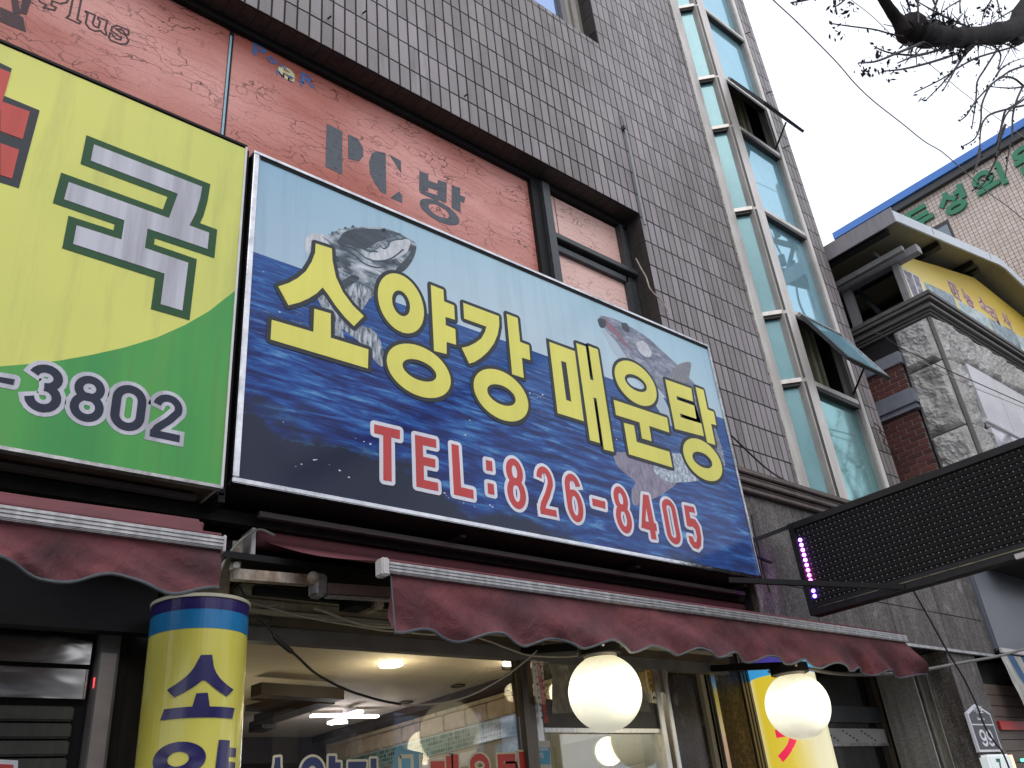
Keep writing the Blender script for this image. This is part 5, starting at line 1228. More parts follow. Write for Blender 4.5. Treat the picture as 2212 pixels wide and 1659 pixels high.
# coil of black cable
v = PY(KH((470, 1370)), 4.4); ring = [v + Vector((.07 * math.cos(a * .5) * (1 + .1 * math.sin(a)), -.01, .028 * math.sin(a * .5))) for a in range(0, 38)]
tag(MB().tube(ring, .006, 6).build('cable_coil', 'cable_b'), 'small coil of black cable at the top left corner of the restaurant window', 'cable coil')

# ================================================================== GLOBE LAMPS
def globe_mat():
    t = NT('globe_plastic'); g = t.n('ShaderNodeTexCoord'); sp = t.n('ShaderNodeSeparateXYZ'); t.l(g.outputs['Normal'], sp.inputs[0])
    nz_ = t.noise(t.pos((1, 1, 1)), 6, 7, .7)
    k = t.math('MULTIPLY_ADD', nz_, .42, t.math('MULTIPLY_ADD', sp.outputs[2], 1.0, -.21))
    st = t.ramp(t.math('MULTIPLY_ADD', k, .5, .5), [(.06, (.60, .58, .46)), (.17, (.85, .82, .62)), (.27, (1.15, 1.10, .85)), (.42, (1.5, 1.42, 1.14)), (.6, (1.75, 1.68, 1.42)), (.78, (1.4, 1.31, .98)), (.9, (1.15, 1.05, .68)), (1, (.8, .72, .40))])
    sm_ = t.ramp(t.noise(t.pos((5, 5, 1.5)), 5, 6, .7), [(.58, (1, 1, 1)), (.66, (.82, .82, .78))]); c = t.mix(1, st, sm_, 'MULTIPLY')
    t.l(c, t.b.inputs['Emission Color']); t.b.inputs['Emission Strength'].default_value = .78
    return t.fin((.8, .78, .7), .25)
M['globe'] = globe_mat()
def globe(pc, lab, y, r):
    c = PY(pc, y); t = thing('globe_lamp', lab, 'globe lamp', 'lit globe lamps under the awning', loc=tuple(c))
    MB().sphere(c, r, 40, 26).build('globe', 'globe', t)
    MB().tube([c + Vector((0, 0, r * .90)), c + Vector((0, 0, r * .90 + .04))], r * .46, 24).build('neck', 'whitep', t)
    MB().tube([c + Vector((0, 0, r * .93 + .012)), c + Vector((0, 0, r * .93 + .075))], r * .60, 24).build('collar', 'black', t)
    for a in range(3):
        v = c + Vector((r * .6 * math.cos(a * 2.1 - 2.2), r * .6 * math.sin(a * 2.1 - 2.2), r * .93 + .05)); o_ = (v - c); o_.z = 0; o_.normalize()
        MB().sphere(v + o_ * .008, .012, 8, 6).build('collar_screw', 'alu', t)
    MB().bar(c + Vector((0, 0, r * .93 + .075)), Vector((c.x, 4.5, c.z + r * .93 + .19)), .05, .05).build('support_arm', 'black', t)
    plight('globe_bulb', c + Vector((0, -r - .12, -.05)), 5, (1, .86, .58), .12)
    return t
globe((1307, 1496), 'left glowing globe lamp in front of the restaurant door', 3.8, .222)
globe((1723, 1525), 'right glowing globe lamp in front of the yellow lit pillar', 3.8, .235)

# ================================================================== ROUND PILLAR SIGNS
def cyl_sheet(cx, cy, r):
    class C_:
        def w(s, u, v, d):  # u = arc length measured from the -Y side, clockwise seen from above -> right
            a = u / r; return Vector((cx + (r + d) * math.sin(a), cy - (r + d) * math.cos(a), v))
    return C_()
def cyl(mb, cx, cy, r, z0, z1, a0=-180, a1=180, n=64, th=.004):
    for i in range(n):
        b0, b1 = math.radians(a0 + (a1 - a0) * i / n), math.radians(a0 + (a1 - a0) * (i + 1) / n)
        mb.quad((cx + r * math.sin(b0), cy - r * math.cos(b0), z0), (cx + r * math.sin(b1), cy - r * math.cos(b1), z0), (cx + r * math.sin(b1), cy - r * math.cos(b1), z1), (cx + r * math.sin(b0), cy - r * math.cos(b0), z1))
    mb.sm = True; return mb
def subdiv_strip(poly_pairs): return poly_pairs
def cyl_glyph(mb, sheet, g, f, d, r):
    """letters on the drum: cut every piece into thin vertical columns so that it follows the curve"""
    for c in g:
        if c[0] == 'r':
            o_, i_ = [f(q) for q in ell(c[1], 0, 48)], [f(q) for q in ell(c[2], 0, 48)]
            for i in range(48):
                j = (i + 1) % 48; mb.poly([sheet.w(*o_[i], d), sheet.w(*o_[j], d), sheet.w(*i_[j], d), sheet.w(*i_[i], d)])
        else:
            P = [f(q) for q in c[1]]; us = [q[0] for q in P]; a, b = min(us), max(us); n = max(2, int((b - a) / .012)); 
            for k in range(n):
                l, h = a + (b - a) * k / n, a + (b - a) * (k + 1) / n
                def cuts(u):
                    z = []
                    for i in range(len(P)):
                        p, q = P[i], P[(i + 1) % len(P)]
                        if (p[0] - u) * (q[0] - u) < 0: z.append(p[1] + (q[1] - p[1]) * (u - p[0]) / (q[0] - p[0]))
                    return sorted(z)
                m_ = (l + h) / 2; cm = cuts(m_); cl, ch = cuts(l + 1e-4), cuts(h - 1e-4)
                for t_ in range(0, len(cm) - 1, 2):
                    z0, z1 = cm[t_], cm[t_ + 1]
                    L0, L1 = (cl[t_], cl[t_ + 1]) if len(cl) == len(cm) else (z0, z1); H0, H1 = (ch[t_], ch[t_ + 1]) if len(ch) == len(cm) else (z0, z1)
                    mb.poly([sheet.w(l, L0, d), sheet.w(h, H0, d), sheet.w(h, H1, d), sheet.w(l, L1, d)])
def pillar(cx, cy, r, ztop, lab, lit, letters):
    t = thing('pillar_sign', lab, 'pillar sign', 'yellow round pillar signs of the restaurant', loc=(cx, cy, .13))
    suf = '_lit' if lit else ''
    cyl(MB(), cx, cy, r, .13, ztop - .16).build('drum', 'drum' + suf, t); cyl(MB(), cx, cy, r + .001, ztop - .16, ztop - .07).build('blue_band', 'band1' + suf, t)
    cyl(MB(), cx, cy, r + .0015, ztop - .07, ztop - .01).build('navy_band', 'band2' + suf, t)
    mb = MB(); mb.tube([(cx, cy, ztop - .012), (cx, cy, ztop + .004)], r + .008, 48); mb.build('rim', 'creaml', t)
    sh_ = cyl_sheet(cx, cy, r)
    for gl, u0, u1, v0, v1, mat in letters:
        allp = [q for c in gl for q in (c[1] if c[0] in 'pf' else ell(c[1]))]
        a0, a1 = min(q[0] for q in allp), max(q[0] for q in allp); b0, b1 = min(q[1] for q in allp), max(q[1] for q in allp)
        f = lambda q: (u0 + (q[0] - a0) / (a1 - a0) * (u1 - u0), v0 + (q[1] - b0) / (b1 - b0) * (v1 - v0))
        mb = MB(); cyl_glyph(mb, sh_, gl, f, .0035, r); mb.build('letter', mat, t)
    return t
PR = .228; P1 = (1.655, 4.22)
def ang(p, cx, cy, r):
    d = ray(p); o = np.array([0, 0, CZ]); A = d[0] ** 2 + d[1] ** 2; B = -2 * (d[0] * cx + d[1] * cy); Cc = cx * cx + cy * cy - r * r
    ds_ = B * B - 4 * A * Cc
    if ds_ < 0: return None
    s_ = (-B - math.sqrt(ds_)) / (2 * A); x, y, z = o + d * s_; return math.atan2(x - cx, -(y - cy)) * r, z
ks = [ang(q, *P1, PR) for q in G(0, 3, (1460, 975), (2020, 990), (1395, 1200), (2020, 1200), (1790, 680), (1395, 1250))]
print('pillar letters', ks)
u0 = min(ks[0][0], ks[2][0]); u1 = max(ks[1][0], ks[3][0])
ky = [ang(q, *P1, PR) for q in G(0, 3, (1370, 1620), (1780, 1620), (1600, 1430), (1900, 1415))]; print(ky)
zt1 = ks[4][1]; zb1 = ks[5][1]; hh = zt1 - zb1; zt2 = ky[3][1]
pillar(*P1, PR, ang(G(0, 3, (1750, 175)), *P1, PR)[1] + .012, 'unlit yellow pillar sign with navy Korean letters left of the restaurant window', False,
       [(GLY[0], u0, u1, zb1, zt1, 'p_navyp'), (GLY[1], u0 - .02, u1 + .03, zt2 - hh, zt2, 'p_navyp'), (GLY[2], u0, u1, zt2 - 2.35 * hh, zt2 - 1.35 * hh, 'p_navyp')])
P2 = (6.80, 4.36); PR2 = .27
k2 = [ang(q, *P2, PR2) for q in G(3, 3, (130, 1340), (260, 1390), (205, 1575))]; print('p2', k2)
gi = [GLY[2][0]]
uu0 = k2[1][0] - .26; 
pillar(*P2, PR2, 2.76, 'internally lit yellow pillar sign with red letter behind the right globe lamp', True,
       [(gi, k2[1][0] - .20, k2[1][0] + .01, k2[2][1] - .02, k2[2][1] + .23, 'p_redlit')])

# ================================================================== GRANITE PIERS AND DARK ENTRANCE
gp_ = thing('shop_entrance_piers', 'polished brown granite piers with steel strips right of the restaurant door', 'pier', loc=(6, 4.6, .13))
MB().box(5.505, 6.10, 4.66, 4.9, .13, 2.95).build('pier_panel', 'dbrown', gp_)
MB().box(6.16, 6.52, 4.60, 4.9, .13, 2.95).build('pier_panel', 'redgran', gp_)
MB().box(6.105, 6.155, 4.58, 4.9, .13, 2.95).build('steel_strip', 'steel', gp_); 
MB().box(6.07, 6.10, 4.62, 4.9, .13, 2.95).build('dark_strip', 'black', gp_)
for x in (6.53, 6.575, 6.62): MB().box(x, x + .032, 4.585, 4.9, .13, 2.95).build('steel_strip', 'bronze', gp_, bevel=.004)
de = thing('dark_entrance', 'unlit dark entrance with a taped white transom strip behind the right globe', 'entrance', loc=(8, 4.95, .13))
MB().box(6.66, 9.5, 5.02, 5.05, .13, 2.95).build('dark_glass', 'dglass', de)
z0_, z1_ = PY(G(3, 3, (1040, 1440)), 4.98).z, PY(G(3, 3, (1020, 1320)), 4.98).z
x1_ = PY(G(3, 3, (1035, 1400)), 4.98).x
MB().box(6.9, x1_, 4.99, 5.015, z0_, z1_).build('transom_strip', 'papgrey', de); MB().box(6.9, x1_, 4.985, 5.015, z0_ - .03, z0_ - .002).build('transom_rail', 'alu', de)
MB().box(6.9, x1_ + .3, 4.992, 5.015, z1_ + .06, z1_ + .22).build('lintel_box', 'charcoal', de)
tapem = 'p_line'; shT = Sheet('Y', 4.989)
for k in range(4):
    u = x1_ - .2 - k * .36
    mb = MB()
    for j in range(5): plate(mb, shT, [(u - .30 + j * .055, z1_ - .02 - j * .022), (u - .27 + j * .055, z1_ - .015 - j * .022), (u - .255 + j * .055, z1_ - .03 - j * .022), (u - .285 + j * .055, z1_ - .035 - j * .022)], 0, .0015)
    mb.build('tape_print', tapem, de)
for a, b, m_ in ((x1_ + .02, x1_ + .10, 'bronze'), (x1_ + .30, x1_ + .35, 'greyh'), (8.1, 8.13, 'charcoal')): MB().box(a, b, 4.96, 5.018, .13, 2.95).build('door_post', m_, de)
MB().box(7.3, 7.9, 4.995, 5.012, 1.2, z0_ - .12).build('grey_panel', 'greyh', de)
rp = thing('right_granite_pier', 'dark granite pier with twin steel edge strips left of the house number', 'pier', loc=(9.5, 4.4, .13))
def colx(p, y): return PY(p, y).x
xa, xb, xc = colx(G(3, 3, (1410, 1000)), 4.4), colx(G(3, 3, (1600, 900)), 4.3), colx(G(3, 3, (1870, 1000)), 4.15); print('cols', xa, xb, xc)
MB().box(xa + .03, 9.62, 4.42, 4.9, .13, 2.95).build('pier_panel', 'dgran', rp)
MB().box(xa - .10, xa - .07, 4.5, 4.9, .13, 2.95).build('steel_strip', 'alu', rp); MB().box(xa - .03, xa + .028, 4.38, 4.9, .13, 2.95).build('steel_strip', 'steel', rp, bevel=.004)
np_ = thing('number_pier', 'grey granite pier carrying the house number plate', 'pier', loc=(9.9, 4.1, .13))
MB().box(9.56, 10.22, 4.13, 4.9, .13, 2.95).build('pier_panel', 'granite', np_)
# house number plate 99
shP = Sheet('Y', 4.10)
hp = thing('house_number_plate', 'blue grey house shaped number plate with white border reading 99', 'number plate', loc=tuple(PY(G(3, 3, (1810, 1300)), 4.1)))
ol = [shP.uv(q) for q in G(3, 3, (1808, 1108), (1925, 1180), (2018, 1518), (1830, 1520), (1722, 1190))]
xl, xr = (ol[4][0] + ol[3][0]) / 2, (ol[1][0] + ol[2][0]) / 2; zt, zs_, zb_ = ol[0][1], (ol[4][1] + ol[1][1]) / 2, (ol[2][1] + ol[3][1]) / 2
ol = [((xl + xr) / 2, zt), (xr, zs_), (xr, zb_), (xl, zb_), (xl, zs_)]
mb = MB(); plate(mb, shP, ol, -.03, .001); mb.build('plate_border', 'p_white', hp); mb = MB(); plate(mb, shP, grow(ol, -.022, False), 0, .003); mb.build('plate_face', 'slateplate', hp)
mb = MB(); zz_ = zs_ - (zs_ - zb_) * .32; plate(mb, shP, [(xl, zz_), (xr, zz_), (xr, zz_ + .012), (xl, zz_ + .012)], 0, .0045); mb.build('plate_line', 'p_white', hp)
W9 = (xr - xl)
for k in range(2):
    a = xl + W9 * (.22 + .29 * k); mb = MB(); strokes(mb, shP, digit('9', a, a + W9 * .25, zb_ + .05, zz_ - .04, .026), .026, 0, .005); mb.build('number', 'p_white', hp)
text_mesh('가능로', 'street_name', 'p_white', hp, shP, (xl + xr) / 2, zz_ + .12, .085, .9, .002, .0005, .0045, align='CENTER')
text_mesh('Ganeung-ro', 'street_name', 'p_white', hp, shP, (xl + xr) / 2, zz_ + .05, .04, .9, .001, .0005, .0045, align='CENTER')
# strings of cable on the right
tag(MB().tube(catmull([PY(q, 3.75) for q in G(3, 3, (230, 745), (330, 795), (600, 843), (950, 850), (1300, 818), (1700, 745), (2000, 690), (2250, 620), (2600, 500))]), .014, 8).build('slack_cable', 'cable_g'), 'thick pale grey cable running from the right globe lamp off to the right', 'cable')
tag(MB().tube(catmull([PY(q, 3.6) for q in G(3, 3, (1255, 125), (1400, 380), (1550, 650), (1700, 900), (1800, 1110), (1870, 1290), (1960, 1440), (2025, 1520), (2100, 1700))]), .008, 6).build('drop_wire', 'cable_b'), 'thin black wire falling from the LED board past the house number', 'wire')
tag(MB().tube(catmull([PY(q, 3.65) for q in G(3, 3, (1300, 110), (1350, 250), (1390, 370))]), .006, 6).build('drop_wire', 'cable_g'), 'short grey wire twisted beside the black wire under the LED board', 'wire')
# white light box cut by the bottom edge
lb = thing('white_light_box', 'small white light box with green letter at the bottom right corner', 'light box', loc=tuple(PY(G(3, 3, (1980, 1600)), 3.9)))
bp = [PY(q, 3.9) for q in G(3, 3, (1900, 1540), (2090, 1530))]
MB().box(bp[0].x, bp[1].x, 3.9, 4.0, 1.3, bp[0].z).build('box_face', 'whitelit', lb, bevel=.02)
MB().box(bp[1].x + .002, bp[1].x + .04, 3.9, 4.0, 1.3, bp[0].z - .01).build('lit_edge', emis('warm_edge', (1, .62, .38), 1.1), lb)
shB = Sheet('Y', 3.9); u, v = shB.uv(G(3, 3, (1990, 1659))); text_mesh('7', 'letter', simple('teal_letter', (.04, .22, .18), (.03, .18, .15), 9), lb, shB, u, v - .06, .2, .9, .006, .001, .002)

# ================================================================== LED BOARD
lx = 6.8
led = thing('led_board', 'black LED dot matrix board projecting from the facade with a lit violet column', 'LED board', loc=(lx, 3.9, 3.0))
LY0, LY1, LZ0, LZ1 = 3.945, 1.0, 3.025, 3.835
MB().box(lx + .012, lx + .14, LY1, LY0, LZ0, LZ1).build('cabinet', 'black', led)
mb = MB(); mb.box(lx - .02, lx + .02, LY1, LY0, LZ1 - .055, LZ1); mb.box(lx - .02, lx + .02, LY1, LY0, LZ0, LZ0 + .085); mb.box(lx - .02, lx + .02, LY0 - .055, LY0, LZ0 + .086, LZ1 - .056); mb.build('frame', 'ledframe', led)
MB().box(lx + .004, lx + .011, LY1, LY0 - .056, LZ0 + .086, LZ1 - .056).build('panel', 'matte', led)
MB().box(lx - .024, lx - .0205, LY1 + .3, LY0 - .1, LZ0 + .045, LZ0 + .052).build('edge_strip', simple('brassy_edge', (.4, .37, .25), (.2, .18, .12), 9, rough=.3, metal=.8), led)
PT = .0445
mb = MB(); mb2 = MB()
ny_ = int((LY0 - .08 - LY1) / PT); nz_ = 15
zr0 = LZ0 + .105
for j in range(nz_):
    z = zr0 + j * (LZ1 - .075 - zr0) / (nz_ - 1)
    # louvre lip over each row
    mb2.box(lx - .006, lx + .0035, LY1, LY0 - .06, z + .013, z + .017)
    for i in range(ny_):
        y = LY0 - .08 - i * PT
        if i == 0 and j not in (0, 1, 14, 13) : continue
        n = len(mb.v); r = .0062
        cs = [(lx - .001, y + r * math.cos(a), z + r * math.sin(a)) for a in [k * math.pi / 3 for k in range(6)]]
        mb.v += cs + [(lx - .010, y, z + .001)]
        mb.f += [(n + k, n + (k + 1) % 6, n + 6) for k in range(6)]
mb.sm = False
mb.build('led_lens', 'ledlens', led, kind='stuff'); mb2.build('louvre', 'matte', led, kind='stuff')
cols = [(.35, .12, 1), (.4, .12, 1), (.62, .15, 1), (.62, .15, 1), (.62, .15, 1), (.75, .12, .9), (.85, .12, .8), (.85, .12, .8), (.8, .1, .7), None, (.25, .1, 1), (.25, .1, 1)]
c_ = {}
for j, cc_ in enumerate(cols):
    z = zr0 + (12 - j + .0) * (LZ1 - .075 - zr0) / (nz_ - 1)
    if cc_ is None: continue
    if cc_ not in c_: c_[cc_] = emis('lit_led', cc_, 13)
    MB().sphere((lx - .006, LY0 - .08, z), .0165, 10, 8).build('lit_led', c_[cc_], led)
plight('led_glow', (lx - .06, LY0 - .08, 3.45), .06, (.5, .15, 1), .02)
MB().box(lx - .05, lx - .021, PX(G(3, 2, (2150, 1480)), lx).y - .14, PX(G(3, 2, (2150, 1480)), lx).y, PX(G(3, 2, (2150, 1500)), lx).z - .02, PX(G(3, 2, (2150, 1480)), lx).z).build('white_tag', 'whitep', led)
# brackets
b0_, b1_ = Vector((6.262, 3.99, PY(KL((455, 500)), 4.0).z)), PX(KL((850, 335)), lx)
MB().bar(b0_, b1_ + Vector((.02, 0, 0)), .03, .035).build('bracket_bar', 'black', led)
c0_, c1_ = PY(KL((190, 925)), 3.985), PX(KL((2090, 1000)), lx - .03)
MB().bar(c0_, c1_, .035, .04).build('bracket_bar', 'black', led)
c2_ = PY(KL((490, 665)), 4.0); MB().bar(c2_, c2_ + Vector((.3, .06, .0)), .02, .02).build('bracket_stub', 'black', led)

# ================================================================== SHUTTERED SHOP AT THE LEFT
ss = thing('shuttered_shopfront', 'dark closed shopfront with roller shutter and dented steel strips at lower left', 'shopfront', loc=(0, 4.6, .13))
YL = 4.62
xr_ = 1.30
for k in range(9): MB().box(-6, xr_, YL + .02, YL + .05, 2.62 - .0 + k * .055, 2.62 + k * .055 + .047).build('upper_slat', 'darkmetal', ss)
za, zb2 = PY(G(0, 3, (0, 600)), YL).z, PY(G(0, 3, (0, 745)), YL).z
MB().box(-6, xr_ - .02, YL - .01, YL + .03, zb2 + .005, 2.615).build('steel_strip', 'dented', ss)
zc_, zd_ = PY(G(0, 3, (0, 775)), YL).z, PY(G(0, 3, (0, 1045)), YL).z
MB().box(-6, xr_, YL + .03, YL + .05, .13, 2.62).build('backing', 'black', ss)
MB().box(-6, xr_ - .03, YL - .0, YL + .028, zd_, zc_).build('steel_strip', 'dented', ss)
MB().box(xr_ - .028, xr_ - .02, YL - .004, YL + .028, zd_, zc_).build('bright_edge', 'alu', ss)
k = 0; z = zd_ - .03
while z > .2:
    MB().box(-6, xr_ - .06, YL - .01 + .0, YL + .02, z - .072, z - .006).build('shutter_slat', 'shut', ss, bevel=.008); z -= .075; k += 1
MB().box(xr_ + .005, xr_ + .10, YL - .06, YL + .06, .13, 2.95).build('door_frame', 'greyh', ss, bevel=.004)
MB().box(xr_ + .105, xr_ + .15, YL - .02, YL + .06, .13, 2.95).build('door_frame', 'darkmetal', ss)
MB().box(xr_ + .155, 1.93, YL, YL + .1, .13, 2.75).build('dark_column', 'blackbrown', ss)
MB().box(xr_ + .012, xr_ + .085, YL - .0645, YL - .0605, 1.2, PY(G(0, 3, (1000, 670)), YL - .06).z).build('paper_strip', 'posterm', ss)
cs = thing('corner_notice', 'small red and white notice at the lower left corner of the shutter', 'notice', loc=tuple(PY(G(0, 3, (60, 1640)), YL - .03)))
s_ = Sheet('Y', YL - .02); mb = MB(); plate(mb, s_, [s_.uv(q) for q in G(0, 3, (-100, 1580), (155, 1595), (150, 1800), (-110, 1790))], 0, .002); mb.build('paper', 'p_white', cs)
mb = MB(); plate(mb, s_, [s_.uv(q) for q in G(0, 3, (-100, 1620), (115, 1632), (110, 1780), (-110, 1770))], 0, .004); mb.build('red_field', 'p_red', cs)
tl = emis('red_glow', (1, .05, .06), 2.5)
rg = thing('red_led_strip', 'small red glowing strip at the end of the steel strips', 'LED strip', loc=tuple(PY(G(0, 3, (820, 950)), YL - .03)))
for a, b in (((935, 700), (930, 770)), ((822, 880), (812, 1020))):
    p, q = PY(G(0, 3, a), YL - .03), PY(G(0, 3, b), YL - .03); MB().bar(p, q, .016, .01).build('glow_tube', tl, rg)

# ================================================================== NEIGHBOUR WITH STONE QUOIN AND STEEL ROOF
nb_ = thing('stone_clad_building', 'neighbouring building with rough stone corner, moulded cornice and open steel roof', 'building', loc=(11.2, 3.62, 0))
NX, NY = 11.2, 3.62
def rock(face, a0, a1, z0, z1, amp=.085, n=22, seed=0):
    """face 'L': on X=NX spanning Y a0..a1; face 'F': on Y=NY spanning X a0..a1"""
    mb = MB(); g = .007; a0 += g; a1 -= g; z0 += g; z1 -= g
    N = max(6, int(n * (a1 - a0) / .6)); Mz = max(6, int(n * (z1 - z0) / .7))
    for j in range(Mz + 1):
        for i in range(N + 1):
            u, v = i / N, j / Mz; e = min(u * (a1 - a0), (1 - u) * (a1 - a0), v * (z1 - z0), (1 - v) * (z1 - z0)); e = min(1, e / .05)
            a = a0 + (a1 - a0) * u; z = z0 + (z1 - z0) * v
            p = Vector((a * 2.2 + seed * 7.3, z * 2.2, seed * 3.1)); h = .55 + .5 * noise.noise(p) + .55 * (.35 - abs(noise.noise(p * 1.9))) + .30 * (.3 - abs(noise.noise(p * 4.3))) + .22 * noise.noise(p * 9) + .14 * noise.noise(p * 17)
            h = max(.0, h) * amp * e + .003
            if face == 'L': mb.v.append((NX - h, a, z))
            else: mb.v.append((a, NY - h, z))
    W1 = N + 1
    for j in range(Mz):
        for i in range(N):
            q = j * W1 + i; mb.f += [(q, q + 1, q + W1 + 1), (q, q + W1 + 1, q + W1)]
    # side skirts into the wall
    ring = [i for i in range(W1)] + [j * W1 + N for j in range(1, Mz + 1)] + [Mz * W1 + i for i in range(N - 1, -1, -1)] + [j * W1 for j in range(Mz - 1, 0, -1)]
    base = len(mb.v)
    for r_ in ring:
        x, y, z = mb.v[r_]; mb.v.append((NX + .02, y, z) if face == 'L' else (x, NY + .02, z))
    for k in range(len(ring)): l = (k + 1) % len(ring); mb.f.append((ring[k], ring[l], base + l, base + k))
    return mb.build('stone_block', 'rock', nb_, smooth=False)
rows = [3.98, 4.30, 4.82, 5.78, 6.74, 7.41]
for k in range(5):
    rock('L', 3.665, 4.16, rows[k], rows[k + 1], seed=k)
    rock('F', 11.245, 11.62 if k % 2 else 11.76, rows[k], rows[k + 1], seed=k + 20)
x = 11.77; k = 0
while x < 18:
    w = random.uniform(.8, 1.3); rock('F', x, x + w, 6.84, 7.41, seed=40 + k); x += w; k += 1
MB().box(NX - .004, NX + .04, NY - .004, NY + .04, 3.98, 7.41).build('corner_margin', 'rockmargin', nb_, bevel=.006)
MB().box(NX + .021, 18, NY + .021, 9, 3.98, 7.41).build('core', 'grout', nb_); MB().box(NX + .021, 18, 4.4, 9, 0, 3.978).build('core', 'grout', nb_)
# white cladding panels on the front
for i in range(7):
    for j in range(3):
        x0 = 11.78 + i * .85; z0 = 6.83 - (j + 1) * .98
        MB().box(x0 + .008, x0 + .842, NY - .03, NY + .02, z0 + .008, z0 + .972).build('cladding_panel', 'clad', nb_, bevel=.003)
MB().tube([PY(q, 3.45) for q in G(3, 2, (1870, 310), (2212, 490), (2500, 640))], .03, 8).build('slanting_pipe', 'clad', nb_)
q0 = PY(G(3, 2, (2045, 430)), 3.5); MB().box(q0.x, q0.x + .35, 3.45, 3.56, q0.z - .5, q0.z).build('junction_box', 'clad', nb_, bevel=.04)
# cornice, two mitred arms in stepped layers
for k, (pr, z0, z1) in enumerate([(.03, 7.415, 7.45), (.055, 7.453, 7.49), (.10, 7.493, 7.545), (.085, 7.548, 7.58), (.14, 7.583, 7.635), (.16, 7.638, 7.70)]):
    MB().prism([(NX - pr, NY - pr, z0), (18, NY - pr, z0), (18, NY + .2, z0), (NX + .2, NY + .2, z0), (NX + .2, 5.6, z0), (NX - pr, 5.6, z0)], (0, 0, z1 - z0)).build('cornice_course', 'cornice', nb_, bevel=.006)
# brick pier beside the stone
BXF = 11.12
yb0, yb1 = 4.175, 5.0
MB().box(BXF + .006, NX - .001, yb0 + .006, yb1, 3.98, 6.9).build('brick_backing', 'mortar', nb_)
bl, bh = .215, .074; r_ = 0; z = 4.9; protos = {}
def brick(y0, y1, z):
    key = round(y1 - y0, 3)
    if key not in protos:
        o = MB().box(-.004, .05, 0, y1 - y0, 0, bh - .012).build('brick', 'brick', bevel=.003); protos[key] = o; o.location = (BXF, y0, z); rel(o, nb_)
    else: instance(protos[key], 'brick', (BXF, y0, z), nb_)
while z < 6.88:
    y = yb0 - (bl / 2 if r_ % 2 else 0) 
    while y < yb1 - .02:
        a, b = max(y, yb0) + (.0 if y < yb0 else .006), min(y + bl, yb1) - .006
        if b - a > .03 and not (6.17 < z < 6.50): brick(a, b, z + .006)
        y += bl
    z += bh; r_ += 1
for k, (z0, z1, pr) in enumerate([(6.50, 6.56, .0), (6.32, 6.50, .05), (6.28, 6.318, .07), (6.24, 6.278, .04), (6.20, 6.238, .055)][1:]):
    MB().box(BXF - pr, NX - .002, yb0 - pr, yb1, z0, z1).build('pier_moulding', 'bluegrey', nb_, bevel=.004)
MB().box(BXF - .04, NX - .002, yb0 - .04, yb1, 6.90, 7.08).build('pier_cap', 'bluegrey', nb_, bevel=.006)
# open upper storey
MB().box(11.22, 17.5, 7.2, 7.3, 7.6, 9.6).build('back_wall', 'matte', nb_); MB().box(11.25, 17.5, 3.95, 7.2, 7.705, 7.72).build('deck', 'matte', nb_)
MB().box(NX - .01, NX + .09, 3.775, 3.865, 7.705, 8.42).build('steel_post', 'steelgrey', nb_)
ypl = PX(G(3, 1, (760, 1050)), NX).y; MB().box(NX - .01, NX + .10, ypl - .02, ypl + .10, 7.705, 8.5).build('steel_post', 'purplegrey', nb_); print('post', ypl)
MB().box(NX - .02, NX + .12, 3.45, 6.0, 8.40, 8.52).build('steel_beam', 'purplegrey', nb_)
MB().bar(PX(G(3, 1, (760, 830)), NX + .4), PX(G(3, 1, (1010, 1090)), NX + .4), .10, .06).build('brace', 'charcoal', nb_)
MB().bar(Vector((NX + .5, 4.0, 8.05)), Vector((NX + .5, 6.2, 8.05)), .05, .05).build('rail', 'charcoal', nb_); MB().bar(Vector((NX + .6, 4.0, 7.9)), Vector((NX + .6, 6.2, 7.9)), .04, .04).build('rail', 'charcoal', nb_)
# roof
prof = [(10.62, 8.80), (14.73, 9.70), (15.0, 9.72), (19.0, 9.0)]
RY0, RY1 = 3.4, 8.5
mb = MB()
for i in range(3):
    (xa_, za_), (xb_, zb_) = prof[i], prof[i + 1]
    mb.prism([(xa_, RY0 + .03, za_), (xb_, RY0 + .03, zb_), (xb_, RY0 + .03, zb_ - .06), (xa_, RY0 + .03, za_ - .06)], (0, RY1 - RY0, 0))
mb.build('roof_deck', 'soffit', nb_)
for i in range(3):
    (xa_, za_), (xb_, zb_) = prof[i], prof[i + 1]
    MB().prism([(xa_, RY0, za_ + .03), (xb_, RY0, zb_ + .03), (xb_, RY0, zb_ - .15), (xa_, RY0, za_ - .15)], (0, .028, 0)).build('fascia_strip', 'fascia_w', nb_)
for x_ in (11.95, 14.35):
    zt0 = 8.80 + (x_ - 10.62) * .219; MB().box(x_, x_ + .008, RY0 - .004, RY0 - .0005, zt0 - .10, zt0 + .02).build('fascia_joint', 'charcoal', nb_)
MB().box(10.59, 10.615, RY0, RY1, 8.62, 8.87).build('side_fascia', 'purplegrey', nb_)
for x_, y0_, w_ in ((10.75, 3.62, .13), (12.35, 3.52, .12), (14.0, 3.60, .12), (14.35, 3.66, .14)):
    zt0 = 8.80 + (x_ - 10.62) * .219 - .065; MB().box(x_, x_ + w_, y0_, 7, zt0 - .10, zt0 + .0).build('roof_purlin', 'matte2', nb_)
q = PY(KN((1000, 500)), 3.62); MB().box(10.94, 11.01, 3.56, 6.8, 8.38, 8.46).build('roof_purlin', 'steelgrey', nb_)
qa, qb = PY(KN((620, 530)), 4.1), PY(KN((860, 500)), 4.1)
MB().bar(qa, qa + Vector((.28, 0, -.03)), .07, .08).build('bracket', 'steelgrey', nb_); MB().bar(qb + Vector((-.2, 0, 0)), qb + Vector((.05, 0, 0)), .06, .07).build('bracket', 'steelgrey', nb_)
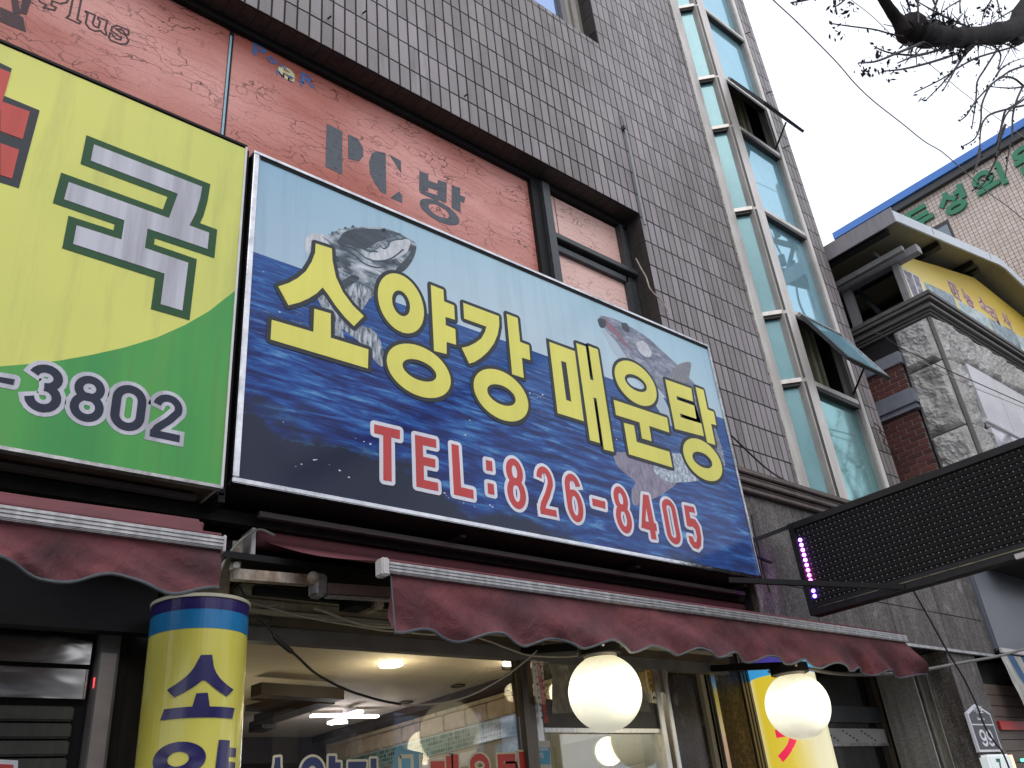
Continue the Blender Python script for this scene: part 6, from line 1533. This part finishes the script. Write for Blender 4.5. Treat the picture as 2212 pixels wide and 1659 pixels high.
# banner
by = 3.78; shN = Sheet('Y', by)
bn = thing('yellow_banner', 'yellow banner with red Korean lettering and pale photos under the neighbouring roof', 'banner', loc=(13, by, 7.7))
bpts = [shN.uv(q) for q in KN((878, 625), (965, 556), (1300, 655), (1690, 780), (2212, 1195), (2212, 1640), (1040, 1075))]
bpts[0] = (NX + .0, bpts[0][1]); bpts[-1] = (NX + .0, 7.6); bpts[5] = (bpts[4][0], 7.6); zt5 = bpts[4]; bpts = bpts[:5] + [(zt5[0] + 1.5, zt5[1] - .3), (zt5[0] + 1.5, 7.6)] + bpts[6:]
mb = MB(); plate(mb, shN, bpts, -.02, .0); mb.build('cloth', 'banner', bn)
def ph(pts, mat, nm, d=.002): mb = MB(); plate(mb, shN, [shN.uv(q) for q in KN(*pts)], -.001, d); mb.build(nm, mat, bn)
ph([(935, 683), (1110, 768), (1215, 1060), (1085, 1060)], 'p_white', 'photo_border', .001); ph([(945, 695), (1030, 735), (1140, 1060), (1090, 1060)], 'photo1', 'photo'); ph([(1045, 742), (1105, 775), (1200, 1050), (1150, 1050)], 'photo1', 'photo')
ph([(1163, 823), (1430, 945), (1465, 970), (1490, 1020), (1570, 1240), (1250, 1120)], 'photo2', 'photo')
ph([(1515, 1015), (1800, 1165), (1840, 1215), (1910, 1420), (1600, 1300)], 'photo3', 'photo'); ph([(1838, 1195), (2100, 1340), (2135, 1385), (2200, 1600), (1930, 1450)], 'photo2', 'photo'); ph([(2135, 1370), (2212, 1415), (2212, 1620), (2180, 1590)], 'photo3', 'photo')
for c, p in zip('만능소리사', [(1462, 960), (1605, 1045), (1765, 1105), (1880, 1215), (2015, 1275)]):
    u, v = shN.uv(KN(p)); text_mesh(c, 'banner_letter', 'p_white', bn, shN, u, v + .02, .36, 1.05, .020, .0005, .0035, skew=-.05); text_mesh(c, 'banner_letter', 'p_redb', bn, shN, u, v + .02, .36, 1.05, .006, .0005, .005, skew=-.05)

# ---- neighbour's ground floor: big smooth grey sign, striped awning, red strip
gs = thing('grey_fascia_sign', 'large smooth blue grey sign panel under the LED board at the right edge', 'sign', loc=(11, 3.75, 3))
gx0 = 9.86
MB().box(10.73, 15, 4.05, 4.2, 3.0, 4.9).build('panel', 'greysign', gs, bevel=.02)
MB().box(10.735, 15, 4.02, 4.05, 2.965, 3.02).build('white_edge', 'whitep', gs, bevel=.006)
sa = thing('striped_awning', 'blue and white striped awning cloth hanging under the grey sign', 'awning', loc=(11, 3.7, 2.9))
xs0 = PY(G(3, 3, (1930, 570)), 3.72).x; print('striped x', xs0)
nst = 14; pw = .19
for k in range(nst):
    x0 = 10.70 + k * pw - .02
    mb = MB(); n1 = 4; n2 = 10
    for i in range(n1 + 1):
        for j in range(n2 + 1):
            x = x0 + pw * i / n1; v = j / n2; z = 2.95 - .62 * v; mb.v.append((x + .02 * v, 4.04 - .10 * v + .03 * v * math.sin(x * 9) + .03 * v * noise.noise(Vector((x * 3, v * 3, 0))), z + .03 * v * math.sin(x * 5)))
    for i in range(n1):
        for j in range(n2): a = i * (n2 + 1) + j; mb.f.append((a, a + n2 + 1, a + n2 + 2, a + 1))
    mb.build('stripe', 'strw' if k % 2 == 0 else 'strb', sa, smooth=True)
ns = thing('neighbour_shop_wall', 'brown boarded shop wall with a red strip right of the number plate', 'shop wall', loc=(11, 4.0, .13))
for k in range(22): MB().box(10.26, 15, 4.22, 4.25, .13 + k * .115, .13 + k * .115 + .108).build('board', 'siding', ns)
MB().box(10.26, 15, 4.251, 4.35, .13, 2.9).build('backing', 'grout', ns)
zr = [PY(G(3, 3, (1970, 1210)), 4.05).z, PY(G(3, 3, (1975, 1290)), 4.05).z]
MB().box(10.45, 15, 4.19, 4.215, zr[1] - .02, zr[0] - .02).build('red_strip', 'redstrip', ns)
v = PY(G(3, 3, (2195, 1590)), 4.1); tag(MB().box(v.x, v.x + .06, 4.08, 4.115, v.z - .015, v.z + .012).build('green_indicator', emis('green_led', (.1, 1, .5), 3)), 'tiny green indicator light at the far right edge', 'indicator light')

# ================================================================== FAR BEIGE TILED BUILDING
fb = thing('beige_tiled_building', 'far beige tiled building with green Korean letters and a blue roof edge', 'building', loc=(20, 4, 0))
MB().box(20.01, 25, 1.0, 7.86, 0, 15.24).build('wall', 'btgrout', fb)
MB().box(19.88, 25.2, .85, 7.95, 15.25, 15.31).build('eave_underside', 'greyh', fb); MB().box(19.80, 25.2, .85, 8.0, 15.315, 15.52).build('roof_edge', 'bluemetal', fb)
MB().box(19.86, 20.0, .9, 7.9, 15.12, 15.245).build('gutter', 'charcoal', fb)
cells = []; T_ = .1
wy0, wy1, wz0_, wz1_ = 5.29, 6.5, 12.9, 14.2
for k in range(int((15.12 - 9.0) / T_)):
    for i in range(int(6.8 / T_)):
        y = 7.86 - (i + 1) * T_; z = 9.02 + k * T_
        if wy0 - .02 < y + T_ / 2 < wy1 + .02 and wz0_ - .02 < z + T_ / 2 < wz1_ + .02: continue
        px, py, dz = proj((20, y + T_ / 2, z + T_ / 2)); vis = 1800 < px < 2215 and 0 < py < 760
        # hidden behind the roof?
        cells.append(((1e-3 if vis and py < 560 else 0) + 1 / (dz * dz) * (1 if vis else .01), y, z))
cells.sort(reverse=True)
o = MB().box(0, .012, .005, T_ - .005, .005, T_ - .005).build('tile', 'btile'); o.location = (20 - .002, cells[0][1], cells[0][2]); rel(o, fb)
for _, y, z in cells[1:300]: instance(o, 'tile', (20 - .002 - random.uniform(0, .001), y, z), fb)
mb = MB()
for _, y, z in cells[300:]:
    n = len(mb.v); x = 19.998; a, b, c, d = y + .005, y + T_ - .005, z + .005, z + T_ - .005
    mb.v += [(x, a, c), (x, b, c), (x, b, d), (x, a, d)]; mb.f.append((n, n + 1, n + 2, n + 3))
mb.build('tile_field', 'btile', fb, kind='stuff')
MB().box(20.0, 20.02, wy0, wy1, wz0_, wz1_).build('window_recess', 'charcoal', fb); MB().box(19.985, 19.998, wy0 + .03, wy1, wz0_, wz1_ - .10).build('window_pane', 'greyglass', fb)
shF = Sheet('X', 20.0)
HJ = {'두': [('s', [(.85, .95), (.15, .95), (.15, .62), (.85, .62)]), ('s', [(0, .38), (1, .38)]), ('s', [(.5, .38), (.5, 0)])],
      '성': [('s', [(.32, .98), (.30, .8), (.02, .48)]), ('s', [(.28, .82), (.60, .5)]), ('s', [(.86, 1), (.86, .36)]), ('s', [(.58, .74), (.86, .74)]), ('e', .5, .17, .30, .15)],
      '의': [('e', .34, .66, .26, .24), ('s', [(0, .2), (.78, .24)]), ('s', [(.92, 1), (.92, 0)])],
      '원': [('e', .40, .80, .26, .16), ('s', [(.02, .50), (.72, .50)]), ('s', [(.38, .5), (.38, .30)]), ('s', [(.62, .36), (.92, .36)]), ('s', [(.92, 1), (.92, .22)]), ('s', [(.2, .26), (.2, .04), (.98, .04)])]}
for c, u0, wd in (('두', -6.17, .66), ('성', -5.30, .66), ('의', -4.43, .68), ('원', -3.50, .72)):
    z0 = 14.26; h_ = .66
    sg = []
    for s_ in HJ[c]:
        if s_[0] == 'e': sg.append(('e', u0 + s_[1] * wd, z0 + s_[2] * h_, s_[3] * wd, s_[4] * h_))
        else: sg.append(('s', [(u0 + a * wd, z0 + b * h_) for a, b in s_[1]]))
    mb = MB(); strokes(mb, shF, sg, .125, .0, .07); mb.build('wall_letter', 'greenlet', fb)

# ================================================================== STREET TREE
BARK = simple('plane_bark', (.036, .03, .03), (.013, .011, .011), 8, (1, 1, 1), rough=.95, bump=1., bs=11, spec=.1)
TWG = simple('twig_bark', (.045, .036, .04), (.02, .017, .02), 20, rough=.9)
tr_ = thing('street_tree', 'bare street tree with a thick dark limb reaching in at the upper right', 'tree', loc=(9.9, .8, 0))
TY = .8
T3 = lambda q, y=TY: PY(q, y)
limb = [T3(q) for q in G(3, 0, (2330, -60), (2212, 80), (2170, 200), (2080, 270), (1900, 300), (1720, 320), (1600, 325), (1450, 305), (1330, 290), (1240, 250), (1190, 255))]
rr = [.105, .10, .092, .085, .074, .066, .060, .062, .070, .076, .05]
MB().tube(catmull(limb, 4), [rr[min(10, i // 4)] * (1 - (i % 4) / 4) + rr[min(10, i // 4 + 1)] * ((i % 4) / 4) + random.uniform(-.011, .011) for i in range(41)], 12).build('limb', BARK, tr_)
MB().tube(catmull([T3(q) for q in G(3, 0, (1190, 290), (1130, 190), (1060, 90), (1000, 0), (900, -150), (700, -420))], 4), [.04, .04, .037, .035, .033, .031, .03, .03, .028, .027, .026, .026, .025, .024, .022, .021, .02, .018, .016, .014, .012], 10).build('limb', BARK, tr_)
MB().tube(catmull([T3(q) for q in G(3, 0, (2250, 260), (2170, 350), (2120, 330), (2080, 270))], 4), .04, 10).build('limb', BARK, tr_)
MB().tube(catmull([T3(q) for q in G(3, 0, (1780, 330), (1740, 400), (1700, 470))], 3), [.04, .038, .033, .028, .02, .015, .011], 8).build('limb', BARK, tr_)
tb = T3(G(3, 0, (2330, -60)))
MB().tube(catmull([Vector((tb.x + .9, TY, .1)), Vector((tb.x + .85, TY + .05, 3)), Vector((tb.x + .6, TY, 6.0)), tb + Vector((.15, 0, -.6)), tb, tb + Vector((-.05, .1, 1.2)), tb + Vector((-.3, .2, 2.8))], 5), [.24 - .006 * i for i in range(31)], 14).build('trunk', BARK, tr_)
twl = [[(545, 203), (720, 228), (920, 255), (1050, 290), (1170, 320)], [(780, 545), (935, 530), (1100, 465), (1260, 400), (1350, 362)], [(915, 400), (1000, 440), (1110, 465), (1290, 475), (1450, 440), (1560, 400)],
       [(1000, 615), (1150, 600), (1310, 565), (1500, 510), (1640, 460)], [(1120, 545), (1250, 490), (1380, 460)], [(1265, 800), (1410, 730), (1520, 670), (1620, 600), (1720, 540), (1830, 490), (2000, 440), (2140, 400)],
       [(1360, 870), (1480, 750), (1560, 660), (1620, 590), (1680, 500), (1700, 460)], [(1515, 780), (1590, 650), (1640, 560), (1680, 500)], [(1655, 1045), (1720, 990), (1790, 880), (1890, 770), (1950, 710), (2040, 665), (2130, 680), (2212, 745)],
       [(1675, 1268), (1760, 1220), (1810, 1160), (1840, 1040), (1845, 920), (1880, 820), (1930, 730), (2020, 660), (2100, 610), (2212, 570)], [(1760, 1110), (1785, 950), (1800, 820), (1810, 700), (1870, 600), (1960, 460), (2030, 370)],
       [(1830, 1300), (1835, 1150), (1860, 1050), (1930, 985), (2080, 940), (2212, 910)], [(2050, 1520), (2075, 1350), (2110, 1150), (2115, 1000), (2150, 860), (2200, 750)], [(1970, 1350), (2000, 1180), (2040, 1030), (2100, 940), (2180, 880), (2260, 820)],
       [(1780, 1500), (1815, 1380), (1830, 1290)], [(1760, 1650), (1850, 1600), (1920, 1480), (1980, 1350), (2010, 1200), (2050, 1080)], [(1930, 750), (2100, 762), (2212, 750)], [(1480, 120), (1560, 60), (1655, 5), (1750, -60)],
       [(1270, 0), (1390, 70), (1480, 120), (1640, 195), (1750, 240)], [(1400, 230), (1430, 100), (1470, -20)], [(1250, 190), (1220, 60), (1190, -30)], [(1300, 200), (1298, 90), (1290, -30)], [(1500, 230), (1450, 60), (1400, -60)],
       [(570, 0), (593, 120)], [(195, 22), (250, 15), (320, 0), (500, -40)], [(595, 50), (640, 20), (700, -40)], [(1655, 0), (1662, 110)], [(1840, 230), (1870, 100), (1930, 0)], [(2030, 210), (2000, 80), (1975, -20)], [(2100, 400), (1990, 600), (2010, 470), (1920, 370)],
       [(2212, 500), (2100, 540), (2010, 600), (1970, 660)], [(2212, 830), (2140, 900), (2050, 960), (2020, 1080), (1985, 1230)], [(1950, 200), (2010, 150), (2120, 85)], [(1370, 180), (1450, 170), (1560, 230)]]
for i, pl_ in enumerate(twl):
    dy = random.Random(i).uniform(-.25, .25); n = len(pl_)
    P = catmull([T3(q, TY + dy * (1 - j / (n - 1)) * .6) for j, q in enumerate(G(3, 0, *pl_))], 5); L = len(P)
    thin = i in (0, 23, 24, 25) ; flip = pl_[0][0] > pl_[-1][0] and i not in (8,)
    r0, r1 = .0028, (.0085 if not thin else .005)
    MB().tube(P, [r0 + (r1 - r0) * (k / L) for k in range(L)], 5).build('twig', TWG, tr_)
# buds, seed balls, clinging dry leaves and short spurs: joined, nobody could count them
mb = MB(); rt = random.Random(11)
def leaf(p, s):
    a = Vector((rt.uniform(-1, 1), rt.uniform(-1, 1), rt.uniform(-1, 1))).normalized() * s; b = a.cross(Vector((rt.uniform(-1, 1), rt.uniform(-1, 1), 1))).normalized() * s * rt.uniform(.3, .6)
    mb.poly([p - a, p - b, p + a, p + b])
for i, pl_ in enumerate(twl):
    P = catmull([T3(q) for q in G(3, 0, *pl_)], 5)
    for p in P[::2]:
        for _ in range(2): leaf(p + Vector((rt.uniform(-.02, .02), 0, rt.uniform(-.02, .02))), rt.uniform(.006, .014))
for (cx, cy, sx, sy, n, s) in ((660, 90, 130, 70, 22, .012), (620, 300, 60, 50, 9, .012), (960, 610, 180, 60, 26, .013), (820, 640, 20, 60, 8, .014), (1700, 190, 260, 60, 60, .012), (1900, 90, 90, 70, 50, .02), (1570, 420, 160, 60, 50, .016), (1700, 450, 120, 60, 40, .016),
                            (1440, 190, 90, 60, 40, .012), (950, 470, 30, 30, 8, .02), (1230, 40, 30, 40, 10, .02), (1440, 130, 25, 20, 5, .03), (1570, 190, 30, 20, 5, .03), (1640, 520, 40, 40, 12, .018), (1800, 530, 50, 40, 14, .016), (2010, 90, 40, 80, 20, .02), (240, 190, 25, 20, 4, .01), (1320, 860, 30, 10, 3, .018), (1080, 680, 60, 20, 5, .016), (1600, 640, 60, 60, 6, .01), (2100, 620, 90, 120, 24, .01)):
    for _ in range(n):
        q = G(3, 0, (rt.gauss(cx, sx * .5), rt.gauss(cy, sy * .5))); leaf(T3(q, TY + rt.uniform(-.2, .2)), s * rt.uniform(.5, 1.3))
mb.build('dry_leaves', TWG, tr_, kind='stuff')
mb = MB()
for _ in range(90):
    q = (rt.uniform(1200, 2150), 0); yb = 400 if q[0] < 1850 else 380; up = rt.random() < .5
    y0 = (250 if up else 370) + rt.uniform(-15, 15); p = T3(G(3, 0, (q[0], y0))); d = Vector((rt.uniform(-.12, .12), rt.uniform(-.1, .1), (.12 if up else -.09) * rt.uniform(.4, 1.2)))
    m_ = p + d * .5 + Vector((rt.uniform(-.03, .03), 0, rt.uniform(-.02, .02))); mb.tube([p, m_, p + d], [.005, .0035, .002], 4)
mb.build('spur_twigs', TWG, tr_, kind='stuff')

# ================================================================== OVERHEAD WIRES, UTILITY POLE
tag(MB().tube(catmull([PY(q, 2.2) for q in G(3, 0, (-60, -110), (45, 0), (240, 180), (430, 370), (600, 545), (760, 730), (920, 880), (1150, 1060), (1350, 1220), (1500, 1310), (1640, 1430), (1900, 1660)) + G(3, 1, (2050, 110), (2212, 240), (2500, 480))]), .006, 6).build('overhead_wire', 'cable_g'), 'long overhead wire slanting across the white sky towards the beige building', 'wire')
tag(MB().tube(catmull([PY(q, 2.6) for q in G(3, 0, (720, 0), (900, 140), (1100, 330), (1300, 480), (1500, 640), (1650, 770), (1900, 960), (2300, 1250))]), .006, 5).build('overhead_wire', 'cable_w'), 'faint pale overhead wire behind the tree twigs', 'wire')
tag(MB().tube(catmull([PY(q, 3.4) for q in G(3, 1, (935, 1222), (1000, 1245), (1150, 1350), (1350, 1440), (1600, 1560), (1820, 1655)) + [G(3, 2, (2212, 170))]]), .007, 6).build('pier_wire', 'cable_b'), 'dark wire sagging from the brick pier cap across the stone corner', 'wire')
tag(MB().tube(catmull([PY(q, 3.4) for q in G(3, 1, (1180, 1375), (1400, 1500), (1650, 1630)) + G(3, 2, (1800, 40), (2000, 120), (2212, 205))]), .006, 6).build('pier_wire', 'cable_w'), 'pale wire running just below the dark wire on the stone corner', 'wire')
def pole():
    Yp = 1.5; Yv = 2 * 4.30 - Yp
    c = PY(KC_((1650, 780)), Yv); c = Vector((c.x, Yp, c.z)); print('pole head', c, proj(c))
    t = thing('utility_pole', 'concrete utility pole with crossarms and insulators, seen mirrored in the stair bay glass', 'utility pole', loc=(c.x + .35, Yp, .1))
    px_ = c.x + .35
    MB().tube([(px_, Yp, .1), (px_, Yp, c.z + 2.5)], [.19, .12], 14).build('pole', simple('pole_concrete', (.3, .3, .29), (.2, .2, .2), 4), t)
    for dz in (-.25, .55): MB().bar((px_ - 1.1, Yp - .15, c.z + dz), (px_ + .9, Yp + .25, c.z + dz + .08), .09, .09).build('crossarm', 'black', t)
    for x_, z_ in ((-1.0, -.2), (-.6, -.2), (-.9, .6), (-.35, .6), (.5, .6)):
        for k in range(4): MB().tube([(px_ + x_, Yp, c.z + z_ + k * .07), (px_ + x_, Yp, c.z + z_ + k * .07 + .035)], .07, 10).build('insulator', 'charcoal', t)
    MB().bar((px_ - .9, Yp, c.z - .3), (px_ - .2, Yp + .1, c.z + .9), .07, .07).build('brace', 'black', t)
    MB().tube(catmull([Vector((px_ - 1, Yp, c.z + .1)), Vector((px_ - 1.2, Yp, c.z + .9)), Vector((px_ - .3, Yp, c.z + 1.2))]), .02, 6).build('jumper', 'cable_b', t)
    MB().tube(catmull([Vector((px_ - .6, Yp, c.z - .2)), Vector((px_ - .8, Yp, c.z - 1.2)), Vector((px_ - .2, Yp, c.z - 1.9)), Vector((px_ + .4, Yp, c.z - 1.9))]), .022, 6).build('jumper', 'cable_b', t)
pole()
# trees across the pavement, only seen mirrored in the glass
def bare_tree(x, y, h, seed, lab):
    t = thing('street_tree', lab, 'tree', loc=(x, y, .1)); r_ = random.Random(seed)
    MB().tube([(x, y, .1), (x + .05, y, h * .3), (x, y + .05, h * .5)], [.17, .14, .11], 10).build('trunk', BARK, t)
    mb = MB()
    def br(p, d, L, r, k):
        q = p + d * L * .5 + Vector((r_.uniform(-1, 1), r_.uniform(-1, 1), 0)) * L * .06; e = p + d * L; mb.tube([p, q, e], [r, r * .8, r * .6], 5 if k > 1 else 4, cap=False)
        if k == 0: return
        for _ in range(3 if k > 1 else 4):
            nd = (d + Vector((r_.uniform(-.7, .7), r_.uniform(-.7, .7), r_.uniform(-.1, .5)))).normalized(); br(q + (e - q) * r_.random(), nd, L * r_.uniform(.55, .8), r * .55, k - 1)
    for _ in range(6): a = r_.uniform(0, 6.28); br(Vector((x, y, h * r_.uniform(.35, .5))), Vector((math.cos(a) * .6, math.sin(a) * .6, 1)).normalized(), h * .26, .05, 4)
    mb.build('crown', TWG, t, smooth=False, kind='stuff')
bare_tree(17.5, .2, 9.5, 3, 'bare tree beside the utility pole, seen mirrored in the lower stair bay panes')
# the opposite side of the street
ob = simple('opposite_facade', (.33, .30, .27), (.27, .25, .22), 1.5)
for i, (x0, x1, h) in enumerate(((-14, -2, 8), (-2, 9, 6.5), (9, 22, 9))):
    t = thing('street_building', ['plain building across the street, behind the camera to the left', 'low building across the street, behind the camera', 'taller building across the street, behind the camera to the right'][i], 'building', loc=((x0 + x1) / 2, -14, 0))
    MB().box(x0 + .05, x1 - .05, -22, -14, 0, h).build('wall', ob, t)
    for fz in range(1, int(h / 3) + 1):
        for k in range(int((x1 - x0) / 2.4)): MB().box(x0 + .7 + k * 2.4, x0 + 2.3 + k * 2.4, -14.0, -13.96, fz * 3 - 1.9, fz * 3 - .5).build('window', 'upglass', t)
